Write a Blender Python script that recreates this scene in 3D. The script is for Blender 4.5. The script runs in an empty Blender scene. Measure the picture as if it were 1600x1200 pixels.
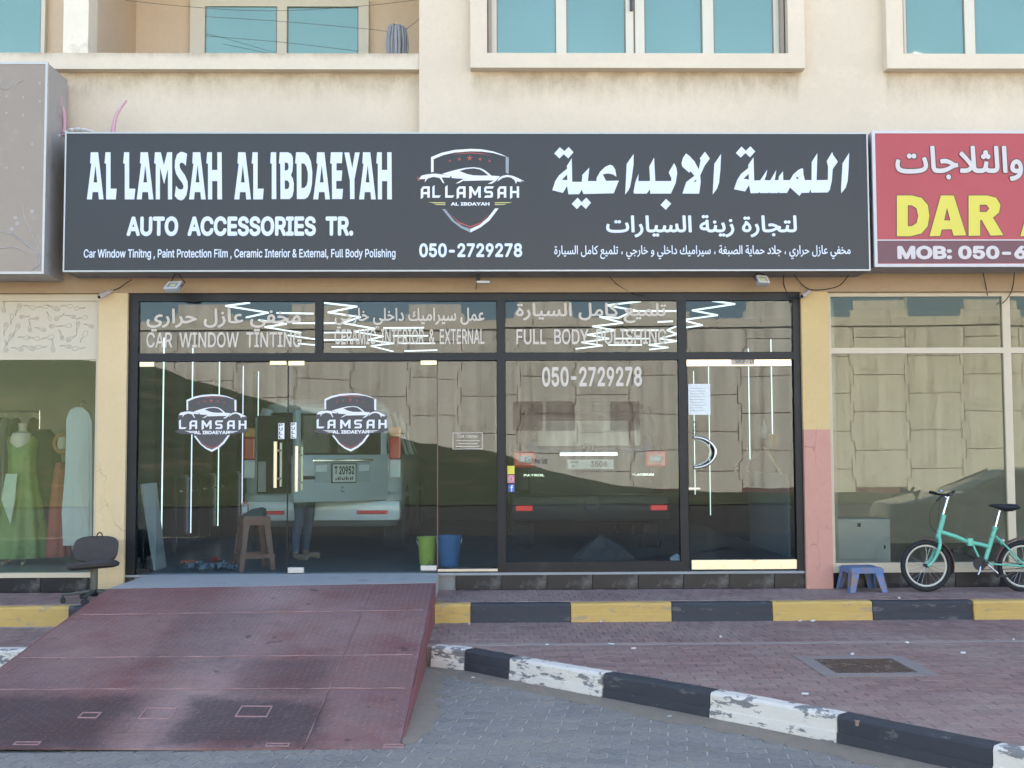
import bpy, bmesh, math, random, os
from mathutils import Vector, Matrix
from mathutils.geometry import tessellate_polygon, interpolate_bezier, delaunay_2d_cdt

scene = bpy.context.scene
col = scene.collection
rnd = random.Random(7)

# ------------------------------------------------------------------ camera
FP = 1850.0
YAW, PITCH, ROLL = math.radians(1.03), math.atan(110 / 1850), 0.0042
CAM = Vector((0, 0, 1.70))
cf = Vector((math.sin(YAW) * math.cos(PITCH), math.cos(YAW) * math.cos(PITCH), math.sin(PITCH)))
cr0 = Vector((math.cos(YAW), -math.sin(YAW), 0))
cu0 = cr0.cross(cf)
cr = cr0 * math.cos(ROLL) - cu0 * math.sin(ROLL)
cu = cu0 * math.cos(ROLL) + cr0 * math.sin(ROLL)
camd = bpy.data.cameras.new('camera')
camo = bpy.data.objects.new('camera', camd)
col.objects.link(camo)
camd.sensor_width = 36
camd.lens = 36 * FP / 1600
camd.clip_start = 0.05
camd.clip_end = 3000
m = Matrix((cr, cu, -cf)).transposed().to_4x4()
m.translation = CAM
camo.matrix_world = m
scene.camera = camo

# ------------------------------------------------------------------ sky, sun, exposure
SUN_EL, SUN_AZ = math.radians(47), math.radians(22)      # sun stands behind the building
wd = bpy.data.worlds.new('World')
scene.world = wd
wd.use_nodes = True
wn = wd.node_tree
sky = wn.nodes.new('ShaderNodeTexSky')
sky.sky_type = 'NISHITA'
sky.sun_disc = False
sky.sun_elevation = SUN_EL
sky.sun_rotation = SUN_AZ
sky.air_density = 1.0
sky.dust_density = 0.9
sky.ozone_density = 0.3
bg = wn.nodes['Background']
bg.inputs[1].default_value = 0.05
wn.links.new(sky.outputs[0], bg.inputs[0])
sd = bpy.data.lights.new('sun', 'SUN')
sd.energy = 5.0
sd.angle = math.radians(0.5)
sd.color = (1.0, 0.92, 0.80)
so = bpy.data.objects.new('sun', sd)
col.objects.link(so)
sv = Vector((math.sin(SUN_AZ) * math.cos(SUN_EL), math.cos(SUN_AZ) * math.cos(SUN_EL), math.sin(SUN_EL)))
so.rotation_euler = sv.to_track_quat('Z', 'Y').to_euler()
so.location = (0, 30, 40)
vs = scene.view_settings
vs.view_transform = 'Standard'
vs.look = 'None'
vs.gamma = 1.0
vs.use_curve_mapping = False
vs.exposure = 3.55
scene.cycles.max_bounces = 10
scene.cycles.transparent_max_bounces = 24

# ------------------------------------------------------------------ pixel -> place
def ray(px, py):
    return cf + cr * ((px - 800) / FP) + cu * ((600 - py) / FP)
def PY(px, py, Y):
    d = ray(px, py)
    return CAM + d * (Y / d.y)
def PZ(px, py, Z):
    d = ray(px, py)
    return CAM + d * ((Z - CAM.z) / d.z)
def PX(px, py, X):
    d = ray(px, py)
    return CAM + d * (X / d.x)

# ------------------------------------------------------------------ materials
MATS = {}
def mat(name, base, rough=0.6, metal=0.0, var=0.12, scale=4.0, bump=0.0, bscale=80.0, spec=0.5,
        emit=None, estr=0.0, stretch=(1, 1, 1), dirt=None, dirt_amt=0.0, dirt_scale=3.0, coat=0.0, sharp_dirt=False):
    if name in MATS:
        return MATS[name]
    M = bpy.data.materials.new(name)
    M.use_nodes = True
    nt = M.node_tree
    b = nt.nodes['Principled BSDF']
    b.inputs['Roughness'].default_value = rough
    b.inputs['Metallic'].default_value = metal
    b.inputs['Specular IOR Level'].default_value = spec
    if coat:
        b.inputs['Coat Weight'].default_value = coat
        b.inputs['Coat Roughness'].default_value = 0.08
    tc = nt.nodes.new('ShaderNodeTexCoord')
    mp = nt.nodes.new('ShaderNodeMapping')
    mp.inputs['Scale'].default_value = stretch
    nt.links.new(tc.outputs['Object'], mp.inputs[0])
    vec = mp.outputs[0]
    n = nt.nodes.new('ShaderNodeTexNoise')
    n.inputs['Scale'].default_value = scale
    n.inputs['Detail'].default_value = 6
    n.inputs['Roughness'].default_value = 0.65
    nt.links.new(vec, n.inputs['Vector'])
    mx = nt.nodes.new('ShaderNodeMix')
    mx.data_type = 'RGBA'
    mx.inputs[6].default_value = tuple(c * (1 - var) for c in base) + (1,)
    mx.inputs[7].default_value = tuple(min(1, c * (1 + var)) for c in base) + (1,)
    nt.links.new(n.outputs['Fac'], mx.inputs[0])
    out = mx.outputs[2]
    if dirt:
        n2 = nt.nodes.new('ShaderNodeTexNoise')
        n2.inputs['Scale'].default_value = dirt_scale
        n2.inputs['Detail'].default_value = 8
        n2.inputs['Roughness'].default_value = 0.7
        nt.links.new(vec, n2.inputs['Vector'])
        rp = nt.nodes.new('ShaderNodeValToRGB')
        rp.color_ramp.elements[0].position = 0.62 - 0.25 * dirt_amt
        rp.color_ramp.elements[1].position = 0.72 - 0.15 * dirt_amt if not sharp_dirt else 0.645 - 0.25 * dirt_amt
        nt.links.new(n2.outputs['Fac'], rp.inputs[0])
        m2 = nt.nodes.new('ShaderNodeMix')
        m2.data_type = 'RGBA'
        nt.links.new(rp.outputs[0], m2.inputs[0])
        nt.links.new(out, m2.inputs[6])
        m2.inputs[7].default_value = tuple(dirt) + (1,)
        out = m2.outputs[2]
    nt.links.new(out, b.inputs['Base Color'])
    if bump:
        n3 = nt.nodes.new('ShaderNodeTexNoise')
        n3.inputs['Scale'].default_value = bscale
        n3.inputs['Detail'].default_value = 5
        nt.links.new(vec, n3.inputs['Vector'])
        bp = nt.nodes.new('ShaderNodeBump')
        bp.inputs['Strength'].default_value = bump
        bp.inputs['Distance'].default_value = 0.01
        nt.links.new(n3.outputs['Fac'], bp.inputs['Height'])
        nt.links.new(bp.outputs[0], b.inputs['Normal'])
    if emit:
        b.inputs['Emission Color'].default_value = tuple(emit) + (1,)
        b.inputs['Emission Strength'].default_value = estr
    MATS[name] = M
    return M

def glass(name, tint, refl, rcol=(1, 1, 1), wave=0.0006, wscale=1.6, backing=None, rough=0.0, sky_mottle=0.0):
    M = bpy.data.materials.new(name)
    M.use_nodes = True
    nt = M.node_tree
    nt.nodes.remove(nt.nodes['Principled BSDF'])
    out = nt.nodes['Material Output']
    g = nt.nodes.new('ShaderNodeBsdfGlossy')
    g.inputs['Roughness'].default_value = rough
    g.inputs['Color'].default_value = tuple(rcol) + (1,)
    if sky_mottle:                                       # noise in the gloss colour imitates an unevenly reflected sky
        tc2 = nt.nodes.new('ShaderNodeNewGeometry')
        n2 = nt.nodes.new('ShaderNodeTexNoise'); n2.inputs['Scale'].default_value = 1.1; n2.inputs['Detail'].default_value = 5
        nt.links.new(tc2.outputs['Position'], n2.inputs['Vector'])
        m2 = nt.nodes.new('ShaderNodeMix'); m2.data_type = 'RGBA'
        m2.inputs[6].default_value = tuple(q * (1 - sky_mottle) for q in rcol) + (1,)
        m2.inputs[7].default_value = tuple(min(1, q * (1 + sky_mottle)) for q in rcol) + (1,)
        nt.links.new(n2.outputs['Fac'], m2.inputs[0]); nt.links.new(m2.outputs[2], g.inputs['Color'])
    if backing:
        t = nt.nodes.new('ShaderNodeBsdfDiffuse')
        t.inputs[0].default_value = tuple(backing) + (1,)
    else:
        t = nt.nodes.new('ShaderNodeBsdfTransparent')
        t.inputs[0].default_value = tuple(tint) + (1,)
    lw = nt.nodes.new('ShaderNodeLayerWeight')
    lw.inputs['Blend'].default_value = 0.5
    p = nt.nodes.new('ShaderNodeMath')
    p.operation = 'POWER'
    p.inputs[1].default_value = 5
    nt.links.new(lw.outputs['Facing'], p.inputs[0])
    ma = nt.nodes.new('ShaderNodeMath')
    ma.operation = 'MULTIPLY_ADD'
    ma.inputs[1].default_value = 1 - refl
    ma.inputs[2].default_value = refl
    nt.links.new(p.outputs[0], ma.inputs[0])
    mx = nt.nodes.new('ShaderNodeMixShader')
    nt.links.new(ma.outputs[0], mx.inputs[0])
    nt.links.new(t.outputs[0], mx.inputs[1])
    nt.links.new(g.outputs[0], mx.inputs[2])
    nt.links.new(mx.outputs[0], out.inputs[0])
    if wave:
        tc = nt.nodes.new('ShaderNodeTexCoord')
        n = nt.nodes.new('ShaderNodeTexNoise')
        n.inputs['Scale'].default_value = wscale
        n.inputs['Detail'].default_value = 1.0
        nt.links.new(tc.outputs['Object'], n.inputs['Vector'])
        bp = nt.nodes.new('ShaderNodeBump')
        bp.inputs['Strength'].default_value = 1
        bp.inputs['Distance'].default_value = wave
        nt.links.new(n.outputs['Fac'], bp.inputs['Height'])
        nt.links.new(bp.outputs[0], g.inputs['Normal'])
    MATS[name] = M
    return M

# ------------------------------------------------------------------ objects
def tag(o, label=None, cat=None, group=None, kind=None):
    if label: o['label'] = label
    if cat: o['category'] = cat
    if group: o['group'] = group
    if kind: o['kind'] = kind
    return o
def wloc(o):
    v = Vector((0, 0, 0))
    while o is not None:
        v = v + o.location
        o = o.parent
    return v
def empty(name, loc, label=None, cat=None, group=None, kind=None):
    o = bpy.data.objects.new(name, None)
    o.empty_display_size = 0.1
    col.objects.link(o)
    o.location = loc
    return tag(o, label, cat, group, kind)
def meshobj(name, verts, faces, material, parent=None, smooth=False, origin=None, sharp=None):
    base = Vector(origin) if origin is not None else (wloc(parent) if parent else None)
    if base is None:
        xs = [v[0] for v in verts]; ys = [v[1] for v in verts]; zs = [v[2] for v in verts]
        base = Vector(((min(xs) + max(xs)) / 2, (min(ys) + max(ys)) / 2, min(zs)))
    me = bpy.data.meshes.new(name)
    me.from_pydata([(v[0] - base.x, v[1] - base.y, v[2] - base.z) for v in verts], [], faces)
    me.validate()
    me.update()
    if material is not None:
        me.materials.append(material)
    o = bpy.data.objects.new(name, me)
    col.objects.link(o)
    if parent:
        o.parent = parent
        o.location = base - wloc(parent)
    else:
        o.location = base
    if smooth:
        for p in me.polygons:
            p.use_smooth = True
        me.set_sharp_from_angle(angle=sharp if sharp else math.radians(40))
    return o
def copyobj(src, loc, parent=None, rotz=0.0):
    o = src.copy()
    col.objects.link(o)
    o.parent = parent
    o.location = loc
    o.rotation_euler = (0, 0, rotz)
    return o

class MB:
    """collects shapes; build() links them as ONE mesh object"""
    def __init__(s):
        s.v = []; s.f = []
    def add(s, vs, fs):
        n = len(s.v)
        s.v += [tuple(v) for v in vs]
        s.f += [tuple(i + n for i in f) for f in fs]
        return s
    def box(s, x0, x1, y0, y1, z0, z1, bev=0.0):
        if x0 > x1: x0, x1 = x1, x0
        if y0 > y1: y0, y1 = y1, y0
        if z0 > z1: z0, z1 = z1, z0
        if bev <= 0:
            vs = [(x0, y0, z0), (x1, y0, z0), (x1, y1, z0), (x0, y1, z0), (x0, y0, z1), (x1, y0, z1), (x1, y1, z1), (x0, y1, z1)]
            fs = [(0, 3, 2, 1), (4, 5, 6, 7), (0, 1, 5, 4), (1, 2, 6, 5), (2, 3, 7, 6), (3, 0, 4, 7)]
            return s.add(vs, fs)
        bm = bmesh.new()
        bmesh.ops.create_cube(bm, size=1)
        for v in bm.verts:
            v.co = Vector((x0 + (v.co.x + .5) * (x1 - x0), y0 + (v.co.y + .5) * (y1 - y0), z0 + (v.co.z + .5) * (z1 - z0)))
        b = min(bev, (x1 - x0) * .45, (y1 - y0) * .45, (z1 - z0) * .45)
        bmesh.ops.bevel(bm, geom=list(bm.edges), offset=b, segments=2, affect='EDGES', profile=0.6)
        s.addbm(bm)
        return s
    def addbm(s, bm, M=None):
        bm.verts.index_update()
        s.add([(M @ v.co if M else v.co) for v in bm.verts], [[v.index for v in f.verts] for f in bm.faces])
        bm.free()
        return s
    def tube(s, pts, r, n=8, caps=True, closed=False):
        pts = [Vector(p) for p in pts]
        rs = r if isinstance(r, (list, tuple)) else [r] * len(pts)
        k = len(pts)
        vs = []
        prev = None
        for i, p in enumerate(pts):
            if closed:
                t = pts[(i + 1) % k] - pts[i - 1]
            else:
                t = pts[min(i + 1, k - 1)] - pts[max(i - 1, 0)]
            t.normalize()
            if prev is None:
                a = Vector((0, 0, 1)) if abs(t.z) < .9 else Vector((1, 0, 0))
                u = t.cross(a).normalized()
            else:
                u = (prev - t * prev.dot(t)).normalized()
            prev = u
            w = t.cross(u)
            for j in range(n):
                a = 2 * math.pi * j / n
                vs.append(p + (u * math.cos(a) + w * math.sin(a)) * rs[i])
        fs = []
        for i in range(k if closed else k - 1):
            i2 = (i + 1) % k
            for j in range(n):
                fs.append((i * n + j, i * n + (j + 1) % n, i2 * n + (j + 1) % n, i2 * n + j))
        if caps and not closed:
            fs.append(tuple(range(n - 1, -1, -1)))
            fs.append(tuple((k - 1) * n + j for j in range(n)))
        return s.add(vs, fs)
    def lathe(s, prof, c=(0, 0, 0), axis='Z', n=24, M=None):
        """prof: list of (radius, height)"""
        vs = []
        for (r, h) in prof:
            for j in range(n):
                a = 2 * math.pi * j / n
                p = Vector((r * math.cos(a), r * math.sin(a), h))
                if axis == 'Y': p = Vector((p.x, p.z, p.y))
                if axis == 'X': p = Vector((p.z, p.x, p.y))
                if M: p = M @ p
                vs.append(p + Vector(c))
        fs = []
        k = len(prof)
        for i in range(k - 1):
            for j in range(n):
                fs.append((i * n + j, i * n + (j + 1) % n, (i + 1) * n + (j + 1) % n, (i + 1) * n + j))
        if prof[0][0] > 1e-6: fs.append(tuple(range(n - 1, -1, -1)))
        if prof[-1][0] > 1e-6: fs.append(tuple((k - 1) * n + j for j in range(n)))
        return s.add(vs, fs)
    def poly(s, loops, plane, depth, flip=False):
        """flat lettering: loops in (x,z) world at y=plane, raised by depth towards the camera"""
        vec = [[Vector((p[0], p[1], 0)) for p in L] for L in loops]
        tris = tessellate_polygon(vec)
        flat = [p for L in loops for p in L]
        n = len(flat)
        vs = [(p[0], plane - depth, p[1]) for p in flat] + [(p[0], plane, p[1]) for p in flat]
        fs = [tuple(t) for t in tris]
        o = 0
        for L in loops:
            k = len(L)
            for i in range(k):
                fs.append((o + i, o + (i + 1) % k, n + o + (i + 1) % k, n + o + i))
            o += k
        return s.add(vs, fs)
    def prism(s, pts, z0, z1):
        """vertical prism over plan polygon pts (x,y)"""
        n = len(pts)
        vs = [(p[0], p[1], z0) for p in pts] + [(p[0], p[1], z1) for p in pts]
        fs = [tuple(range(n - 1, -1, -1)), tuple(range(n, 2 * n))]
        fs += [(i, (i + 1) % n, n + (i + 1) % n, n + i) for i in range(n)]
        return s.add(vs, fs)
    def xform(s, M):
        s.v = [tuple(M @ Vector(v)) for v in s.v]
        return s
    def build(s, name, material, parent=None, smooth=False, origin=None, sharp=None):
        return meshobj(name, s.v, s.f, material, parent, smooth, origin, sharp)

def catmull(pts, n=6):
    pts = [Vector(p) for p in pts]
    out = []
    for i in range(len(pts) - 1):
        p0 = pts[max(i - 1, 0)]; p1 = pts[i]; p2 = pts[i + 1]; p3 = pts[min(i + 2, len(pts) - 1)]
        for k in range(n):
            t = k / n
            out.append(0.5 * ((2 * p1) + (p2 - p0) * t + (2 * p0 - 5 * p1 + 4 * p2 - p3) * t * t + (3 * p1 - p0 - 3 * p2 + p3) * t ** 3))
    out.append(pts[-1])
    return out

# ------------------------------------------------------------------ lettering
FORMS = {'ا': (0xFE8D, 0xFE8E, None, None), 'ب': (0xFE8F, 0xFE90, 0xFE91, 0xFE92), 'ة': (0xFE93, 0xFE94, None, None), 'ت': (0xFE95, 0xFE96, 0xFE97, 0xFE98), 'ث': (0xFE99, 0xFE9A, 0xFE9B, 0xFE9C), 'ج': (0xFE9D, 0xFE9E, 0xFE9F, 0xFEA0), 'ح': (0xFEA1, 0xFEA2, 0xFEA3, 0xFEA4), 'خ': (0xFEA5, 0xFEA6, 0xFEA7, 0xFEA8), 'د': (0xFEA9, 0xFEAA, None, None), 'ر': (0xFEAD, 0xFEAE, None, None), 'ز': (0xFEAF, 0xFEB0, None, None), 'س': (0xFEB1, 0xFEB2, 0xFEB3, 0xFEB4), 'ص': (0xFEB9, 0xFEBA, 0xFEBB, 0xFEBC), 'ع': (0xFEC9, 0xFECA, 0xFECB, 0xFECC), 'غ': (0xFECD, 0xFECE, 0xFECF, 0xFED0), 'ف': (0xFED1, 0xFED2, 0xFED3, 0xFED4), 'ك': (0xFED9, 0xFEDA, 0xFEDB, 0xFEDC), 'ل': (0xFEDD, 0xFEDE, 0xFEDF, 0xFEE0), 'م': (0xFEE1, 0xFEE2, 0xFEE3, 0xFEE4), 'ن': (0xFEE5, 0xFEE6, 0xFEE7, 0xFEE8), 'و': (0xFEED, 0xFEEE, None, None), 'ي': (0xFEF1, 0xFEF2, 0xFEF3, 0xFEF4)}
def arabic(s):
    s = s.replace('لا', '\ue000')
    F = dict(FORMS)
    F['\ue000'] = (0xFEFB, 0xFEFC, None, None)
    t = []
    for i, c in enumerate(s):
        if c not in F:
            t.append(c)
            continue
        prev = i > 0 and s[i - 1] in F and F[s[i - 1]][2] is not None
        nxt = i + 1 < len(s) and s[i + 1] in F and F[c][2] is not None
        t.append(chr(F[c][(3 if nxt else 1) if prev else (2 if nxt else 0)]))
    return ''.join(reversed(t))
FONT = None
try:
    FONT = bpy.data.fonts.load(os.path.join(bpy.utils.system_resource('DATAFILES'), 'fonts', 'Inter.woff2'))
except Exception:
    FONT = None
def text_mesh(body, bold=0.0, latin=True):
    c = bpy.data.curves.new('lettering', 'FONT')
    c.body = body
    c.size = 1.0
    if latin and FONT: c.font = FONT
    c.extrude = 0.01
    c.resolution_u = 4
    o = bpy.data.objects.new('lettering', c)
    col.objects.link(o)
    dg = bpy.context.evaluated_depsgraph_get()
    cv = o.to_curve(dg)
    polys = []
    for sp in cv.splines:                          # every contour on its own, so that strokes that cross do not cancel out
        pts = []
        bp = sp.bezier_points
        for i in range(len(bp)):
            p, q = bp[i], bp[(i + 1) % len(bp)]
            pts += [Vector((t.x, t.y)) for t in interpolate_bezier(p.co, p.handle_right, q.handle_left, q.co, 5)[:-1]]
        out = []
        for p in pts:
            if not out or (p - out[-1]).length > 1e-5: out.append(p)
        if len(out) > 2: polys.append(out)
    o.to_curve_clear()
    bpy.data.objects.remove(o)
    bpy.data.curves.remove(c)
    pv, pe = [], []
    for P in polys:
        k = len(pv)
        pv += P
        pe += [(k + i, k + (i + 1) % len(P)) for i in range(len(P))]
    ov, _, of = delaunay_2d_cdt(pv, pe, [], 0, 1e-6)[:3]
    boxes = [(min(p.x for p in P), max(p.x for p in P), min(p.y for p in P), max(p.y for p in P)) for P in polys]
    keep = []
    for f in of:
        g = (ov[f[0]] + ov[f[1]] + ov[f[2]]) / 3
        w = 0                                      # winding number of the contours round this triangle
        for P, bx in zip(polys, boxes):
            if not (bx[0] <= g.x <= bx[1] and bx[2] <= g.y <= bx[3]): continue
            for i in range(len(P)):
                a, b = P[i - 1], P[i]
                if (a.y <= g.y) != (b.y <= g.y):
                    x = a.x + (g.y - a.y) * (b.x - a.x) / (b.y - a.y)
                    if x > g.x: w += 1 if b.y > a.y else -1
        if w: keep.append(tuple(f))
    cnt = {}
    for f in keep:
        for i in range(3):
            e = (f[i], f[(i + 1) % 3])
            k = (min(e), max(e))
            cnt[k] = None if k in cnt else e
    n = len(ov)
    vs = [Vector((p.x, p.y, .01)) for p in ov] + [Vector((p.x, p.y, -.01)) for p in ov]
    fs = list(keep) + [(e[1], e[0], n + e[0], n + e[1]) for e in cnt.values() if e]
    used = sorted({i for f in fs for i in f})
    mp = {o_: k for k, o_ in enumerate(used)}
    vs = [vs[i] for i in used]
    fs = [tuple(mp[i] for i in f) for f in fs]
    if bold > 0:                                   # heavier strokes: the same letters set several times, a hair apart
        n = len(vs)
        V = []; Fs = []
        dirs = [(0, 0)] + [(math.cos(k * math.pi / 4), math.sin(k * math.pi / 4)) for k in range(8 if len(body) < 40 else 4)]
        if len(body) >= 40: dirs = [(0, 0), (1, .4), (-1, -.4), (.4, 1), (-.4, -1)]
        for k, (dx, dy) in enumerate(dirs):
            V += [Vector((v.x + dx * bold, v.y + dy * bold, v.z + (k * .0006 if v.z > 0 else 0))) for v in vs]
            Fs += [tuple(i + k * n for i in f) for f in fs]
        vs, fs = V, Fs
    return vs, fs
def text_box(mb, body, x0, x1, z0, z1, plane, bold=0.02, depth=0.003, latin=True):
    """fit the words into the rectangle x0..x1, z0..z1 at y=plane, facing the street"""
    vs, fs = text_mesh(body, bold, latin)
    ax = min(v.x for v in vs); bx = max(v.x for v in vs)
    ay = min(v.y for v in vs); by = max(v.y for v in vs)
    az = min(v.z for v in vs); bz = max(v.z for v in vs)
    out = [(x0 + (v.x - ax) / (bx - ax) * (x1 - x0), plane - (v.z - az) / (bz - az) * depth, z0 + (v.y - ay) / (by - ay) * (z1 - z0)) for v in vs]
    mb.add(out, fs)
    return mb
def text_px(mb, body, x0, y0, x1, y1, Y, bold=0.02, depth=0.003, latin=True):
    a = PY(x0, (y0 + y1) / 2, Y); b = PY(x1, (y0 + y1) / 2, Y)
    t = PY((x0 + x1) / 2, y0, Y); u = PY((x0 + x1) / 2, y1, Y)
    return text_box(mb, body, a.x, b.x, u.z, t.z, Y, bold, depth, latin)
def XZ(px, py, Y):
    p = PY(px, py, Y)
    return (p.x, p.z)
def proj(p):
    d = Vector(p) - CAM
    z = d.dot(cf)
    return 800 + FP * d.dot(cr) / z, 600 - FP * d.dot(cu) / z, z
def inframe(p, mg=40):
    x, y, z = proj(p)
    return z > 0 and -mg < x < 1600 + mg and -mg < y < 1200 + mg

ZS, ZL, ZU, ZF = 0.0, 0.17, 0.34, 0.51          # street, lower pavement, upper pavement, shop floor
F = 12.0                                          # shop front plane

def brick_mat(name, base, base2, sand, rough=0.85):
    M = bpy.data.materials.new(name)
    M.use_nodes = True
    nt = M.node_tree
    b = nt.nodes['Principled BSDF']
    b.inputs['Roughness'].default_value = rough
    b.inputs['Specular IOR Level'].default_value = 0.3
    oi = nt.nodes.new('ShaderNodeObjectInfo')
    ge = nt.nodes.new('ShaderNodeNewGeometry')
    isl = nt.nodes.new('ShaderNodeMath'); isl.operation = 'ADD'
    nt.links.new(oi.outputs['Random'], isl.inputs[0])
    nt.links.new(ge.outputs['Random Per Island'], isl.inputs[1])
    fr = nt.nodes.new('ShaderNodeMath'); fr.operation = 'FRACT'
    nt.links.new(isl.outputs[0], fr.inputs[0])
    m1 = nt.nodes.new('ShaderNodeMix'); m1.data_type = 'RGBA'
    m1.inputs[6].default_value = tuple(base) + (1,)
    m1.inputs[7].default_value = tuple(base2) + (1,)
    nt.links.new(fr.outputs[0], m1.inputs[0])
    n = nt.nodes.new('ShaderNodeTexNoise')
    n.inputs['Scale'].default_value = 1.1
    n.inputs['Detail'].default_value = 8
    n.inputs['Roughness'].default_value = 0.7
    nt.links.new(ge.outputs['Position'], n.inputs['Vector'])
    rp = nt.nodes.new('ShaderNodeValToRGB')
    rp.color_ramp.elements[0].position = 0.42
    rp.color_ramp.elements[1].position = 0.75
    rp.color_ramp.elements[1].color = (.75, .75, .75, 1)
    nt.links.new(n.outputs['Fac'], rp.inputs[0])
    m2 = nt.nodes.new('ShaderNodeMix'); m2.data_type = 'RGBA'
    nt.links.new(rp.outputs[0], m2.inputs[0])
    nt.links.new(m1.outputs[2], m2.inputs[6])
    m2.inputs[7].default_value = tuple(sand) + (1,)
    n4 = nt.nodes.new('ShaderNodeTexNoise')
    n4.inputs['Scale'].default_value = 45
    n4.inputs['Detail'].default_value = 6
    nt.links.new(ge.outputs['Position'], n4.inputs['Vector'])
    mr = nt.nodes.new('ShaderNodeMapRange')
    mr.inputs[1].default_value = 0.3; mr.inputs[2].default_value = 0.7
    mr.inputs[3].default_value = 0.86; mr.inputs[4].default_value = 1.12
    nt.links.new(n4.outputs['Fac'], mr.inputs[0])
    hv = nt.nodes.new('ShaderNodeHueSaturation')
    nt.links.new(m2.outputs[2], hv.inputs['Color'])
    nt.links.new(mr.outputs[0], hv.inputs['Value'])
    nt.links.new(hv.outputs[0], b.inputs['Base Color'])
    bp = nt.nodes.new('ShaderNodeBump')
    bp.inputs['Strength'].default_value = 0.35
    bp.inputs['Distance'].default_value = 0.004
    nt.links.new(n4.outputs['Fac'], bp.inputs['Height'])
    nt.links.new(bp.outputs[0], b.inputs['Normal'])
    MATS[name] = M
    return M

M_SAND = mat('sand', (.27, .235, .19), .95, var=.2, scale=3, bump=.3, bscale=60)
M_JOINT = mat('joint_sand', (.47, .42, .355), .95, var=.2, scale=6)
M_JOINT_RED = mat('joint_sand_red', (.36, .29, .245), .95, var=.2, scale=6)
M_RED = brick_mat('red_brick', (.235, .15, .132), (.31, .198, .172), (.38, .30, .245))
M_GREY = brick_mat('grey_paver', (.215, .2, .178), (.265, .248, .218), (.32, .285, .23))
M_CONC = mat('concrete', (.30, .30, .28), .9, var=.2, scale=5, bump=.3, bscale=90, dirt=(.2, .19, .17), dirt_amt=.4)
M_ASPH = mat('asphalt', (.03, .03, .031), .9, var=.2, scale=8, bump=.4, bscale=200)

# the ground: one sheet to the horizon
tag(MB().add([(-900, -900, -.06), (900, -900, -.06), (900, 900, -.06), (-900, 900, -.06)], [(0, 1, 2, 3)]).build('ground', M_SAND), kind='structure')
tag(MB().box(-60, 60, -19.5, -1.0, -.055, -.012).build('road', M_ASPH), kind='structure')
street = MB().box(-14, 14, -1.0, 12.0, -.05, -.007).build('street', M_JOINT)
tag(street, kind='structure')

# --- diagonal kerb line between street and lower pavement
KP = [PZ(672, 1012, ZL), PZ(725, 1017, ZL), PZ(795, 1030, ZL), PZ(940, 1055, ZL), PZ(1107, 1084, ZL), PZ(1306, 1120, ZL), PZ(1549, 1169, ZL)]
kd = (KP[6] - KP[3]).normalized()
KP.append(KP[6] + kd * 0.93)
KP.append(KP[7] + kd * 0.93)
kn = Vector((-kd.y, kd.x, 0))          # points to the pavement side
if kn.y < 0: kn = -kn

lp = [(p.x + kn.x * .13, p.y + kn.y * .13) for p in KP]
low = MB().prism([(-.52, 10.9)] + [(-.52, lp[0][1])] + lp[1:] + [(14, lp[-1][1]), (14, 10.9)], -.05, ZL - .007).build('lower_pavement', M_JOINT_RED)
tag(low, kind='structure')
lowl = MB().box(-14, -3.46, 9.72, 10.9, -.05, ZL - .007).build('lower_pavement', M_JOINT_RED)
tag(lowl, kind='structure')
upp = MB().box(-14, 14, 10.95, 12.1, -.04, ZU - .007).build('upper_pavement', M_JOINT_RED)
tag(upp, kind='structure')

# --- bricks and pavers: one mesh for all alike, one object each
def slab_mesh(name, outline, h, material, ch=0.004):
    me = bpy.data.meshes.new(name)
    n = len(outline)
    cx = sum(p[0] for p in outline) / n; cy = sum(p[1] for p in outline) / n
    def ins(p, d):
        v = Vector((p[0] - cx, p[1] - cy)); l = v.length
        v *= (l - d) / l
        return (cx + v.x, cy + v.y)
    vs = [(p[0], p[1], -h) for p in outline] + [(p[0], p[1], -ch) for p in outline] + [ins(p, ch * 1.3) + (0.0,) for p in outline]
    fs = [(i, (i + 1) % n, n + (i + 1) % n, n + i) for i in range(n)] + [(n + i, n + (i + 1) % n, 2 * n + (i + 1) % n, 2 * n + i) for i in range(n)]
    fs.append(tuple(range(2 * n, 3 * n)))
    me.from_pydata(vs, [], fs)
    me.update()
    me.materials.append(material)
    return me
def lay(me, places, parent, name, limit=298):
    places.sort(key=lambda p: p[1])
    for i, (x, y, z, a) in enumerate(places[:limit]):
        o = bpy.data.objects.new(name, me)
        col.objects.link(o)
        o.parent = parent
        o.location = Vector((x, y, z)) - wloc(parent)
        o.rotation_euler = (rnd.uniform(-.006, .006), rnd.uniform(-.006, .006), a + rnd.uniform(-.008, .008))
    rest = places[limit:]
    if rest:
        mb = MB()
        bv = [v.co.copy() for v in me.vertices]; bf = [tuple(p.vertices) for p in me.polygons]
        for (x, y, z, a) in rest:
            R = Matrix.Translation((x, y, z)) @ Matrix.Rotation(a + rnd.uniform(-.008, .008), 4, 'Z') @ Matrix.Rotation(rnd.uniform(-.006, .006), 4, 'X')
            mb.add([R @ v for v in bv], bf)
        o = mb.build(name, me.materials[0], parent)
        o['kind'] = 'stuff'

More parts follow.
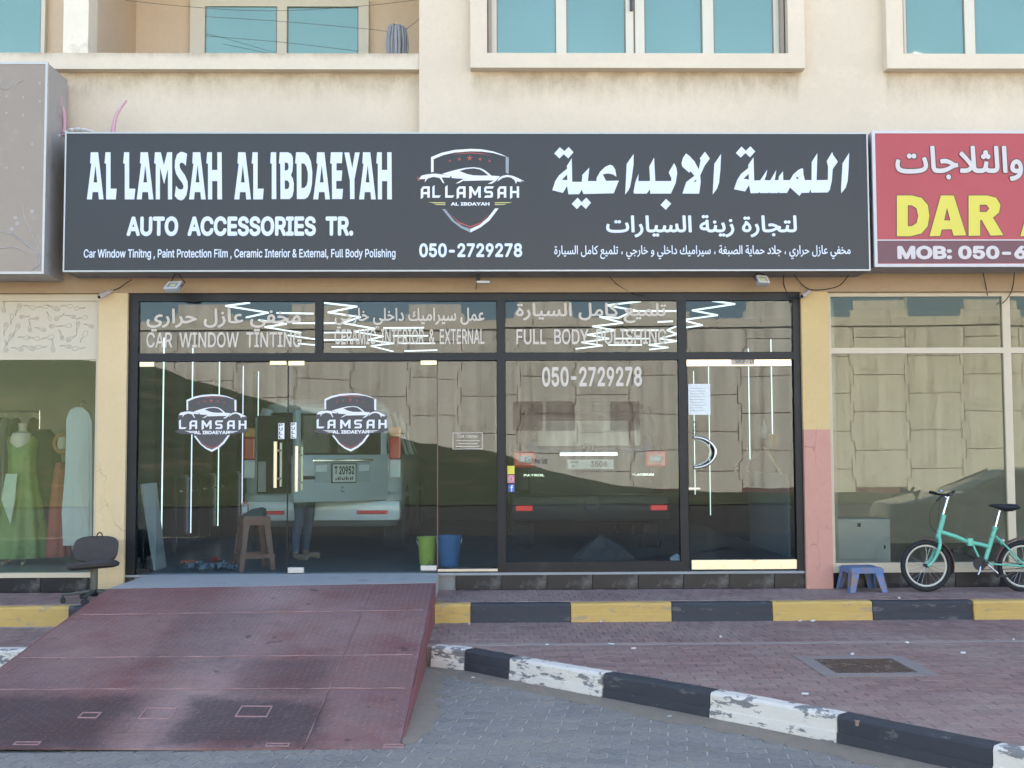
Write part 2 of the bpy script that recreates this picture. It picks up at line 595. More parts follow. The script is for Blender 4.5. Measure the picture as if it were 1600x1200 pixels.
bw, bl, gap = .0985, .1985, .004
rect = lambda w, l: [(-w / 2, -l / 2), (w / 2, -l / 2), (w / 2, l / 2), (-w / 2, l / 2)]
brick_me = slab_mesh('brick', rect(bl - gap, bw - gap), .03, M_RED, .003)
def side_of_kerb(x, y):
    return (Vector((x, y, 0)) - Vector((KP[3].x, KP[3].y, 0))).dot(kn)
MH = [PZ(1237, 1025, ZL), PZ(1407, 1023, ZL), PZ(1477, 1058, ZL), PZ(1286, 1060, ZL)]
mhx = (min(p.x for p in MH), max(p.x for p in MH)); mhy = (min(p.y for p in MH), max(p.y for p in MH))
MHX, MHY = sum(p.x for p in MH) / 4, sum(p.y for p in MH) / 4
MHW = .80
def in_mh(x, y, mg):
    return abs(x - MHX) < MHW / 2 + mg and abs(y - MHY) < MHW / 2 + mg
places = []
j = 0
y = 6.0
while y < 9.62:                                   # running bond below the flush strip
    x = -.5 + (bl / 2 if j % 2 else 0)
    while x < 5.4:
        c = (x, y, ZL)
        if side_of_kerb(x, y) > .145 and x > -.40 and inframe(c) and not in_mh(x, y, -.06):
            places.append((x, y, ZL + rnd.uniform(-.002, .001), 0.0))
        x += bl
    y += bw
    j += 1
y = 9.62 + .10 + bl / 2
j = 0
while y < 10.84:                                  # soldier bricks between strip and upper kerb
    x = -.47 + (bw / 2 if j % 2 else 0)
    while x < 5.6:
        if inframe((x, y, ZL)): places.append((x, y, ZL + rnd.uniform(-.002, .001), math.pi / 2))
        x += bw
    y += bl
    j += 1
lay(brick_me, places, low, 'brick')
tag(MB().box(-.47, 6, 9.625, 9.705, .1, ZL - .002, .004).build('edging_strip', mat('edging_concrete', (.33, .27, .235), .9, var=.2, scale=4, bump=.3, bscale=60), low))
places = []
for j in range(5):
    y = 9.86 + j * bl
    x = -6.0 + (bw / 2 if j % 2 else 0)
    while x < -3.5:
        if inframe((x, y, ZL)) and y < 10.84: places.append((x, y, ZL, math.pi / 2))
        x += bw
lay(brick_me, places, lowl, 'brick')
places = []
for j in range(6):
    y = 11.17 + j * bl
    x = -6.2 + (bw / 2 if j % 2 else 0)
    while x < 5.8:
        if inframe((x, y, ZU)) and y < 12.05 and not (-3.44 < x < -.6): places.append((x, y, ZU + rnd.uniform(-.002, .001), math.pi / 2))
        x += bw
lay(brick_me, places, upp, 'brick')

# grey interlocking pavers on the street: zig-zag long edges
PL, PWd, AMP = .225, .1125, .021
def zz(x):
    t = (x / (PL / 2)) % 1.0
    return AMP * (4 * abs(t - .5) - 1)
xs = [-PL / 2 + PL * k / 8 for k in range(9)]
g2 = .0052
ol = [(max(-PL / 2 + g2, min(PL / 2 - g2, x)), -PWd / 2 + g2 + zz(x)) for x in xs] + [(max(-PL / 2 + g2, min(PL / 2 - g2, x)), PWd / 2 - g2 + zz(x)) for x in reversed(xs)]
paver_me = slab_mesh('paver', ol, .03, M_GREY, .003)
ang = math.radians(-9)
ca, sa = math.cos(ang), math.sin(ang)
places = []
for j in range(-40, 60):
    for i in range(-30, 30):
        u = i * PL + (PL / 2 if j % 2 else 0); v = j * PWd
        x = u * ca - v * sa; y = 7.0 + u * sa + v * ca
        if not (5.6 < y < 10.2 and inframe((x, y, 0), 60)): continue
        if side_of_kerb(x, y) > .06 and x > -.5: continue
        if -3.75 < x < -.5 and y > 7.04: continue
        if x <= -3.45 and y > 9.6: continue
        places.append((x, y, rnd.uniform(-.003, .0015), ang))
lay(paver_me, places, street, 'paver', 299)

# --- kerbs
def paint(name, base, chip, amt, rough=.7):
    return mat(name, base, rough, var=.12, scale=7, bump=.25, bscale=50, dirt=chip, dirt_amt=amt, dirt_scale=2.6, stretch=(1.3, 1.3, 4.2), sharp_dirt=True)
M_KW = paint('kerb_white', (.74, .68, .58), (.22, .21, .2), .34)
M_KB = paint('kerb_black', (.042, .044, .05), (.11, .11, .105), .06)
M_KY = paint('kerb_yellow', (.56, .37, .11), (.42, .31, .16), .12)
def kerb_run(pts, mats, zt, zb, parent, width=.13, seg=5, inward=None):
    for k in range(len(pts) - 1):
        a = Vector((pts[k].x, pts[k].y, 0)); b = Vector((pts[k + 1].x, pts[k + 1].y, 0))
        d = (b - a).normalized()
        nn = Vector((-d.y, d.x, 0))
        if nn.y < 0: nn = -nn
        a2 = a + d * .004; b2 = b - d * .004
        prof = [(.012, zb), (.0, zb + .01), (.006, zb + (zt - zb) * .48), (.014, zb + (zt - zb) * .5), (.014, zt - .022), (.02, zt - .008), (.034, zt), (width - .01, zt), (width, zt - .01), (width, zb)]
        vs = []; fs = []
        n = len(prof)
        for s in range(seg + 1):
            p = a2.lerp(b2, s / seg)
            for (o, z) in prof:
                jt = rnd.uniform(-.003, .003) if 0 < s < seg else 0
                q = p + nn * (o + jt)
                vs.append((q.x, q.y, z + (rnd.uniform(-.003, .002) if z > zt - .03 else 0)))
        for s in range(seg):
            for i in range(n - 1):
                fs.append((s * n + i, (s + 1) * n + i, (s + 1) * n + i + 1, s * n + i + 1))
        fs.append(tuple(range(n))); fs.append(tuple(seg * n + i for i in reversed(range(n))))
        o = meshobj('kerb_stone', vs, fs, mats[k], parent)
        o.rotation_euler = (0, 0, rnd.uniform(-.004, .004))
mid = [(p.x + kn.x * .06, p.y + kn.y * .06) for p in KP]
kroot = MB().prism([(p[0] - kn.x * .05, p[1] - kn.y * .05) for p in mid] + [(p[0] + kn.x * .05, p[1] + kn.y * .05) for p in reversed(mid)], -.05, .05).build('kerb', M_CONC)
tag(kroot, kind='structure')
kerb_run(KP, [M_KW, M_KB, M_KW, M_KB, M_KW, M_KB, M_KW, M_KB], ZL + .012, -.02, kroot)
kroot2 = MB().box(-14, 14, 10.92, 11.0, -.05, .1).build('kerb', M_CONC)
tag(kroot2, kind='structure')
yx = [-.52, -.19] + [.725 + .925 * i for i in range(7)]
kerb_run([Vector((x, 10.9, 0)) for x in yx], [M_KY, M_KB] * 4, ZU, ZL - .03, kroot2)
lx = [-3.42 - .27, -3.42 - .30 - .93 * 1, -3.72 - .93 * 2, -3.72 - .93 * 3]
lx = [-3.46, -3.83, -4.75, -5.67, -6.6]
kerb_run([Vector((x, 10.88, 0)) for x in reversed(lx)], [M_KB, M_KY, M_KB, M_KY][0:0] + [M_KY, M_KB, M_KY, M_KB], ZU, ZL - .03, kroot2)
kroot3 = MB().box(-14, -3.5, 9.63, 9.7, -.05, .05).build('kerb', M_CONC)
tag(kroot3, kind='structure')
kerb_run([Vector((x, 9.58, 0)) for x in (-6.4, -5.46, -4.52, -3.5)], [M_KB, M_KW, M_KW], ZL, -.02, kroot3)

# wind-blown sand against the kerb and the ramp
mb = MB()
def sand_strip(pts, nrm, w):
    vs = []; fs = []
    n = len(pts)
    for i, p in enumerate(pts):
        ww = w * (.65 + .5 * rnd.random()) * min(1, (i + 1) / 5)
        for k, (o, z) in enumerate(((-.02, .020), (-.55, .010), (-1.0, -.003))):
            q = p + nrm * (o * ww)
            vs.append((q.x, q.y, z + rnd.uniform(0, .003)))
    for i in range(n - 1):
        for k in range(2):
            fs.append((i * 3 + k, (i + 1) * 3 + k, (i + 1) * 3 + k + 1, i * 3 + k + 1))
    mb.add(vs, fs)
N = 60
line = [Vector((KP[0].x, KP[0].y, 0)).lerp(Vector((KP[7].x, KP[7].y, 0)), i / N) for i in range(N + 1)]
kk = [Vector((p.x, p.y, 0)) for p in KP[:8]]
line = []
for a, b in zip(kk[:-1], kk[1:]):
    for s in range(8): line.append(a.lerp(b, s / 8))
sand_strip(line, kn, .2)
sand_strip([Vector((-.53, 7.05 + i * .12, 0)) for i in range(22)], Vector((-1, 0, 0)), .2)
o = mb.build('sand_drift', mat('drift_sand', (.25, .205, .155), .95, var=.25, scale=9, bump=.5, bscale=120), smooth=True)
tag(o, 'thin brown sand blown against the foot of the striped kerb', 'sand', kind='stuff')

# --- inspection cover
mh = empty('manhole_cover', (MHX, MHY, ZL), 'square rusty inspection cover in a grey concrete frame on the red pavement', 'manhole cover')
h = MHW / 2; i2 = .29
fr = MB()
for (a, b, c, d) in ((-h, h, -h, -i2), (-h, h, i2, h), (-h, -i2, -i2, i2), (i2, h, -i2, i2)):
    fr.box(MHX + a, MHX + b, MHY + c, MHY + d, ZL - .05, ZL + .005)
fr.build('frame', mat('cover_frame', (.27, .225, .20), .9, var=.15, scale=9, bump=.3, bscale=120), mh)
M_RUST = mat('rusty_iron', (.13, .085, .06), .8, metal=.2, var=.35, scale=14, bump=.3, bscale=150, dirt=(.25, .2, .15), dirt_amt=.4, dirt_scale=9)
cv = MB().box(MHX - i2 + .008, MHX + i2 - .008, MHY - i2 + .008, MHY + i2 - .008, ZL - .04, ZL + .002).build('cover', M_RUST, mh)
st = MB()
for i in range(13):
    for j in range(13):
        x = MHX + (i - 6) * .042; y = MHY + (j - 6) * .042
        a = math.pi / 4 if (i + j) % 2 else -math.pi / 4
        c, s = math.cos(a), math.sin(a)
        pts = [(x + u * c - v * s, y + u * s + v * c) for (u, v) in ((-.017, -.006), (.017, -.006), (.017, .006), (-.017, .006))]
        st.prism(pts, ZL + .001, ZL + .006)
st.build('tread', M_RUST, cv)['kind'] = 'stuff'

# --- steel ramp
LA, LB = Vector((-3.42, 10.80, ZF)), Vector((-.53, 11.13, ZF))
RC = Vector((-2, 6.97, .018))
rn = (LB - LA).cross(RC - LA).normalized()
def on_ramp(px, py):
    d = ray(px, py)
    return CAM + d * ((LA - CAM).dot(rn) / d.dot(rn))
def ramp_z(x, y):
    return LA.z - ((x - LA.x) * rn.x + (y - LA.y) * rn.y) / rn.z
def ramp_mat(wear=0.0):
    M = bpy.data.materials.new('ramp_red_paint')
    M.use_nodes = True
    nt = M.node_tree
    L = nt.links.new
    b = nt.nodes['Principled BSDF']
    b.inputs['Roughness'].default_value = .62
    ge = nt.nodes.new('ShaderNodeNewGeometry')
    def noise(s, d=8, r=.7, vec=None):
        n = nt.nodes.new('ShaderNodeTexNoise')
        n.inputs['Scale'].default_value = s; n.inputs['Detail'].default_value = d; n.inputs['Roughness'].default_value = r
        L(vec or ge.outputs['Position'], n.inputs['Vector'])
        return n.outputs['Fac']
    def ramp(src, a, b_):
        r = nt.nodes.new('ShaderNodeMapRange')
        r.inputs[1].default_value = a; r.inputs[2].default_value = b_
        L(src, r.inputs[0])
        return r.outputs[0]
    def mix(f, a, c):
        mm = nt.nodes.new('ShaderNodeMix'); mm.data_type = 'RGBA'
        L(f, mm.inputs[0])
        if isinstance(a, tuple): mm.inputs[6].default_value = a + (1,)
        else: L(a, mm.inputs[6])
        mm.inputs[7].default_value = c + (1,)
        return mm.outputs[2]
    def math2(op, a, c):
        k = nt.nodes.new('ShaderNodeMath'); k.operation = op
        for i, q in enumerate((a, c)):
            if isinstance(q, (int, float)): k.inputs[i].default_value = q
            else: L(q, k.inputs[i])
        return k.outputs[0]
    # diamond tread
    mp = nt.nodes.new('ShaderNodeMapping')
    mp.inputs['Rotation'].default_value = (0, 0, math.pi / 4)
    L(ge.outputs['Position'], mp.inputs[0])
    sx = nt.nodes.new('ShaderNodeSeparateXYZ'); L(mp.outputs[0], sx.inputs[0])
    k = 2 * math.pi / .046
    s1 = math2('SINE', math2('MULTIPLY', sx.outputs[0], k), 0); s2 = math2('SINE', math2('MULTIPLY', sx.outputs[1], k), 0)
    tread = ramp(math2('MULTIPLY', s1, s2), -9., -8.)
    c = mix(ramp(noise(1.3), .38, .62), (.20, .08, .072), (.265, .15, .138))
    c = mix(math2('MULTIPLY', ramp(noise(.7, 4), .5, .7), .55), c, (.36, .245, .215))
    sp0 = nt.nodes.new('ShaderNodeSeparateXYZ'); L(ge.outputs['Position'], sp0.inputs[0])
    dust = ramp(math2('ADD', math2('ABSOLUTE', math2('ADD', sp0.outputs[0], 1.95), 0), math2('MULTIPLY', noise(1.6, 6), .9)), .95, .45)
    c = mix(math2('MULTIPLY', dust, .58), c, (.40, .29, .26))
    # rubbed dark bands where tyres run, near the foot
    sp = nt.nodes.new('ShaderNodeSeparateXYZ'); L(ge.outputs['Position'], sp.inputs[0])
    def band(cx, w, cy, h):
        dx = math2('DIVIDE', math2('ABSOLUTE', math2('SUBTRACT', sp.outputs[0], cx), 0), w)
        dy = math2('DIVIDE', math2('ABSOLUTE', math2('SUBTRACT', sp.outputs[1], cy), 0), h)
        return ramp(math2('ADD', math2('MAXIMUM', dx, dy), math2('ADD', math2('MULTIPLY', noise(3.2), .8), math2('MULTIPLY', noise(17, 8, .75), .55))), 1.85, 1.45)
    dk = math2('MAXIMUM', band(-2.85, .62, 7.4, .5), band(-1.5, .45, 7.42, .42))
    dk = math2('MAXIMUM', dk, math2('MULTIPLY', band(-2.2, .35, 9.3, .9), .4))
    dk = math2('MAXIMUM', dk, math2('MULTIPLY', band(-1.45, .3, 8.3, .4), .5))
    dk = math2('MULTIPLY', dk, math2('ADD', math2('MULTIPLY', tread, -.22), .92))
    c = mix(math2('MULTIPLY', ramp(noise(2.6, 10, .8), .52, .68), .55), c, (.105, .065, .068))
    c = mix(math2('MULTIPLY', ramp(noise(.45, 6, .6), .5, .62), .35), c, (.15, .11, .115))
    if wear: c = mix(math2('MULTIPLY', ramp(noise(4, 8), .35, .6), wear * .5), c, (.37, .27, .245))
    c = mix(math2('MULTIPLY', dk, 1.0 - wear * .35), c, (.028, .028, .034))
    c = mix(math2('MULTIPLY', math2('SUBTRACT', 1.0, tread), .2), c, (.06, .04, .045))
    c = mix(math2('MULTIPLY', ramp(noise(9, 10, .8), .62, .72), .55), c, (.42, .31, .29))
    c = mix(math2('MULTIPLY', ramp(noise(38, 6, .8), .66, .72), .5), c, (.5, .42, .4))
    c = mix(math2('MULTIPLY', ramp(noise(5.5, 3, .5), .69, .71), .75), c, (.09, .06, .05))
    L(c, b.inputs['Base Color'])
    bp = nt.nodes.new('ShaderNodeBump')
    bp.inputs['Strength'].default_value = .5; bp.inputs['Distance'].default_value = .004
    L(noise(24, 8), bp.inputs['Height']); L(bp.outputs[0], b.inputs['Normal'])
    return M
M_RAMP = ramp_mat()
M_RAMPT = ramp_mat(.62)
M_RAMPS = mat('ramp_side_paint', (.24, .085, .08), .7, var=.3, scale=6, dirt=(.1, .08, .08), dirt_amt=.4)
M_WELD = mat('weld_bead', (.36, .215, .205), .6, var=.3, scale=30)
M_LAND = mat('landing_grey', (.42, .41, .385), .6, var=.15, scale=3, dirt=(.22, .22, .23), dirt_amt=.3)
ramp = empty('loading_ramp', (-1.97, 9.4, 0), 'wide steel vehicle ramp of worn red tread plate up to the glass doors', 'ramp')
xl, xm, xr = -3.44, -1.09, -.53
def top_y(x): return LA.y + (x - LA.x) / (LB.x - LA.x) * (LB.y - LA.y)
def foot_y(x): return 6.97
rows = [0.0]
for (px, py) in ((350, 958), (350, 1026), (300, 1077), (430, 1145)):
    p = on_ramp(px, py)
    rows.append((top_y(p.x) - p.y) / (top_y(p.x) - foot_y(p.x)))
rows.append(1.0)
def rp(x, t, dz=0.0):
    y = top_y(x) + (foot_y(x) - top_y(x)) * t
    return Vector((x, y, ramp_z(x, y) + dz))
for (a, b) in ((xl, xm), (xm, xr)):
    for k in range(5):
        e = .003
        t0, t1 = rows[k] + .0012, rows[k + 1] - .0012
        dz = rnd.uniform(-.003, .003)
        P = [rp(a + e, t1, dz), rp(b - e, t1, dz), rp(b - e, t0, dz), rp(a + e, t0, dz)]
        plate = MB().add(P + [p - Vector((0, 0, .014)) for p in P], [(0, 1, 2, 3), (7, 6, 5, 4), (0, 4, 5, 1), (1, 5, 6, 2), (2, 6, 7, 3), (3, 7, 4, 0)]).build('tread_plate', M_RAMP, ramp)
        tr_ = MB()                                   # raised lozenges of the tread plate
        pit = .046
        y_lo, y_hi = rp(a, t1).y, max(rp(a, t0).y, rp(b, t0).y)
        for jj in range(int((y_hi - y_lo) / pit) + 1):
            for ii in range(int((b - a) / pit)):
                x = a + .03 + ii * pit; y = y_lo + .025 + jj * pit
                if y > top_y(x) + (foot_y(x) - top_y(x)) * t0 - .02 or y < 6.99: continue
                an = math.pi / 4 if (ii + jj) % 2 else -math.pi / 4
                cc_, ss_ = math.cos(an), math.sin(an)
                vs = []
                for (u, v, h_) in ((-.019, 0, 0), (0, -.006, 0), (.019, 0, 0), (0, .006, 0), (-.012, 0, .003), (.012, 0, .003)):
                    X__, Y__ = x + u * cc_ - v * ss_, y + u * ss_ + v * cc_
                    vs.append((X__, Y__, ramp_z(X__, Y__) + dz + h_ - .0002))
                tr_.add(vs, [(0, 1, 5, 4), (1, 2, 5), (2, 3, 4, 5), (3, 0, 4)])
        if tr_.v: tr_.build('tread', M_RAMPT, plate)['kind'] = 'stuff'
for t in rows[1:4]:
    pts = [rp(xl + .05 + (xr - xl - .1) * i / 30, t + rnd.uniform(-.0015, .0015), .003) for i in range(31)]
    MB().tube(pts, [.0042 * rnd.uniform(.2, 1.4) for _ in pts], 6).build('weld_seam', M_WELD, ramp)
pts = [rp(xm, .01 + .98 * i / 30, .002) for i in range(31)]
MB().tube(pts, [.0038 * rnd.uniform(.2, 1.3) for _ in pts], 6).build('weld_seam', M_WELD, ramp)
for x in (xr, xl):
    s = 1 if x == xr else -1
    a, b = rp(x, 0, -.003), rp(x, 1, -.003)
    vs = [(x, a.y, a.z), (x, b.y, b.z), (x, b.y, -.005), (x, a.y, -.005)]
    MB().add(vs + [(v[0] + .012 * s, v[1], v[2]) for v in vs], [(0, 1, 2, 3), (7, 6, 5, 4), (0, 4, 5, 1), (1, 5, 6, 2), (2, 6, 7, 3), (3, 7, 4, 0)]).build('side_plate', M_RAMPS, ramp)
MB().add([(xl, 11.98, ZF), (xr, 11.98, ZF), (LB.x, LB.y, ZF), (xl, LA.y, ZF), (xl, 11.98, ZU - .01), (xr, 11.98, ZU - .01), (LB.x, LB.y, ZU - .01), (xl, LA.y, ZU - .01)],
         [(3, 2, 1, 0), (4, 5, 6, 7), (3, 7, 6, 2), (2, 6, 5, 1), (0, 4, 7, 3), (1, 5, 4, 0)]).build('landing', M_LAND, ramp)
for (px, py, w, d) in ((247, 1115, .2, .2), (397, 1112, .2, .2), (140, 1118, .12, .1), (432, 1168, .14, .05), (615, 1166, .12, .05), (30, 1174, .15, .05)):
    p = on_ramp(px, py)
    if p.y < 7.02: p.y = 7.03
    q = MB()
    for (x0, x1, y0, y1) in ((-w, w, -d, -d + .018), (-w, w, d - .018, d), (-w, -w + .018, -d + .018, d - .018), (w - .018, w, -d + .018, d - .018)):
        cs = [(p.x + a * .5, p.y + b * .5) for (a, b) in ((x0, y0), (x1, y0), (x1, y1), (x0, y1))]
        vs = [(c[0], c[1], ramp_z(*c) + .006) for c in cs] + [(c[0], c[1], ramp_z(*c) - .01) for c in cs]
        q.add(vs, [(0, 1, 2, 3), (0, 4, 5, 1), (1, 5, 6, 2), (2, 6, 7, 3), (3, 7, 4, 0)])
    q.build('lifting_hatch', M_WELD, ramp)
# ------------------------------------------------------------------ building
def wall_mat(name, base, stains, crack=False):
    """painted plaster; grime streaks hang below the ledges listed as (z of ledge, length, x0, x1)"""
    M = bpy.data.materials.new(name)
    M.use_nodes = True
    nt = M.node_tree
    L = nt.links.new
    b = nt.nodes['Principled BSDF']
    b.inputs['Roughness'].default_value = .85
    b.inputs['Specular IOR Level'].default_value = .25
    ge = nt.nodes.new('ShaderNodeNewGeometry')
    def noise(s, d=8, r=.65, st=None):
        n = nt.nodes.new('ShaderNodeTexNoise')
        n.inputs['Scale'].default_value = s; n.inputs['Detail'].default_value = d; n.inputs['Roughness'].default_value = r
        if st:
            mp = nt.nodes.new('ShaderNodeMapping'); mp.inputs['Scale'].default_value = st
            L(ge.outputs['Position'], mp.inputs[0]); L(mp.outputs[0], n.inputs['Vector'])
        else: L(ge.outputs['Position'], n.inputs['Vector'])
        return n.outputs['Fac']
    def mr(src, a, c, lo=0., hi=1.):
        r = nt.nodes.new('ShaderNodeMapRange')
        r.inputs[1].default_value = a; r.inputs[2].default_value = c; r.inputs[3].default_value = lo; r.inputs[4].default_value = hi
        L(src, r.inputs[0]); return r.outputs[0]
    def mth(op, a, c):
        k = nt.nodes.new('ShaderNodeMath'); k.operation = op
        for i, q in enumerate((a, c)):
            if isinstance(q, (int, float)): k.inputs[i].default_value = q
            else: L(q, k.inputs[i])
        return k.outputs[0]
    def mix(f, a, c):
        mm = nt.nodes.new('ShaderNodeMix'); mm.data_type = 'RGBA'
        L(f, mm.inputs[0])
        if isinstance(a, tuple): mm.inputs[6].default_value = a + (1,)
        else: L(a, mm.inputs[6])
        mm.inputs[7].default_value = c + (1,)
        return mm.outputs[2]
    c = mix(mr(noise(.9), .3, .7), tuple(base), tuple(q * .90 for q in base))
    c = mix(mth('MULTIPLY', mr(noise(1.7, 10, .8), .56, .66), .3), c, (base[0] * 1.06, base[1] * 1.08, base[2] * 1.12))
    c = mix(mth('MULTIPLY', mr(noise(22, 7, .75), .48, .7), .42), c, tuple(q * .82 for q in base))
    c = mix(mth('MULTIPLY', mr(noise(3.5, 9, .75), .55, .72), .35), c, (base[0] * .86, base[1] * .84, base[2] * .78))
    if stains:
        sp = nt.nodes.new('ShaderNodeSeparateXYZ'); L(ge.outputs['Position'], sp.inputs[0])
        st = noise(1.0, 7, .75, (9, 9, 2.6))
        tot = None
        for (z, ln, x0, x1) in stains:
            d = mth('SUBTRACT', z, sp.outputs[2])
            g = mth('MULTIPLY', mr(d, 0.0, ln, 1, 0), mr(d, -.02, .0, 0, 1))
            g = mth('MULTIPLY', g, mth('MULTIPLY', mr(sp.outputs[0], x0 - .05, x0 + .05), mr(sp.outputs[0], x1 - .05, x1 + .05, 1, 0)))
            tot = g if tot is None else mth('MAXIMUM', tot, g)
        f = mth('MULTIPLY', mr(mth('ADD', mth('MULTIPLY', st, .9), mth('MULTIPLY', tot, .55)), .62, .95), tot)
        c = mix(mth('MULTIPLY', f, mth('MULTIPLY', mr(noise(2.2, 8, .7), .32, .6), 1.0)), c, (base[0] * .55, base[1] * .52, base[2] * .46))
    if crack:
        vo = nt.nodes.new('ShaderNodeTexVoronoi'); vo.feature = 'DISTANCE_TO_EDGE'; vo.inputs['Scale'].default_value = 1.0
        mp = nt.nodes.new('ShaderNodeMapping'); mp.inputs['Scale'].default_value = (3.2, 3.2, 1.1)
        ad = nt.nodes.new('ShaderNodeVectorMath'); ad.operation = 'ADD'
        nn = nt.nodes.new('ShaderNodeTexNoise'); nn.inputs['Scale'].default_value = 5; nn.inputs['Detail'].default_value = 5
        sc = nt.nodes.new('ShaderNodeVectorMath'); sc.operation = 'SCALE'; sc.inputs['Scale'].default_value = .22
        L(ge.outputs['Position'], nn.inputs['Vector']); L(nn.outputs['Color'], sc.inputs[0]); L(ge.outputs['Position'], ad.inputs[0]); L(sc.outputs[0], ad.inputs[1])
        L(ad.outputs[0], mp.inputs[0]); L(mp.outputs[0], vo.inputs['Vector'])
        f = mth('MULTIPLY', mr(vo.outputs['Distance'], .004, .012, 1, 0), mr(noise(1.3, 4), .54, .62))
        c = mix(mth('MULTIPLY', f, .38), c, (base[0] * .3, base[1] * .28, base[2] * .25))
    L(c, b.inputs['Base Color'])
    bp = nt.nodes.new('ShaderNodeBump'); bp.inputs['Strength'].default_value = .35; bp.inputs['Distance'].default_value = .006
    L(noise(70, 4), bp.inputs['Height']); L(bp.outputs[0], b.inputs['Normal'])
    return M

WR, WL, LEDGE, BACK = 11.90, 12.05, 11.93, 13.7
def X_(px, py, Y): return PY(px, py, Y).x
def Z_(px, py, Y): return PY(px, py, Y).z
zl0, zl1 = Z_(400, 108, LEDGE), Z_(400, 83, LEDGE)
SURR = 11.77
zs0, zs1 = Z_(1000, 106, SURR), Z_(1000, 83, SURR)
xe = X_(655, 150, WR)
wx = [X_(735, 90, SURR), X_(1258, 90, SURR)]
wx2 = [X_(1386, 90, SURR), X_(1386, 90, SURR) + (wx[1] - wx[0])]
PAINT = (.735, .608, .458)
M_WALL = wall_mat('wall_plaster', PAINT, [(zs0, .55, wx[0], wx[1]), (zs0, .55, wx2[0], wx2[1]), (zl0, .5, -8, xe)])
M_TRIM = wall_mat('trim_plaster', (.755, .63, .48), [(zl1 + .01, .12, -8, xe)])
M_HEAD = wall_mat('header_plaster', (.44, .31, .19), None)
M_PIER = wall_mat('pier_plaster', (.74, .565, .32), [(ZF + .35, .5, -6, 6)], True)
M_PIERY = wall_mat('pier_yellow', (.69, .505, .235), None, True)
M_PIERP = wall_mat('pier_salmon', (.62, .325, .25), None, True)
M_BALC = wall_mat('balcony_plaster', (.72, .56, .40), None)
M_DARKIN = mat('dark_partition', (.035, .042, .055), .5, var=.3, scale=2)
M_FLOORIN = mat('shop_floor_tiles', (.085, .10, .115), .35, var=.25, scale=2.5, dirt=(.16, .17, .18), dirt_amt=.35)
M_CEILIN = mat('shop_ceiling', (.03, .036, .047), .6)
M_PALEIN = mat('pale_partition', (.52, .49, .42), .8)
M_GREYFL = mat('grey_floor', (.22, .23, .22), .5, var=.2, scale=2)

bld = empty('apartment_building', (0, 12.4, 0), 'cream plastered apartment building with teal windows above the row of shops', 'building')
def bpart(name, m, *boxes):
    mb = MB()
    for b in boxes: mb.box(*b)
    return mb.build(name, m, bld)
TOP, DEEP, SIDE = 15.0, 26.0, 26.0
ztop = zs1 + 1.35                                   # window head
# right upper wall with two openings
o1 = (wx[0] + .13, wx[1] - .13); o2 = (wx2[0] + .13, wx2[1] - .13)
bpart('upper_wall', M_WALL, (xe, SIDE, WR, WR + .3, 4.55, zs1 - .06), (xe, o1[0], WR, WR + .3, zs1 - .06, ztop), (o1[1], o2[0], WR, WR + .3, zs1 - .06, ztop),
      (o2[1], SIDE, WR, WR + .3, zs1 - .06, ztop), (xe, SIDE, WR, WR + .3, ztop, TOP))
bpart('balcony_front', M_WALL, (-SIDE, xe - .002, WL, WL + .2, 4.55, zl0 + .01))
bpart('parapet_ledge', M_TRIM, (-SIDE, xe - .003, LEDGE, WL + .26, zl0, zl1))
bpart('upper_wall', M_WALL, (-SIDE, xe - .002, WL, WL + .3, 7.6, TOP))
xc0, xc1 = X_(99, 40, WL), X_(138, 40, WL)
bpart('column', mat('column_paint', (.80, .70, .55), .85, var=.1, scale=3, bump=.2, bscale=60, dirt=(.6, .52, .42), dirt_amt=.3), (xc0, xc1, WL, WL + .28, zl1 - .002, 7.6))
bpart('balcony_side_wall', M_BALC, (xc0 + .03, xc1 - .01, WL + .28, BACK, 4.9, 7.6))
bpart('balcony_back_wall', M_BALC, (xc1 - .02, xe + .05, BACK, BACK + .2, 4.9, 7.6), (-SIDE, xc0 + .03, 12.8, 13.0, 4.9, 7.6))
bpart('balcony_floor', M_CONC, (-SIDE, xe, WL + .2, BACK, 4.85, 4.95))
bpart('balcony_ceiling', M_BALC, (-SIDE, xe, WL + .3, BACK + .2, 7.6, 7.75))
bpart('balcony_side_wall', M_BALC, (xe + .003, xe + .2, WR + .3, BACK + .2, 4.9, 7.6))
# the mass behind: slabs, back and side walls, roof
bpart('roof_slab', M_CONC, (-SIDE, SIDE, WR + .3, DEEP, TOP - .3, TOP - .002))
bpart('back_wall', M_WALL, (-SIDE, SIDE, DEEP - .3, DEEP - .002, 0, TOP - .3))
bpart('side_wall', M_WALL, (-SIDE + .002, -SIDE + .3, WL + .3, DEEP - .3, 0, TOP - .3))
bpart('side_wall', M_WALL, (SIDE - .3, SIDE - .002, WR + .3, DEEP - .3, 0, TOP - .3))
bpart('floor_slab', M_CONC, (-SIDE + .3, SIDE - .3, 12.35, DEEP - .3, 3.95, 4.2))
bpart('floor_slab', M_CONC, (-SIDE + .3, SIDE - .3, BACK + .2, DEEP - .3, 7.3, 7.5))
# header over the shops
zf_top = Z_(700, 458, F)
bpart('header', M_HEAD, (-SIDE, SIDE, 11.945, 12.3, zf_top, 4.56))
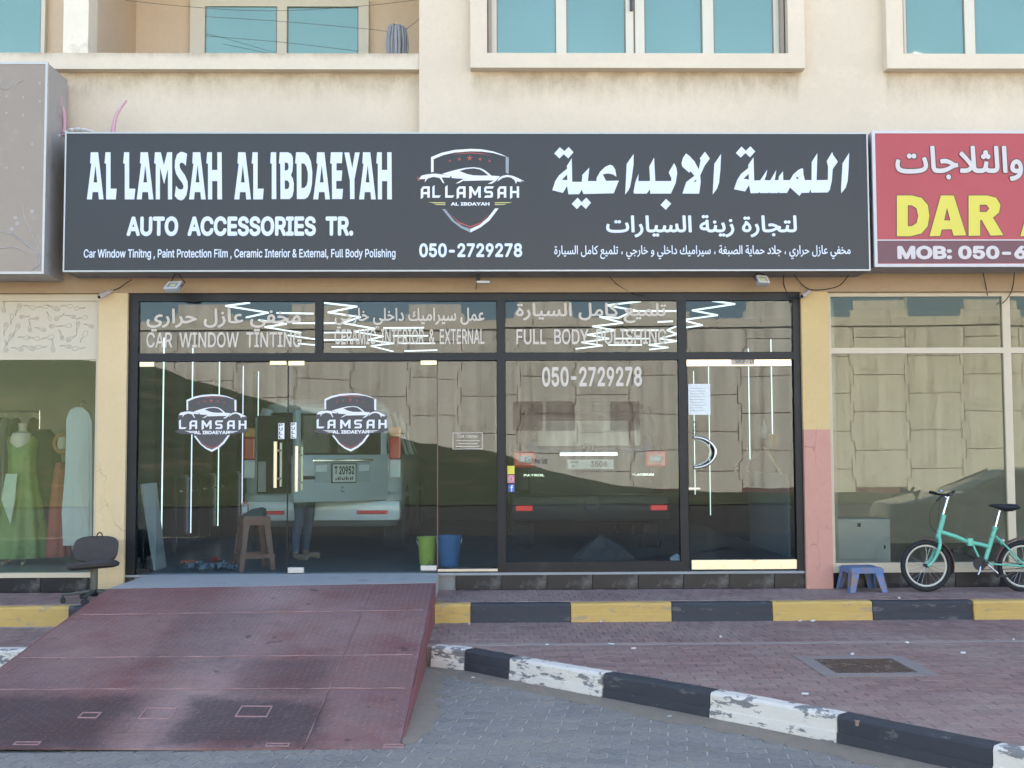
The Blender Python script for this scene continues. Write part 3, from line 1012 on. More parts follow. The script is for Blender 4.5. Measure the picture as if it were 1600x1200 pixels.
# piers
pl = (X_(151, 700, 11.95), X_(196, 700, 11.95)); pr = (X_(1256, 700, 11.95), X_(1298, 700, 11.95))
bpart('pier', M_PIER, (pl[0], pl[1], 11.95, 12.35, ZU - .02, zf_top))
zp = Z_(1275, 671, 11.95)
bpart('pier', M_PIERY, (pr[0], pr[1], 11.95, 12.35, zp, zf_top))
bpart('pier', M_PIERP, (pr[0] + .003, pr[1] + .0, 11.951, 12.35, ZU - .02, zp))
bpart('pier', M_PIER, (-SIDE, -9.5, 11.95, 12.35, 0, zf_top))  # unseen wall extension, added only to block sunlight
bpart('pier', M_PIER, (9.5, SIDE, 11.95, 12.35, 0, zf_top))  # unseen extension at the other end, likewise only blocks sunlight
# plinth: black tiles on a backing, thin stone sill
bpart('plinth', M_CONC, (-9.5, 9.5, 12.03, 12.2, ZU - .03, ZF - .02))
M_TILE = mat('black_tile', (.012, .013, .016), .3, var=.4, scale=5, dirt=(.09, .09, .085), dirt_amt=.35, dirt_scale=4)
me = None
for i in range(-13, 13):
    x = i * .46 + .1
    if -3.5 < x + .2 < -.5 or not inframe((x, 12, .4), 120): continue
    if me is None:
        t = MB().box(0, .456, 12.0, 12.034, ZU + .002, ZF - .022, .003).build('plinth_tile', M_TILE, bld, origin=(0, 12.0, ZU))
        t.location.x = x - bld.location.x; me = t
    else:
        copyobj(me, (x - bld.location.x, me.location.y, me.location.z), bld)
bpart('sill', mat('sill_stone', (.30, .31, .31), .6, var=.2, scale=6), (X_(683, 890, F), pr[0], 11.985, 12.2, ZF - .02, ZF + .004))
bpart('sill', MATS['sill_stone'], (pl[1], X_(683, 890, F) - .002, 11.985, 12.2, ZF - .02, ZF + .001))
# shop interiors
PLX, PRX = -3.9, 3.5
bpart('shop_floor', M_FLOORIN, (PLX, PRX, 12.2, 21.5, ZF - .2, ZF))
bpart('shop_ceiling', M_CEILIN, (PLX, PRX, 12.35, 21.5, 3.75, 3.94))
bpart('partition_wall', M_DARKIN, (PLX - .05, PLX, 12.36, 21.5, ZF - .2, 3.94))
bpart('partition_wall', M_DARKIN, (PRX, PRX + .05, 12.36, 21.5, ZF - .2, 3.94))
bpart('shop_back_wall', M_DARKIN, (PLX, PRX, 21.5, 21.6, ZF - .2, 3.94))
bpart('partition_wall', M_PALEIN, (PLX - .12, PLX - .053, 12.36, 17, ZF - .2, 3.94))
bpart('partition_wall', M_PALEIN, (PRX + .053, PRX + .12, 12.36, 16, ZF - .2, 3.94))
bpart('shop_floor', M_GREYFL, (-9.5, PLX - .12, 12.2, 17, ZF - .2, ZF))
bpart('shop_floor', M_GREYFL, (PRX + .12, 9.5, 12.2, 16, ZF - .2, ZF))
bpart('shop_back_wall', M_PALEIN, (-9.5, PLX - .12, 15.2, 15.3, ZF - .2, 3.94))
bpart('shop_back_wall', M_PALEIN, (PRX + .12, 9.5, 15.6, 15.7, ZF - .2, 3.94))
bpart('shop_ceiling', M_PALEIN, (-9.5, PLX - .12, 12.35, 17, 3.6, 3.94))
bpart('shop_ceiling', M_PALEIN, (PRX + .12, 9.5, 12.35, 16, 3.6, 3.94))

# upper windows
M_ALU = mat('cream_aluminium', (.66, .60, .47), .45, var=.05)
M_TEAL = glass('teal_mirror_glass', (1, 1, 1), .33, rcol=(.60, .70, .485), wave=.002, wscale=1.2, sky_mottle=.16, backing=(.06, .13, .14), rough=.02)
def upper_window(x0, x1, Y, z0, z1, bars, fw=.055, edge=.06):
    """bars: list of (x0,x1) panes"""
    w = MB()
    w.box(x0, x1, Y, Y + .07, z0, z0 + edge); w.box(x0, x1, Y, Y + .07, z1 - edge, z1)
    xs = [x0] + [v for p in bars for v in p] + [x1]
    for k in range(0, len(xs), 2):
        w.box(xs[k], xs[k + 1], Y, Y + .07, z0 + edge, z1 - edge)
    wo = w.build('window', M_ALU, bld)
    for k, (a, b) in enumerate(bars):
        MB().box(a, b, Y + (.03 if k % 3 else .02), Y + .045, z0 + edge, z1 - edge).build('pane', M_TEAL, wo)
        r = .012
        g = MB()
        g.box(a, a + r, Y + .012, Y + .029, z0 + edge, z1 - edge)
        g.box(b - r, b, Y + .012, Y + .029, z0 + edge, z1 - edge)
        g.box(a + r, b - r, Y + .012, Y + .029, z0 + edge, z0 + edge + r)
        g.build('gasket', mat('window_gasket', (.22, .2, .17), .6), wo)
    return wo
GY = WR + .05
bars = [(X_(a, 60, GY), X_(b, 60, GY)) for a, b in ((776, 869), (885, 978), (1007, 1098), (1115, 1209))]
upper_window(o1[0], o1[1], GY, zs1 - .06, ztop, bars, edge=.07)
dx = wx2[0] - wx[0]
for ddx in (0, dx):
    xm_ = X_(991, 40, GY) + ddx
    MB().box(xm_ - .008, xm_ + .008, GY - .004, GY + .002, zs1 - .0, ztop - .07).build('sash_gap', mat('sash_gap_dark', (.16, .11, .085), .7), bld)
    MB().box(xm_ - .045, xm_ - .015, GY - .03, GY + .002, Z_(987, 18, GY), Z_(987, 18, GY) + .2, .006).build('window_latch', mat('latch_dark', (.05, .05, .05), .5), bld)
upper_window(o2[0], o2[1], GY, zs1 - .06, ztop, [(a + dx, b + dx) for a, b in bars], edge=.07)
for (a, b) in (wx, wx2):
    fwid = .17
    s = MB()
    s.box(a, b, SURR, WR + .02, zs0, zs1)
    s.box(a, a + fwid, SURR, WR + .02, zs1, ztop + .1)
    s.box(b - fwid, b, SURR, WR + .02, zs1, ztop + .1)
    s.box(a + fwid, b - fwid, SURR, WR + .02, ztop - .06, ztop + .1)
    s.build('window_surround', M_TRIM, bld)
    for x in (a + fwid + .012, b - fwid - .05):
        MB().box(x, x + .035, WR - .03, WR + .05, zs1 + .0, ztop - .06).build('window_track', mat('track_bronze', (.33, .27, .22), .5), bld)
BW = BACK - .075
upper_window(X_(297, 40, BW), X_(576, 40, BW), BW, 4.95, Z_(400, -2, BW), [(X_(320, 40, BW), X_(433, 40, BW)), (X_(448, 40, BW), X_(560, 40, BW))], edge=.09)
upper_window(X_(-160, 40, 12.72), X_(70, 40, 12.72), 12.72, Z_(30, 85, 12.72) - .1, 7.0, [(X_(-150, 40, 12.72), X_(-20, 40, 12.72)), (X_(-8, 40, 12.72), X_(64, 40, 12.72))], edge=.09)
# ------------------------------------------------------------------ shop fronts
M_BLK = mat('black_aluminium', (.011, .012, .014), .45, var=.2, scale=3, spec=.35, dirt=(.022, .022, .024), dirt_amt=.25)
M_GLASS = glass('shop_glass', (.80, .87, .88), .025, wave=.0009, wscale=1.3)
M_GLASS2 = glass('film_glass', (.86, .89, .86), .048, rcol=(.95, 1, .9), wave=.0012, wscale=1.1)
M_GLASST = glass('transom_glass', (.80, .87, .88), .025, wave=.00035, wscale=1.0)
M_VIN = mat('white_vinyl', (.62, .56, .48), .5, var=.03)
M_BRASS = mat('pale_brass', (.80, .70, .47), .3, metal=.55, var=.12, scale=6)
M_STEEL = mat('brushed_steel', (.62, .60, .55), .25, metal=.9, var=.1)
M_DECAL = mat('dark_decal', (.07, .066, .066), .5, var=.05)
M_DECRED = mat('decal_red', (.40, .075, .06), .5)
M_DECW = mat('decal_white', (.78, .78, .78), .45, var=.03)
M_DECG = mat('decal_grey', (.28, .31, .34), .45, var=.03)
GL = 12.04
fx = lambda px, py=720: X_(px, py, F)
fz = lambda py, px=700: Z_(px, py, F)
sf = empty('storefront', (0, 12.04, ZF), 'black framed glass shop front with car care lettering above the red ramp', 'shop front')
zt0, zt1 = fz(563), fz(551)
ztp = fz(470)
zb = ZF + .002
fr = MB()
fr.box(pl[1] + .002, pr[0] - .002, F, F + .09, ztp, zf_top - .002)
fr.box(fx(196), fx(213), F, F + .09, zb, ztp)
fr.box(fx(1243), pr[0] - .002, F, F + .09, zb, ztp)
for a, b in ((777, 790), (1062, 1075)): fr.box(fx(a), fx(b), F, F + .09, zb, ztp)
ms = [(213, 777), (790, 1062), (1075, 1243)]
for a, b in ms: fr.box(fx(a), fx(b), F + .003, F + .085, zt0, zt1)
fr.box(fx(491), fx(503), F + .002, F + .088, zt1, ztp)
fr.box(fx(790), fx(1062), F + .003, F + .085, zb, fz(879))
fr.box(fx(684), fx(777), F + .003, F + .085, zb, fz(888))
fr.build('frame', M_BLK, sf)
gk = MB()
gk.box(fx(684), fx(777), F - .003, F + .002, fz(893), fz(889))
gk.build('threshold_strip', M_STEEL, sf)
def pane(name, x0, x1, z0, z1, Y, parent, material, tilt=(0, 0)):
    cx, cz = (x0 + x1) / 2, (z0 + z1) / 2
    mb = MB().box(x0, x1, Y - .004, Y + .004, z0, z1)
    o = mb.build(name, material, parent, origin=(cx, Y, cz))
    o.rotation_euler = (math.radians(tilt[0]), 0, math.radians(tilt[1]))
    return o
e = .004
tp1 = pane('transom_pane', fx(213) + e, fx(491) - e, zt1 + e, ztp - e, GL, sf, M_GLASST, (.03, .10))
tp2 = pane('transom_pane', fx(503) + e, fx(777) - e, zt1 + e, ztp - e, GL, sf, M_GLASST, (-.02, -.05))
tp3 = pane('transom_pane', fx(790) + e, fx(1062) - e, zt1 + e, ztp - e, GL, sf, M_GLASST, (.05, .06))
tp4 = pane('transom_pane', fx(1075) + e, fx(1243) - e, zt1 + e, ztp - e, GL, sf, M_GLASST, (0, -.08))
d1 = pane('door', fx(214) + e, fx(448.2), zb + .012, zt0 - .008, GL, sf, M_GLASS, (.0, .05))
d2 = pane('door', fx(449.6), fx(682.5), zb + .012, zt0 - .008, GL, sf, M_GLASS, (.02, -.1))
p1 = pane('side_pane', fx(684.2), fx(777) - e, fz(888) + .002, zt0 - .008, GL, sf, M_GLASS, (0, .08))
p2 = pane('display_pane', fx(790) + e, fx(1062) - e, fz(879) + .002, zt0 - e, GL, sf, M_GLASS, (.02, .0))
d3 = pane('door', fx(1075) + .012, fx(1243) - .012, zb + .016, zt0 - .01, GL, sf, M_GLASS, (0, .12))
# door edges, patch fittings, handles
def sub(name, mb, m, parent, smooth=False): return mb.build(name, m, parent, smooth)
sub('edge_seal', MB().box(fx(682.6), fx(684.1), GL - .006, GL + .006, zb + .01, zt0 - .01), mat('door_seal_brown', (.19, .09, .06), .6), d2)
sub('edge_seal', MB().box(fx(447.6), fx(449.5), GL - .008, GL + .008, zb + .014, zt0 - .01), M_BLK, d1)
def patch(px0, py0, px1, py1, parent, m=None):
    sub('patch_fitting', MB().box(fx(px0, py0), fx(px1, py0), GL - .022, GL + .022, fz(py1, px0), fz(py0, px0), .004), m or M_BRASS, parent)
patch(217, 565, 240, 573, d1); patch(421, 562, 447, 570, d1)
patch(450, 563, 475, 571, d2); patch(657, 562, 682, 570, d2)
M_SCUF = mat('scuffed_steel', (.50, .49, .46), .45, metal=.6, var=.3, scale=30)
patch(211, 889, 233, 896, d1, M_BLK)
patch(449, 887, 474, 896, d2, M_SCUF); patch(657, 884, 682, 892, d2, M_SCUF)
def bar(px, y0, y1, parent):
    x = fx(px, y0); a, b = fz(y1, px), fz(y0, px)
    q = MB().tube([(x, GL - .06, a), (x, GL - .06, b)], .019, 12)
    q.tube([(x + .035, GL + .06, a + .01), (x + .035, GL + .06, b - .01)], .014, 12)
    for z in (a + .09, b - .09): q.tube([(x, GL - .055, z), (x + .02, GL, z), (x + .035, GL + .055, z)], .011, 8)
    sub('handle', q, M_BRASS, parent, True)
bar(431, 690, 762, d1); bar(464, 697, 768, d2)
q = MB()
z0, z1 = fz(731, 1090), fz(683, 1090)
xa = fx(1085)
arc = [(xa + .215 * math.sin(math.pi * t / 16), GL - .02 - .045 * math.sin(math.pi * t / 16), z0 + (z1 - z0) * (1 - math.cos(math.pi * t / 16)) / 2) for t in range(17)]
q.tube(arc, .0165, 10)
arc = [(xa + .18 * math.sin(math.pi * t / 16), GL + .02 + .045 * math.sin(math.pi * t / 16), z0 + .02 + (z1 - z0 - .04) * (1 - math.cos(math.pi * t / 16)) / 2) for t in range(17)]
q.tube(arc, .014, 10)
sub('handle', q, M_STEEL, d3, True)
sub('lock_bar', MB().box(fx(1076), fx(1094), GL - .02, GL + .02, fz(765, 1085), fz(762, 1085), .003), M_STEEL, d3)
M_RAIL = mat('cream_rail', (.86, .76, .54), .3, metal=.75, var=.08, scale=4, dirt=(.72, .5, .36), dirt_amt=.25, dirt_scale=5)
rl = sub('top_rail', MB().box(fx(1073), fx(1240), GL - .024, GL + .024, fz(572, 1150), fz(557, 1150), .003), M_RAIL, d3)
sub('bottom_rail', MB().box(fx(1079), fx(1247), GL - .024, GL + .024, fz(890, 1150), fz(875, 1150), .003), M_RAIL, d3)
q = MB().box(fx(1145), fx(1182), GL - .03, GL - .0235, fz(570, 1160), fz(559, 1160))
sub('shop_plate', q, mat('plate_buff', (.5, .42, .33), .5), d3)
text_px(MB(), 'SHOP - 19', 1149, 561, 1178, 568, GL - .0301, .012, .002).build('plate_lettering', mat('plate_ink', (.12, .08, .07), .6), d3)

# lettering on the glass
VY = GL - .0055
def vinyl(parent, m, *items, Y=VY):
    mb = MB()
    for (s, a, b, c, d, bold, ar) in items:
        text_px(mb, arabic(s) if ar else s, a, b, c, d, Y, bold, .0015, not ar)
    return mb.build('lettering', m, parent)
vinyl(tp1, M_VIN, ('مخفي عازل حراري', 229, 482, 470, 518, .022, 1), ('CAR  WINDOW  TINTING', 229, 519, 471, 543, .012, 0))
vinyl(tp2, M_VIN, ('عمل سيراميك داخلي خارجي', 523, 481, 757, 513, .018, 1), ('CERAMIC  INTERIOR  &  EXTERNAL', 523, 514, 757, 538, .012, 0))
vinyl(tp3, M_VIN, ('تلميع كامل السيارة', 806, 473, 1041, 505, .022, 1), ('FULL  BODY  POLISHING', 807, 514, 1041, 538, .012, 0))
vinyl(p2, M_VIN, ('050-2729278', 847, 573, 1003, 604, .022, 0))
vinyl(p2, mat('black_vinyl', (.02, .02, .02), .5), ('Follow us', 820, 715, 855, 725, .008, 0))
def icon(px0, py0, px1, py1, c, nm):
    o = MB().box(fx(px0, py0), fx(px1, py0), VY - .001, VY, fz(py1, px0), fz(py0, px0))
    return o.build('icon_sticker', mat(nm, c, .5, var=.02), p2)
icon(793, 728, 804, 741, (.75, .68, .08), 'icon_yellow')
icon(793, 742, 804, 755, (.62, .22, .25), 'icon_pink')
icon(794, 757, 804, 769, (.05, .12, .42), 'icon_blue')
text_px(MB(), 'f', 797, 758, 802, 768, VY - .0012, .02, .001).build('icon_letter', M_DECW, p2)
MB().tube([PY(798.5 + 3.4 * math.cos(a), 748.5 + 3.6 * math.sin(a), VY - .0012) for a in [k * math.pi / 8 for k in range(16)]], .003, 4, closed=True).build('icon_letter', M_DECW, p2)
# window tint samples on the display pane
M_FILM = glass('film_sample', (.66, .64, .645), .008, wave=0)
for a, b in ((802, 848), (853, 899), (954, 1000)):
    x0, x1, z0, z1 = fx(a, 650), fx(b, 650), fz(673, a), fz(627, a)
    r = .02
    pts = []
    for (cx, cz, a0) in ((x1 - r, z1 - r, 0), (x0 + r, z1 - r, 90), (x0 + r, z0 + r, 180), (x1 - r, z0 + r, 270)):
        for k in range(5):
            t = math.radians(a0 + k * 22.5)
            pts.append((cx + r * math.cos(t), cz + r * math.sin(t)))
    MB().poly([pts], GL - .0052, .0012).build('film_sample', M_FILM, p2)
# opening-hours box on the side pane
q = MB()
for (a, b, c, d) in ((707, 676, 754, 677), (707, 701, 754, 702), (707, 677, 708, 701), (753, 677, 754, 701)):
    q.box(fx(a, b), fx(c, b), VY - .001, VY, fz(d, a), fz(b, a))
text_px(q, 'OUR TIMING', 715, 679, 746, 684, VY, .006, .001)
for y, a, b in ((688, 712, 750), (692.5, 716, 746), (697, 712, 749)): q.box(fx(a, y), fx(b, y), VY - .001, VY, fz(y + 1, a), fz(y, a))
q.build('lettering', M_VIN, p1)
# PULL stickers
def pull(px0, py0, px1, py1, parent, bgm=True):
    if bgm:
        MB().box(fx(px0, py0), fx(px1, py0), VY - .001, VY, fz(py1, px0), fz(py0, px0)).build('pull_sticker', M_DECW, parent)
    q = MB()
    h = (py1 - py0) / 4
    for k, ch in enumerate('PULL'):
        text_px(q, ch, px0 + 2, py0 + k * h + .8, px1 - 2, py0 + (k + 1) * h - .8, VY - .0011, .02, .001)
    q.build('pull_lettering', MATS['black_vinyl'], parent)
pull(434, 661, 443.5, 686, d1); pull(453.5, 660, 462.5, 685, d2)
pull(1081, 657, 1090, 680, d3, False)
# paper notice
q = MB()
nx, nz = 6, 8
A = PY(1075, 600, VY); B = PY(1110, 648, VY)
vs = [(A.x + (B.x - A.x) * i / nx, VY - .002 - .004 * abs(math.sin(j * 1.7 + i)), A.z + (B.z - A.z) * j / nz) for j in range(nz + 1) for i in range(nx + 1)]
fs = [(j * (nx + 1) + i, j * (nx + 1) + i + 1, (j + 1) * (nx + 1) + i + 1, (j + 1) * (nx + 1) + i) for j in range(nz) for i in range(nx)]
q.add(vs, fs)
q.build('paper_notice', mat('paper', (.74, .76, .74), .8, var=.06, scale=30), d3)
q = MB()
for k in range(9):
    y = 606 + k * 4.4
    q.box(fx(1079, y), fx(1079 + rnd.uniform(18, 27), y), VY - .0085, VY - .0075, fz(y + .8, 1090), fz(y, 1090))
q.build('notice_print', mat('notice_ink', (.42, .44, .43), .8), d3)

# ------------------------------------------------------------------ logo (drawn in the coordinates of a 1600 x 1200 tracing)
CARB = [[(405, 375), (500, 345), (600, 318), (700, 299), (800, 291), (880, 301), (930, 323), (980, 358), (1022, 396), (1130, 404), (1100, 440), (1082, 455), (900, 456), (680, 462), (702, 436), (600, 432), (525, 426), (525, 404), (480, 393)],
        [(620, 338), (720, 376), (800, 393), (900, 396), (985, 393), (930, 348), (880, 318), (800, 304), (700, 314)]]
CARA = [[(118, 440), (150, 395), (230, 378), (320, 371), (420, 384), (512, 403), (505, 421), (400, 417), (435, 492), (418, 488), (375, 425), (300, 411), (230, 430), (186, 482), (200, 438)]]
CARC = [[(1095, 472), (1118, 425), (1160, 399), (1220, 387), (1290, 399), (1350, 424), (1436, 466), (1382, 461), (1400, 480), (1342, 466), (1330, 500), (1312, 452), (1270, 421), (1220, 412), (1160, 426), (1122, 452)]]
SK1 = [[(572, 496), (690, 428), (722, 432), (622, 486)]]
SK2 = [[(975, 500), (1055, 456), (1090, 456), (1030, 496)]]
def star(cx, cy, r):
    return [[(cx + (r if k % 2 == 0 else r * .42) * math.sin(k * math.pi / 5), cy - (r if k % 2 == 0 else r * .42) * math.cos(k * math.pi / 5)) for k in range(10)]]
STARS = [star(503, 213, 20), star(622, 190, 25), star(752, 178, 40), star(880, 191, 25), star(1000, 215, 20)]
SHT = [[(268, 355), (268, 165), (400, 110), (560, 75), (760, 61), (900, 66), (1050, 95), (1150, 130), (1228, 166), (1150, 143), (1050, 113), (900, 95), (760, 92), (560, 108), (420, 140), (300, 190), (300, 350)]]
SHR = [[(1200, 165), (1240, 168), (1238, 372), (1202, 360)]]
REDT = [[(530, 130), (640, 113), (760, 106), (900, 116), (1010, 140), (900, 126), (760, 118), (640, 124)]]
VL = [[(408, 815), (447, 815), (560, 960), (660, 1028), (760, 1063), (760, 1106), (640, 1050), (530, 965)]]
VR = [[(1068, 805), (1112, 805), (1000, 955), (890, 1040), (760, 1106), (760, 1063), (880, 1008), (980, 920)]]
REDV = [[(505, 870), (525, 890), (620, 975), (760, 1028), (900, 975), (1000, 866), (905, 990), (760, 1044), (615, 990)]]
BARS = [[[(232, 726), (447, 728), (447, 742), (300, 742)]], [[(300, 750), (447, 750), (447, 764), (340, 762)]], [[(1065, 728), (1282, 726), (1240, 740), (1065, 742)]], [[(1065, 750), (1212, 750), (1180, 762), (1065, 764)]]]
G_A = [[(0, -.12), (0, .75), (.2, 1), (.8, 1), (.8, 0), (.58, 0), (.58, .3), (.22, .3), (.22, .03)], [(.22, .5), (.22, .7), (.3, .8), (.58, .8), (.58, .5)]]
G_L = [[(0, 0), (0, .95), (.2, 1.12), (.2, .2), (.78, .2), (.62, 0)]]
G_M = [[(0, -.12), (0, 1), (.2, 1), (.5, .5), (.8, 1), (1, 1), (1, 0), (.78, 0), (.78, .6), (.55, .2), (.45, .2), (.22, .6), (.22, .05)]]
G_S = [[(0, 0), (.12, .2), (.62, .2), (.62, .4), (.15, .4), (0, .55), (0, .85), (.15, 1), (.95, 1), (.82, .8), (.22, .8), (.22, .6), (.7, .6), (.85, .45), (.85, .12), (.72, 0)]]
G_H = [[(0, -.12), (0, 1), (.22, 1), (.22, .6), (.64, .6), (.64, 1), (.86, 1), (.86, 0), (.64, 0), (.64, .4), (.22, .4), (.22, .03)]]
def word(glyphs, y0, y1):
    out = []
    for g, x0, x1 in glyphs:
        gw = max(p[0] for p in g[0])
        out.append([[(x0 + p[0] / gw * (x1 - x0), y1 - p[1] * (y1 - y0)) for p in L] for L in g])
    return out
W8 = word([(G_A, 140, 252), (G_L, 285, 390), (G_L, 445, 560), (G_A, 588, 700), (G_M, 745, 890), (G_S, 932, 1055), (G_A, 1098, 1208), (G_H, 1256, 1368)], 530, 672)
def logo(parent, mp, Y, decal):
    """mp maps tracing coordinates to picture pixels"""
    def put(name, shapes, m, lift):
        mb = MB()
        for sh in shapes:
            mb.poly([[XZ(*mp(*p), Y) for p in L] for L in sh], Y - lift, .0012)
        return mb.build(name, m, parent)
    if decal:
        bgs = [[[(268, 380), (268, 165), (400, 110), (560, 75), (760, 61), (900, 66), (1050, 95), (1150, 130), (1240, 168), (1240, 420)]],
               [[(100, 470), (130, 400), (300, 360), (800, 330), (1220, 375), (1440, 450), (1450, 480), (1400, 560), (1450, 690), (1480, 720), (1360, 760), (1100, 790), (400, 790), (160, 780), (40, 740), (150, 690), (110, 560)]],
               [[(400, 780), (1120, 780), (1000, 955), (890, 1040), (760, 1106), (640, 1050), (530, 965)]]]
        for k, b in enumerate(bgs): put('logo_ground', [b], M_DECAL, .0003 * k)
    L0 = .0012
    wm, gm = M_DECW, (M_DECW if decal else M_DECG)
    put('logo_shield', [SHT, VR], wm, L0)
    put('logo_shield_shade', [SHR], gm, L0)
    put('logo_shield_shade', [VL], gm, L0)
    put('logo_car', [CARA, CARB, CARC, SK1, SK2], wm, L0 + .0004)
    put('logo_red', STARS + [REDT, REDV] + ([] if decal else [[[(88, 400), (104, 462), (124, 452), (128, 396), (110, 436)]]]), M_DECRED, L0 + .0002)
    put('logo_bars', BARS, M_DECW if decal else mat('bar_yellow', (.50, .45, .16), .5), L0)
    if decal:
        w = word([(G_L, 115, 270), (G_A, 325, 480), (G_M, 570, 770), (G_S, 840, 1005), (G_A, 1080, 1235), (G_H, 1310, 1470)], 535, 690)
        w = [[[(p[0] * .97 + 10, p[1]) for p in L] for L in g] for g in w]
    else: w = W8
    put('logo_lettering', w, M_DECW, L0 + .0006)
    mb = MB()
    a = mp(515, 728) if not decal else mp(420, 722); b = mp(1000, 770) if not decal else mp(1105, 785)
    text_px(mb, 'AL IBDAYAH' if not decal else 'AL IBDAEYAH', a[0], a[1], b[0], b[1], Y - L0 - .0006, .035, .0012)
    mb.build('logo_small_lettering', M_DECW, parent)
logo(d1, lambda x, y: (331 + (x - 760) * .0803, 625 + (y - 165) * .0862), VY, True)
logo(d2, lambda x, y: (548 + (x - 760) * .0833, 623.5 + (y - 165) * .0872), VY, True)

# ------------------------------------------------------------------ signs
SY = 11.5
def sign_box(name, x0, x1, z0, z1, Y, label, panel_m, frame_m, body_m, fwid=.022):
    s = empty(name, ((x0 + x1) / 2, 11.9, z0), label, 'shop sign')
    MB().box(x0 + fwid * .3, x1 - fwid * .3, Y + .02, 11.942, z0 + .004, z1 - .004).build('box', body_m, s)
    f = MB()
    f.box(x0, x1, Y - .006, Y + .03, z0, z0 + fwid); f.box(x0, x1, Y - .006, Y + .03, z1 - fwid, z1)
    f.box(x0, x0 + fwid, Y - .006, Y + .03, z0 + fwid, z1 - fwid); f.box(x1 - fwid, x1, Y - .006, Y + .03, z0 + fwid, z1 - fwid)
    f.build('frame', frame_m, s)
    MB().box(x0 + fwid, x1 - fwid, Y, Y + .018, z0 + fwid, z1 - fwid).build('panel', panel_m, s)
    return s
M_SIGN = mat('sign_dark_vinyl', (.029, .0295, .031), .42, var=.12, scale=.9, spec=.45, bump=.06, bscale=1.5)
M_SFR = mat('sign_frame_grey', (.45, .45, .43), .4, metal=.4, var=.12, scale=8)
M_SBODY = mat('sign_box_grey', (.20, .195, .185), .6, var=.2, scale=4, dirt=(.12, .11, .1), dirt_amt=.4)
x0, x1 = X_(100.5, 300, SY), X_(1357.5, 300, SY)
zA, zB = Z_(730, 424, SY), Z_(730, 207, SY)
sg = sign_box('shop_sign', x0, x1, zA, zB, SY, 'dark grey bilingual sign with a sports car shield over the black shop front', M_SIGN, M_SFR, M_SBODY, .014)
M_SW = mat('sign_white', (.70, .74, .80), .5, var=.03)
# title, traced letters (coordinates of two enlargements of 260 x 100 pixels)
TA = [[(37, 80), (107, 80), (160, 533), (115, 533), (109, 463), (54, 463), (48, 533), (0, 533), (43, 190), (31, 186)], [(82, 200), (63, 370), (100, 370)]]
TL = [[(9, 80), (57, 80), (57, 430), (116, 430), (107, 533), (15, 533), (15, 190), (0, 186)]]
TM = [[(7, 80), (63, 80), (93, 205), (125, 80), (172, 80), (172, 533), (132, 533), (132, 235), (95, 385), (55, 225), (55, 533), (15, 533), (15, 190), (0, 186)]]
TS = [[(118, 95), (106, 210), (83, 185), (61, 178), (46, 195), (50, 230), (68, 260), (98, 300), (123, 360), (126, 420), (113, 490), (88, 530), (61, 543), (28, 532), (0, 500), (13, 402), (33, 430), (61, 440), (80, 430), (85, 405), (73, 375), (43, 335), (13, 285), (1, 230), (3, 160), (23, 100), (58, 75), (88, 80)]]
TH = [[(9, 80), (54, 80), (54, 250), (106, 250), (106, 80), (147, 80), (151, 533), (106, 533), (106, 357), (56, 357), (56, 533), (16, 533), (16, 190), (0, 186)]]
TI = [[(6, 80), (56, 80), (58, 530), (14, 530), (14, 190), (0, 186)]]
TB = [[(8, 80), (88, 80), (118, 95), (133, 130), (135, 190), (130, 260), (115, 300), (133, 330), (143, 380), (141, 450), (128, 505), (103, 530), (15, 530), (13, 190), (0, 186)], [(56, 178), (56, 258), (85, 250), (93, 225), (91, 200), (81, 180)], [(56, 350), (56, 435), (88, 432), (99, 410), (99, 375), (83, 352)]]
TD = [[(9, 80), (92, 80), (127, 110), (152, 170), (165, 270), (162, 380), (147, 460), (122, 510), (92, 530), (17, 530), (15, 190), (0, 186)], [(60, 185), (60, 425), (92, 420), (112, 395), (121, 350), (122, 280), (109, 220), (89, 190)]]
TE = [[(7, 80), (118, 80), (112, 185), (60, 185), (60, 255), (116, 255), (108, 355), (58, 355), (58, 432), (123, 432), (115, 530), (18, 530), (15, 190), (0, 186)]]
TY = [[(0, 82), (47, 82), (76, 235), (102, 82), (147, 82), (97, 340), (97, 530), (55, 530), (53, 350)]]
k = 260 / 1600
mb = MB()
for base, lst in ((120, ((TA, 98), (TL, 268), (TL, 447), (TA, 577), (TM, 745), (TS, 942), (TA, 1080), (TH, 1246))), (360, ((TA, 38), (TL, 205), (TI, 384), (TB, 467), (TD, 623), (TA, 797), (TE, 960), (TY, 1096), (TA, 1238), (TH, 1402)))):
    for g, ox in lst:
        mb.poly([[XZ(base + (ox + p[0]) * k, 225 + p[1] * k, SY) for p in L] for L in g], SY, .003)
mb.build('title_lettering', M_SW, sg)
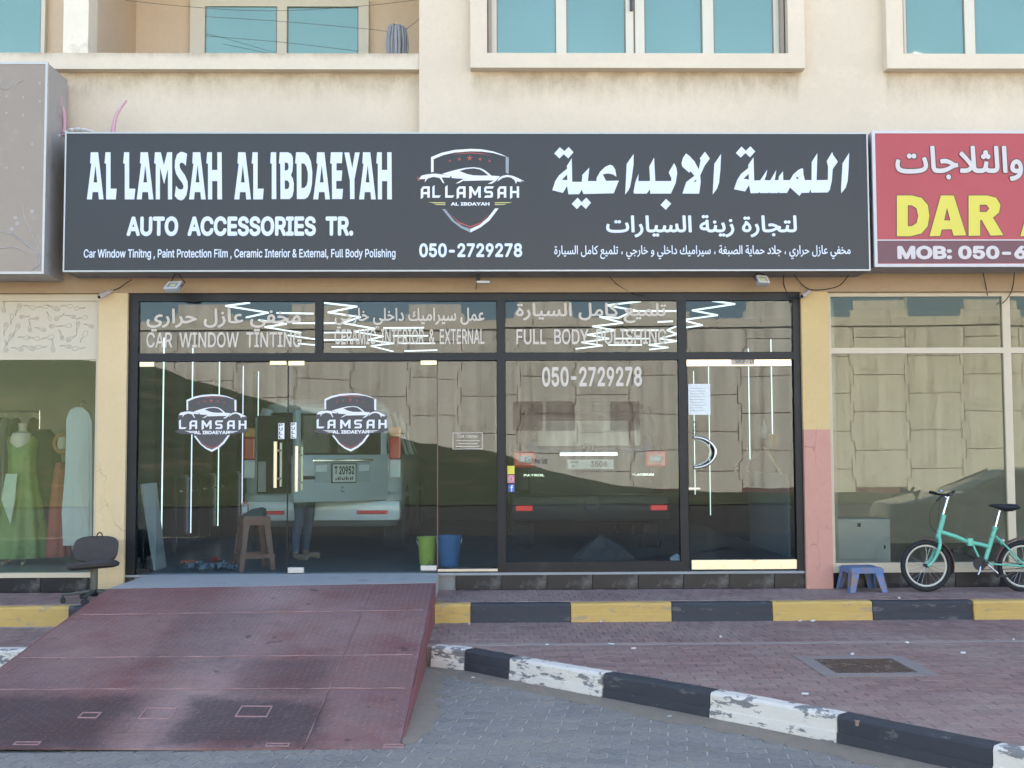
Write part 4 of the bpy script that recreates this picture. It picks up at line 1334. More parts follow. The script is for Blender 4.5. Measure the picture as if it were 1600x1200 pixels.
# arabic title, traced
AR1 = [[[(97, 68), (147, 108), (190, 65), (240, 120), (187, 183), (138, 140), (95, 184), (40, 132)]],
       [[(222, 182), (227, 428), (327, 428), (333, 355), (405, 280), (390, 420), (480, 420), (482, 385), (520, 320), (570, 272), (620, 250), (650, 260), (675, 300), (688, 375), (650, 350), (600, 340), (545, 350), (580, 418), (713, 415), (660, 547), (345, 555), (325, 510), (300, 556), (188, 558), (174, 470), (130, 543), (20, 515), (50, 420), (90, 360), (175, 290), (172, 262)], [(174, 350), (117, 408), (176, 410)]],
       [[(283, 592), (325, 640), (373, 592), (423, 645), (370, 710), (320, 665), (277, 712), (222, 658)]],
       [[(867, 138), (865, 250), (848, 380), (830, 480), (810, 520), (778, 560), (795, 240)]],
       [[(918, 345), (915, 420), (1038, 420), (1030, 268), (1080, 175), (1092, 420), (1258, 420), (1260, 390), (1232, 330), (1288, 233), (1312, 280), (1320, 340), (1305, 440), (1255, 550), (1040, 551), (1037, 505), (1003, 551), (870, 550), (866, 530), (885, 430)]],
       [[(1203, 605), (1258, 655), (1203, 720), (1147, 668)]],
       [[(1545, 300), (1565, 200), (1555, 185), (1600, 125), (1610, 115), (1660, 185), (1605, 262), (1560, 360), (1565, 430), (1550, 551), (1375, 550), (1415, 430), (1500, 365), (1462, 318), (1445, 332), (1375, 270), (1365, 235), (1380, 180), (1412, 132), (1450, 160), (1500, 215)], [(1520, 402), (1485, 428), (1518, 425)]]]
AR2 = [[[(177, 138), (170, 300), (155, 440), (135, 500), (90, 560), (107, 240)]],
       [[(390, 60), (435, 105), (482, 58), (533, 112), (480, 172), (430, 128), (383, 175), (332, 128)]],
       [[(515, 172), (522, 415), (585, 412), (658, 302), (645, 370), (628, 410), (690, 412), (752, 305), (742, 380), (735, 410), (775, 410), (780, 370), (822, 318), (825, 410), (895, 410), (930, 350), (980, 305), (1015, 287), (1032, 292), (1035, 350), (1050, 410), (1120, 410), (1122, 220), (1180, 130), (1172, 410), (1290, 408), (1292, 270), (1278, 212), (1335, 118), (1345, 150), (1393, 218), (1340, 295), (1330, 420), (1310, 510), (1290, 538), (1115, 540), (1108, 500), (1095, 540), (1015, 543), (993, 575), (895, 485), (865, 543), (785, 545), (780, 530), (770, 545), (685, 545), (680, 535), (670, 545), (585, 545), (575, 535), (565, 545), (485, 546), (470, 460), (428, 528), (312, 505), (345, 410), (385, 345), (460, 285), (462, 250)], [(465, 345), (410, 395), (468, 405)], [(965, 375), (955, 385), (985, 408), (980, 380)]],
       [[(1512, 125), (1505, 290), (1495, 420), (1475, 490), (1430, 545), (1427, 500), (1443, 235)]]]
k = 240 / 1600
mb = MB()
for base, shapes in ((860, AR1), (1100, AR2)):
    for sh in shapes:
        mb.poly([[XZ(base + p[0] * k, 220 + p[1] * k, SY) for p in L] for L in sh], SY, .003)
mb.build('arabic_title_lettering', M_SW, sg)
def line(parent, m, s, a, b, c, d, bold, ar=False, Y=SY, nm='lettering'):
    return text_px(MB(), arabic(s) if ar else s, a, b, c, d, Y, bold, .003, not ar).build(nm, m, parent)
line(sg, M_SW, 'AUTO  ACCESSORIES  TR.', 198, 338, 552, 369, .035)
line(sg, M_SW, 'Car Window Tinitng , Paint Protection Film , Ceramic Interior & External, Full Body Polishing', 131, 389, 618, 406, .014)
line(sg, M_SW, '050-2729278', 655, 380, 816, 402, .03)
line(sg, M_SW, 'لتجارة زينة السيارات', 947, 336, 1245, 371, .024, True)
line(sg, M_SW, 'مخفي عازل حراري ، جلاد حماية الصبغة ، سيراميك داخلي و خارجي ، تلميع كامل السيارة', 866, 383, 1329, 405, .014, True)
logo(sg, lambda x, y: (640 + x / 8, 225 + y / 8), SY, False)

# red neighbour sign on the right
x0 = X_(1364, 300, SY)
M_RFR = mat('sign_frame_white', (.60, .56, .54), .45, var=.1)
sr = sign_box('shop_sign', x0, x0 + 6.2, Z_(1480, 417, SY), Z_(1480, 204, SY), SY, 'red neighbouring sign with large yellow capital letters and a telephone number', mat('sign_red', (.42, .05, .058), .4, var=.12, scale=1.2), M_RFR, mat('sign_side_grey', (.33, .32, .31), .5, var=.15), .03)
MB().box(x0 + .03, x0 + 6.17, SY - .002, SY - .0005, Z_(1480, 411, SY), Z_(1480, 376, SY)).build('lower_band', mat('sign_maroon', (.14, .045, .055), .4, var=.1), sr)
MB().box(x0 + .03, x0 + 6.17, SY - .003, SY - .0005, Z_(1480, 376, SY), Z_(1480, 374.3, SY)).build('band_line', M_RFR, sr)
M_YEL = mat('sign_yellow', (.68, .58, .07), .45, var=.05)
M_OUT = mat('letter_outline', (.10, .04, .03), .5)
M_PALE = mat('letter_pale', (.62, .56, .53), .45, var=.05)
def outlined(s, a, b, c, d, m, bold, gr, ar=False):
    text_px(MB(), arabic(s) if ar else s, a - gr, b - gr, c + gr, d + gr, SY - .0032, bold + .028, .002, not ar).build('letter_outline', M_OUT, sr)
    text_px(MB(), arabic(s) if ar else s, a, b, c, d, SY - .0055, bold, .0025, not ar).build('lettering', m, sr)
BD = [[(805, 22), (900, 22), (960, 38), (998, 82), (1008, 150), (997, 215), (958, 260), (890, 277), (805, 277)], [(873, 82), (873, 215), (900, 213), (928, 195), (938, 150), (928, 103), (900, 84)]]
BA = [[(1080, 22), (1160, 22), (1238, 271), (1160, 273), (1147, 233), (1085, 235), (1075, 275), (1008, 277)], [(1118, 98), (1100, 178), (1140, 178)]]
BR = [[(1253, 22), (1370, 22), (1425, 36), (1452, 80), (1443, 130), (1405, 160), (1470, 270), (1390, 273), (1335, 175), (1325, 175), (1325, 273), (1253, 275)], [(1322, 80), (1322, 125), (1365, 125), (1383, 103), (1365, 80)]]
BA2 = [[(p[0] + 568, p[1]) for p in L] for L in BA]
mo, my = MB(), MB()
for g in (BD, BA, BR, BA2):
    for k_ in range(8):
        ox, oy = 5 * math.cos(k_ * math.pi / 4), 5 * math.sin(k_ * math.pi / 4)
        mo.poly([[XZ(1200 + (p[0] + ox) / 4, 300 + (p[1] + oy) / 4, SY) for p in L] for L in g], SY - .0006 - k_ * .0001, .0008)
    my.poly([[XZ(1200 + p[0] / 4, 300 + p[1] / 4, SY) for p in L] for L in g], SY - .0022, .0012)
mo.build('letter_outline', M_OUT, sr)
my.build('lettering', M_YEL, sr)
outlined('والثلاجات', 1399, 228, 1598, 283, M_PALE, .022, 1.0, True)
line(sr, M_PALE, 'MOB: 050-6', 1402, 384, 1604, 405, .04, Y=SY - .003)

# plain sign with faded flowers on the left
LY = 11.40
x1 = X_(72, 260, LY)
M_LS = mat('sign_taupe', (.31, .24, .18), .35, var=.16, scale=1.5, dirt=(.37, .29, .225), dirt_amt=.25, dirt_scale=3)
sl = sign_box('shop_sign', x1 - 4.5, x1, Z_(36, 428, LY), Z_(36, 97, LY), LY, 'taupe sign with faded flower tendrils over the dress shop window', M_LS, mat('sign_frame_alu', (.50, .47, .44), .4, metal=.4, var=.08), mat('sign_return_grey', (.38, .36, .34), .45, metal=.1, var=.12, dirt=(.25, .24, .22), dirt_amt=.3), .022)
M_TEN = mat('tendril_pale', (.40, .35, .32), .5, var=.08)
mb = MB()
for pts in ([(0, 361), (20, 368), (45, 385), (62, 398)], [(0, 388), (25, 387), (40, 395)], [(62, 420), (60, 390), (52, 370), (40, 345), (36, 325), (40, 312)], [(62, 415), (55, 395), (38, 378), (18, 362)], [(48, 422), (58, 416), (66, 408)],
            [(0, 136), (8, 140), (20, 133)], [(20, 140), (30, 128), (36, 126)]):
    mb.tube(catmull([PY(p[0], p[1], LY - .001) for p in pts], 6), .006, 4)
for (px, py) in ((24, 340), (27, 349), (18, 358), (50, 330), (10, 176), (36, 152), (62, 130), (10, 150), (36, 180), (62, 158), (10, 262), (36, 262), (50, 225)):
    mb.lathe([(.02 if py > 300 else .011, 0), (0.0, .002)], PY(px, py, LY - .001), 'Y', 8)
mb.build('tendril_print', M_TEN, sl)['kind'] = 'stuff'

# ------------------------------------------------------------------ left dress shop front
M_CR = mat('cream_frame', (.60, .51, .36), .5, var=.08, scale=4)
zh = fz(470, 75)
sfl = empty('storefront', (-5.6, 12.04, ZF), 'cream framed dress shop window with a paisley panel above', 'shop front')
zlt0, zlt1 = fz(562, 75), fz(551, 75)
zbl = fz(895, 75)
f = MB()
f.box(-9.5, pl[0] - .002, F + .01, F + .08, zh, zf_top - .002)
f.box(fx(147), pl[0] - .002, F + .01, F + .08, zbl, zh)
f.box(-9.5, fx(147), F + .012, F + .078, zlt0, zlt1)
f.box(-9.5, pl[0] - .002, F - .02, F + .1, ZF - .018, zbl)
f.box(-6.9, -6.85, F + .011, F + .079, zbl, zh)
f.build('frame', M_CR, sfl)
pane('display_pane', -6.85, fx(147), zbl, zlt0, GL, sfl, M_GLASS2, (0, .05))
pane('display_pane', -9.5, -6.9, zbl, zlt0, GL, sfl, M_GLASS2)
tpp = MB().box(-9.5, fx(147), GL - .004, GL + .01, zlt1, zh).build('paisley_panel', mat('cream_film', (.60, .52, .39), .45, var=.06, scale=2), sfl)
mb = MB()
pr_ = random.Random(3)
for i in range(8):
    for j in range(5):
        cx = 8 + i * 19 + (9 if j % 2 else 0) + pr_.uniform(-3, 3); cy = 480 + j * 15.5 + pr_.uniform(-3, 3)
        if cx > 140: continue
        a = pr_.choice((0.25, 2.9, 1.4, -1.2, .1, 3.3, .4)) + pr_.uniform(-.3, .3); s = pr_.uniform(7, 9.5)
        def PP(p):
            return PY(min(146, cx + s * (p[0] * math.cos(a) - p[1] * math.sin(a))), cy + s * (p[0] * math.sin(a) + p[1] * math.cos(a)), GL - .005)
        mb.tube(catmull([PP(p) for p in [(-1.2, .25), (-.6, .1), (-.1, .22), (.4, .38), (.85, .3), (1.0, .0), (.8, -.3), (.35, -.3), (-.1, -.05), (-.7, -.05), (-1.25, .22)]], 4), .0016, 4)
        if pr_.random() < .7:
            mb.tube(catmull([PP(p) for p in [(.25, .05), (.5, .2), (.75, .12), (.7, -.1), (.45, -.14), (.25, .05)]], 4), .0018, 4)
mb.build('paisley_print', mat('paisley_ink', (.33, .28, .21), .6), tpp)

# ------------------------------------------------------------------ right empty shop front
sfr = empty('storefront', (6.4, 12.04, ZF), 'cream framed window of the empty shop behind the bicycle', 'shop front')
zrt0, zrt1 = fz(552, 1440), fz(543, 1440)
zrh = fz(463, 1440)
zbr = fz(879, 1440)
f = MB()
f.box(pr[1] + .002, 9.5, F + .01, F + .08, zrh, zf_top - .002)
f.box(pr[1] + .002, fx(1303), F + .01, F + .08, zbr, zrh)
mx0, mx1 = X_(1570, 600, F), X_(1582, 600, F)
f.box(mx0, mx1, F + .01, F + .08, zbr, zrh)
f.box(mx0 + 1.8, mx1 + 1.8, F + .01, F + .08, zbr, zrh)
for a, b in ((fx(1303), mx0), (mx1, mx0 + 1.8), (mx1 + 1.8, 9.5)): f.box(a, b, F + .012, F + .078, zrt0, zrt1)
f.box(pr[1] + .002, 9.5, F - .012, F + .1, ZF - .018, zbr)
f.build('frame', M_CR, sfr)
M_GLASS3 = glass('bronze_film_glass', (.78, .80, .77), .028, rcol=(.96, 1, .9), wave=.0007, wscale=.9)
pane('display_pane', fx(1303), mx0, zbr, zrt0, GL, sfr, M_GLASS3, (.0, .1))
pane('transom_pane', fx(1303), mx0, zrt1, zrh, GL, sfr, M_GLASS3, (.03, .06))
for a, b in ((mx1, mx0 + 1.8), (mx1 + 1.8, 9.5)):
    pane('display_pane', a, b, zbr, zrt0, GL, sfr, M_GLASS3, (0, -.05)); pane('transom_pane', a, b, zrt1, zrh, GL, sfr, M_GLASS3)
# ------------------------------------------------------------------ across the street (seen in the glass)
WYr = -23.0
def ribbed_mat():
    M = mat('ribbed_concrete', (.53, .50, .44), .9, var=.08, scale=.5, bump=0, dirt=(.40, .36, .30), dirt_amt=.3, dirt_scale=.7)
    nt = M.node_tree
    b = nt.nodes['Principled BSDF']
    ge = nt.nodes.new('ShaderNodeNewGeometry')
    mp = nt.nodes.new('ShaderNodeMapping'); mp.inputs['Scale'].default_value = (4.5, 4.5, .09)
    nt.links.new(ge.outputs['Position'], mp.inputs[0])
    n = nt.nodes.new('ShaderNodeTexNoise'); n.inputs['Scale'].default_value = 1; n.inputs['Detail'].default_value = 3
    nt.links.new(mp.outputs[0], n.inputs['Vector'])
    bp = nt.nodes.new('ShaderNodeBump'); bp.inputs['Strength'].default_value = .8; bp.inputs['Distance'].default_value = .05
    nt.links.new(n.outputs['Fac'], bp.inputs['Height']); nt.links.new(bp.outputs[0], b.inputs['Normal'])
    old = b.inputs['Base Color'].links[0].from_socket       # lighter and darker streaks follow the rib noise
    mr_ = nt.nodes.new('ShaderNodeMapRange'); mr_.inputs[1].default_value = .3; mr_.inputs[2].default_value = .7; mr_.inputs[3].default_value = .76; mr_.inputs[4].default_value = 1.14
    nt.links.new(n.outputs['Fac'], mr_.inputs[0])
    hv = nt.nodes.new('ShaderNodeHueSaturation'); hv.inputs['Saturation'].default_value = .85
    nt.links.new(old, hv.inputs['Color']); nt.links.new(mr_.outputs[0], hv.inputs['Value']); nt.links.new(hv.outputs[0], b.inputs['Base Color'])
    return M
M_RIB = ribbed_mat()
rw = MB().box(-60, 60, WYr - .6, WYr - .13, -.05, 7.0).build('retaining_wall', mat('wall_core', (.17, .093, .08), .95))
tag(rw, 'tall concrete panel retaining wall across the road', 'wall')
PWr, PHr, a_, g_ = 2.25, 1.5, .07, .0135
q = PHr / 4
hw = PWr / 2
def panel_pts(full=True):
    o = hw + a_ - g_; i = hw - a_ - g_; t = PHr / 2 - g_
    return [(-i, -t), (i, -t), (i, -q), (o, -q + g_), (o, q - g_), (i, q), (i, t), (-i, t), (-i, q), (-o, q - g_), (-o, -q + g_), (-i, -q)]
pm_ = MB()
pp = panel_pts()
n = len(pp)
pm_.add([(p[0], 0, p[1]) for p in pp] + [(p[0] * .994, .012, p[1] * .99) for p in pp], [tuple(range(n, 2 * n))] + [(i, (i + 1) % n, n + (i + 1) % n, n + i) for i in range(n)])
src = None
for c in range(-13, 13):
    for r in range(0, 6):
        cz = r * PHr + (PHr / 2 if c % 2 else 0) + .25
        if cz - PHr / 2 > 6.6: continue
        if src is None:
            src = meshobj('panel', pm_.v, pm_.f, M_RIB, rw, origin=(0, 0, 0))
            src.location = Vector((c * PWr, WYr - .125, cz)) - rw.location
        else:
            o = copyobj(src, Vector((c * PWr, WYr - .125, cz)) - rw.location, rw)
M_COP = mat('coping_concrete', (.52, .49, .43), .9, var=.12, scale=.6, dirt=(.33, .31, .27), dirt_amt=.3, dirt_scale=.8)
for k in range(-32, 32):
    MB().box(k * 1.8 + .012, k * 1.8 + 1.788, WYr - .5, WYr - .06, 6.73, 7.08).build('parapet_panel', M_COP, rw)

rw.rotation_euler = (0, -.005, 0)
# grass bank in front of the wall
def bank_h(x):
    pts = [(-45, 6.6), (-24, 6.2), (-13.5, 5.3), (-7.9, 3.55), (-3.2, 2.2), (.3, 1.8), (2.4, 1.05), (4.9, .45), (7.4, .22), (14, .12), (45, .12)]
    for (x0, h0), (x1, h1) in zip(pts[:-1], pts[1:]):
        if x0 <= x <= x1: return h0 + (h1 - h0) * (x - x0) / (x1 - x0)
    return .1
mb = MB()
NX, NY = 120, 14
vs = []
for j in range(NY + 1):
    for i in range(NX + 1):
        x = -45 + 90 * i / NX; t = j / NY
        y = -15.2 + (WYr - .12 + 15.2) * t
        s = t * t * (3 - 2 * t) * .35 + t * .65
        vs.append((x, y, bank_h(x) * s + rnd.uniform(-.04, .04) * (1 if t > 0 else 0) + (.02 if t == 0 else 0)))
fs = [(j * (NX + 1) + i, (j + 1) * (NX + 1) + i, (j + 1) * (NX + 1) + i + 1, j * (NX + 1) + i + 1) for j in range(NY) for i in range(NX)]
M_GRASS = mat('dry_grass', (.036, .045, .022), .95, var=.45, scale=1.4, bump=.6, bscale=30, stretch=(.35, 1, 2.2), dirt=(.085, .07, .042), dirt_amt=.35, dirt_scale=1.2)
tag(meshobj('embankment', vs, fs, M_GRASS, None, True), kind='structure')

# high-mast street lamp beyond the wall
lx_, ly_ = 17.6, -25.5
lamp = empty('street_lamp', (lx_, ly_, 0), 'tall high-mast street lamp with four lamp heads mirrored in the upper window', 'street lamp')
MB().lathe([(.22, 0), (.2, 1), (.1, 18.6), (.0, 18.62)], (lx_, ly_, 0), n=12).build('pole', mat('galvanised', (.4, .42, .42), .5, metal=.5), lamp, True)
for k in range(4):
    a = math.radians(20 + 50 * k - 20) if k < 2 else math.radians(180 - 20 * (k - 2) - 10)
    dx, dy = math.cos(a) * 1.1, math.sin(a) * .4 * (1 if k % 2 else -1)
    ar_ = MB().tube([(lx_, ly_, 18.4), (lx_ + dx * .6, ly_ + dy * .6, 18.7), (lx_ + dx, ly_ + dy, 18.3)], .05, 8).build('arm', MATS['galvanised'], lamp)
    hb = MB().box(lx_ + dx * 1.0 - .3, lx_ + dx * 1.0 + .3, ly_ + dy - .2, ly_ + dy + .2, 17.95, 18.25, .06)
    hb.build('lamp_head', mat('lamp_grey', (.25, .26, .26), .5), lamp)

# ------------------------------------------------------------------ vehicles
def loop_pts(z, hw, yr, yf, r, nseg=6):
    pts = []
    for (cx, cy, a0) in ((hw - r, yf - r, 0), (-hw + r, yf - r, 90), (-hw + r, yr + r, 180), (hw - r, yr + r, 270)):
        for k in range(nseg + 1):
            t = math.radians(a0 + 90 * k / nseg)
            pts.append((cx + r * math.cos(t), cy + r * math.sin(t), z))
    return pts
def loft(levels, cap0=False, cap1=False):
    mb = MB()
    L = [loop_pts(*l) for l in levels]
    n = len(L[0])
    vs = [p for l in L for p in l]
    fs = []
    for k in range(len(L) - 1):
        for i in range(n): fs.append((k * n + i, k * n + (i + 1) % n, (k + 1) * n + (i + 1) % n, (k + 1) * n + i))
    if cap0: fs.append(tuple(range(n - 1, -1, -1)))
    if cap1: fs.append(tuple((len(L) - 1) * n + i for i in range(n)))
    return mb.add(vs, fs)
M_TYRE = mat('tyre_rubber', (.02, .02, .021), .85, var=.2, scale=20)
M_RIM = mat('alloy_rim', (.42, .43, .44), .3, metal=.8)
M_CARGL = mat('car_glass', (.012, .015, .017), .06, spec=.6)
M_TRIM2 = mat('black_trim', (.02, .021, .023), .5)
M_REDL = mat('tail_lens_red', (.85, .035, .03), .15, coat=.4)
M_AMB = mat('tail_lens_amber', (.75, .25, .03), .15, coat=.4)
M_CLR = mat('tail_lens_clear', (.62, .63, .62), .12, coat=.4)
M_CHR = mat('chrome', (.75, .76, .77), .1, metal=1.0, var=.02)
def wheel(root, M, x, y, R, w, s):
    t = MB().lathe([(R * .62, -w / 2), (R * .93, -w / 2), (R, -w / 2 + .03), (R, w / 2 - .03), (R * .93, w / 2), (R * .62, w / 2)], (0, 0, 0), 'X', 32).xform(M @ Matrix.Translation((x, y, R)))
    wo = t.build('wheel', M_TYRE, root, True)
    r = MB().lathe([(.0, s * w * .38), (R * .12, s * w * .4), (R * .15, s * w * .3), (R * .55, s * w * .22), (R * .64, s * w * .42), (R * .64, -s * w * .4)], (0, 0, 0), 'X', 24)
    for k in range(6):
        a = k * math.pi / 3
        r.tube([(s * w * .36, R * .1 * math.cos(a), R * .1 * math.sin(a)), (s * w * .36, R * .6 * math.cos(a), R * .6 * math.sin(a))], .028, 6)
    r.xform(M @ Matrix.Translation((x, y, R))).build('rim', M_RIM, wo, True)
def vehicle(name, label, loc, rotz, lower, green, roof, paint_m, wheels, R, pillars, W=.24):
    root = empty(name, loc, label, 'car')
    M = Matrix.Translation(loc) @ Matrix.Rotation(rotz, 4, 'Z')
    loft(lower, True, True).xform(M).build('body', paint_m, root, True)
    loft(green).xform(M).build('windows', M_CARGL, root, True)
    loft(roof, False, True).xform(M).build('roof', paint_m, root, True)
    for (y0, z0, y1, z1, hw0, hw1, r) in pillars:
        for s in (-1, 1):
            MB().tube([(s * hw0, y0, z0), (s * (hw0 + hw1) / 2 * 1.004, (y0 + y1) / 2, (z0 + z1) / 2), (s * hw1, y1, z1)], r, 8).xform(M).build('pillar', paint_m, root, True)
    for (y, hw_) in wheels:
        for s in (-1, 1):
            MB().lathe([(R * 1.14, -.02), (R * 1.14, .02)], (0, 0, 0), 'X', 28).xform(M @ Matrix.Translation((s * (hw_ + W / 2 - .012), y, R))).build('wheel_arch', M_TRIM2, root)
            wheel(root, M, s * hw_, y, R, W, s)
    return root, M
M_DKCAR = mat('dark_car_paint', (.22, .23, .23), .2, var=.1, coat=.6)
root, M = vehicle('parked_car', 'dark saloon car parked in the street and mirrored in the empty shop window', (12.1, 1.3, 0), math.pi / 2,
    [(.2, .78, .15, 4.45, .3), (.35, .86, 0, 4.6, .35), (.6, .88, 0, 4.6, .4), (.74, .88, .04, 4.5, .4), (.9, .86, .1, 3.7, .35), (.97, .83, .2, 3.25, .3)],
    [(.97, .83, .2, 3.25, .3), (1.2, .72, .85, 2.65, .25), (1.36, .63, 1.2, 2.2, .2)], [(1.36, .63, 1.2, 2.2, .2), (1.41, .56, 1.35, 2.0, .2), (1.43, .4, 1.5, 1.8, .15)],
    M_DKCAR, [(.85, .76), (3.65, .76)], .32, [(.5, .97, 1.2, 1.36, .8, .62, .04), (1.75, .97, 1.75, 1.38, .84, .64, .03), (3.1, .97, 2.2, 1.36, .8, .62, .035)], .22)
# ------------------------------------------------------------------ small things on the facade
M_WPL = mat('white_plastic', (.62, .60, .56), .5, var=.08)
M_CAB = mat('black_cable', (.025, .025, .025), .6)
def floodlight(px, py, Y, w, tilt, yawz, label):
    c = PY(px, py, Y)
    r = empty('floodlight', c, label, 'floodlight', 'floodlights under the sign')
    M = Matrix.Translation(c) @ Matrix.Rotation(yawz, 4, 'Z') @ Matrix.Rotation(tilt, 4, 'X')
    h = w * .8
    MB().box(-w / 2, w / 2, .0, .05, -h / 2, h / 2, .012).xform(M).build('housing', mat('lamp_housing', (.30, .30, .29), .5), r)
    f = MB()
    t = .018
    f.box(-w / 2, w / 2, -.012, 0, -h / 2, -h / 2 + t); f.box(-w / 2, w / 2, -.012, 0, h / 2 - t, h / 2)
    f.box(-w / 2, -w / 2 + t, -.012, 0, -h / 2 + t, h / 2 - t); f.box(w / 2 - t, w / 2, -.012, 0, -h / 2 + t, h / 2 - t)
    f.xform(M).build('bezel', M_WPL, r)
    MB().box(-w / 2 + t, w / 2 - t, -.004, -.0005, -h / 2 + t, h / 2 - t).xform(M).build('lens', mat('lamp_lens', (.33, .35, .33), .15), r)
    MB().box(-.03, .03, -.002, -.0045, -.02, .02).xform(M).build('chip', mat('lamp_chip', (.6, .55, .3), .4), r)
    top = M @ Vector((0, .03, h / 2))
    zt = zA + .004
    MB().tube([M @ Vector((-w / 2 - .006, .02, 0)), M @ Vector((-w / 2 - .006, .03, h / 2 + .03)), Vector((top.x - .02, top.y, zt)), Vector((top.x + .02, top.y, zt)), M @ Vector((w / 2 + .006, .03, h / 2 + .03)), M @ Vector((w / 2 + .006, .02, 0))], .006, 6).build('bracket', M_CAB, r)
floodlight(270, 446, 11.62, .15, math.radians(-48), math.radians(-18), 'white rimmed floodlight under the dark sign near the dress shop')
floodlight(1192, 437, 11.62, .12, math.radians(-35), math.radians(20), 'small floodlight under the dark sign near the yellow pier')
c = PY(755, 440, 11.7)
r = empty('sign_lamp', c, 'small flat white lamp under the middle of the dark sign', 'lamp')
MB().box(c.x - .065, c.x + .065, c.y - .03, c.y + .03, c.z - .018, c.z + .006, .006).build('diffuser', M_WPL, r)
MB().box(c.x - .07, c.x - .03, c.y - .012, c.y + .012, c.z + .005, zA + .006).build('stem', M_CAB, r)
def bullet(px, py, px2, py2, Y, label):
    a, b = PY(px, py, Y), PY(px2, py2, Y + .12)
    r = empty('security_camera', b, label, 'camera', 'small cameras under the signs')
    MB().tube([a, a.lerp(b, .15), b], [.02, .026, .024], 12).build('body', mat('camera_shell', (.50, .43, .40), .5), r, True)
    d = (a - b).normalized()
    MB().tube([a + d * .001, a + d * .008], [.017, .014], 12).build('lens', mat('camera_lens', (.01, .01, .012), .1), r, True)
    MB().tube([b, b + Vector((.02, .06, .02)), Vector((b.x + .03, 11.95, b.z + .03))], .008, 6).build('mount', M_WPL, r)
bullet(155, 464, 171, 456, 11.78, 'small bullet camera on the cream pier beside the paisley panel')
bullet(1253, 463, 1264, 456, 11.80, 'small bullet camera at the top of the yellow pier')
def cable(label, pts, Y, rad=.005, nm='cable'):
    P = catmull([PY(x, y, Y + dy) for (x, y, dy) in pts], 6)
    tag(MB().tube(P, rad, 6).build(nm, M_CAB, None, True), label, 'cable', 'loose cables under the signs')
cable('thin cable running up from the camera on the cream pier', [(171, 456, .1), (186, 450, .08), (196, 443, .0), (206, 437, -.1)], 11.85)
cable('loose cable drooping beside the yellow pier to the sign', [(1240, 428, -.1), (1250, 441, .02), (1265, 452, .06), (1290, 452, .08), (1313, 445, .06), (1330, 424, -.1)], 11.86)
cable('short cable looping down over the corner of the black frame', [(1224, 428, -.1), (1225, 446, .05), (1233, 461, .06), (1247, 466, .06), (1256, 462, -.02)], 11.88)
cable('short dark cable hanging from the red sign', [(1536, 426, -.1), (1540, 445, .04), (1543, 462, .08)], 11.88)
cable('dark cable hanging beside the mullion of the empty shop', [(1585, 426, -.1), (1582, 450, .05), (1574, 466, .08), (1566, 474, .09)], 11.88)
cable('thin cable sagging across the header above the middle window', [(952, 432, -.1), (965, 445, .03), (985, 456, .05), (1008, 462, .07)], 11.90, .004)
cable('thin cable dropping from the small flat lamp', [(745, 440, -.1), (744, 450, .05), (742, 460, .07)], 11.88, .003)
# pink sleeves sticking up behind the signs
M_PINK = mat('pink_sleeve', (.62, .33, .38), .6, var=.15, scale=12)
def sleeve(label, pts, rr, Y):
    P = catmull([PY(x, y, Y) for (x, y) in pts], 6)
    n = len(P)
    tag(MB().tube(P, [rr[0] + (rr[1] - rr[0]) * i / (n - 1) for i in range(n)], 10).build('conduit', M_PINK, None, True), label, 'conduit', 'pink conduits behind the signs')
sleeve('bent pink conduit in the gap between taupe and dark sign', [(92, 213), (86, 195), (90, 178), (95, 160), (94, 143)], (.026, .012), 11.80)
sleeve('straight short pink conduit touching the bent one', [(99, 212), (101, 195), (100, 178), (97, 165)], (.022, .012), 11.84)
sleeve('single pink conduit leaning out above the dark sign', [(176, 215), (178, 195), (184, 176), (198, 157)], (.026, .01), 11.80)
mb = MB()
for (px, py, r_) in ((104, 207, .03), (112, 204, .035), (122, 203, .035), (132, 204, .035), (142, 206, .03), (150, 209, .02), (90, 212, .03)):
    c = PY(px, py, 11.76)
    mb.lathe([(0, -r_ * .8), (r_ * .8, -r_ * .6), (r_ * 1.3, 0), (r_ * .9, r_ * .5), (0, r_ * .8)], c, n=10)
tag(mb.build('foam_sealant', mat('foam_white', (.66, .64, .6), .9, var=.1, scale=20, bump=.5, bscale=60), None, True), 'lumpy white sealing foam on the left end of the dark sign', 'foam')
# mop and clothes lines on the balcony
c = PY(620, 60, 12.45)
mop = empty('mop', (c.x, c.y, 4.95), 'grey string mop drying upside down on the balcony', 'mop')
MB().tube([(c.x + .06, c.y + .05, 4.95), (c.x, c.y, c.z + .11)], .013, 8).build('handle', mat('mop_handle', (.4, .36, .3), .6), mop)
mb = MB()
mr_ = random.Random(5)
for k in range(70):
    a = mr_.uniform(0, 2 * math.pi); rr = mr_.uniform(.03, .12)
    dx, dy = math.cos(a) * rr, math.sin(a) * rr * .7
    P = catmull([(c.x + dx * .15, c.y + dy * .15, c.z + .135), (c.x + dx * .75, c.y + dy * .75, c.z + .12 + mr_.uniform(-.01, .015)), (c.x + dx, c.y + dy, c.z + .02), (c.x + dx * 1.05 + mr_.uniform(-.01, .01), c.y + dy, c.z - .1), (c.x + dx * .95, c.y + dy, c.z - .2 - mr_.uniform(0, .08))], 3)
    mb.tube(P, .008, 5)
mb.build('mop_strings', mat('mop_grey', (.34, .33, .34), .95, var=.25, scale=30), mop)['kind'] = 'stuff'
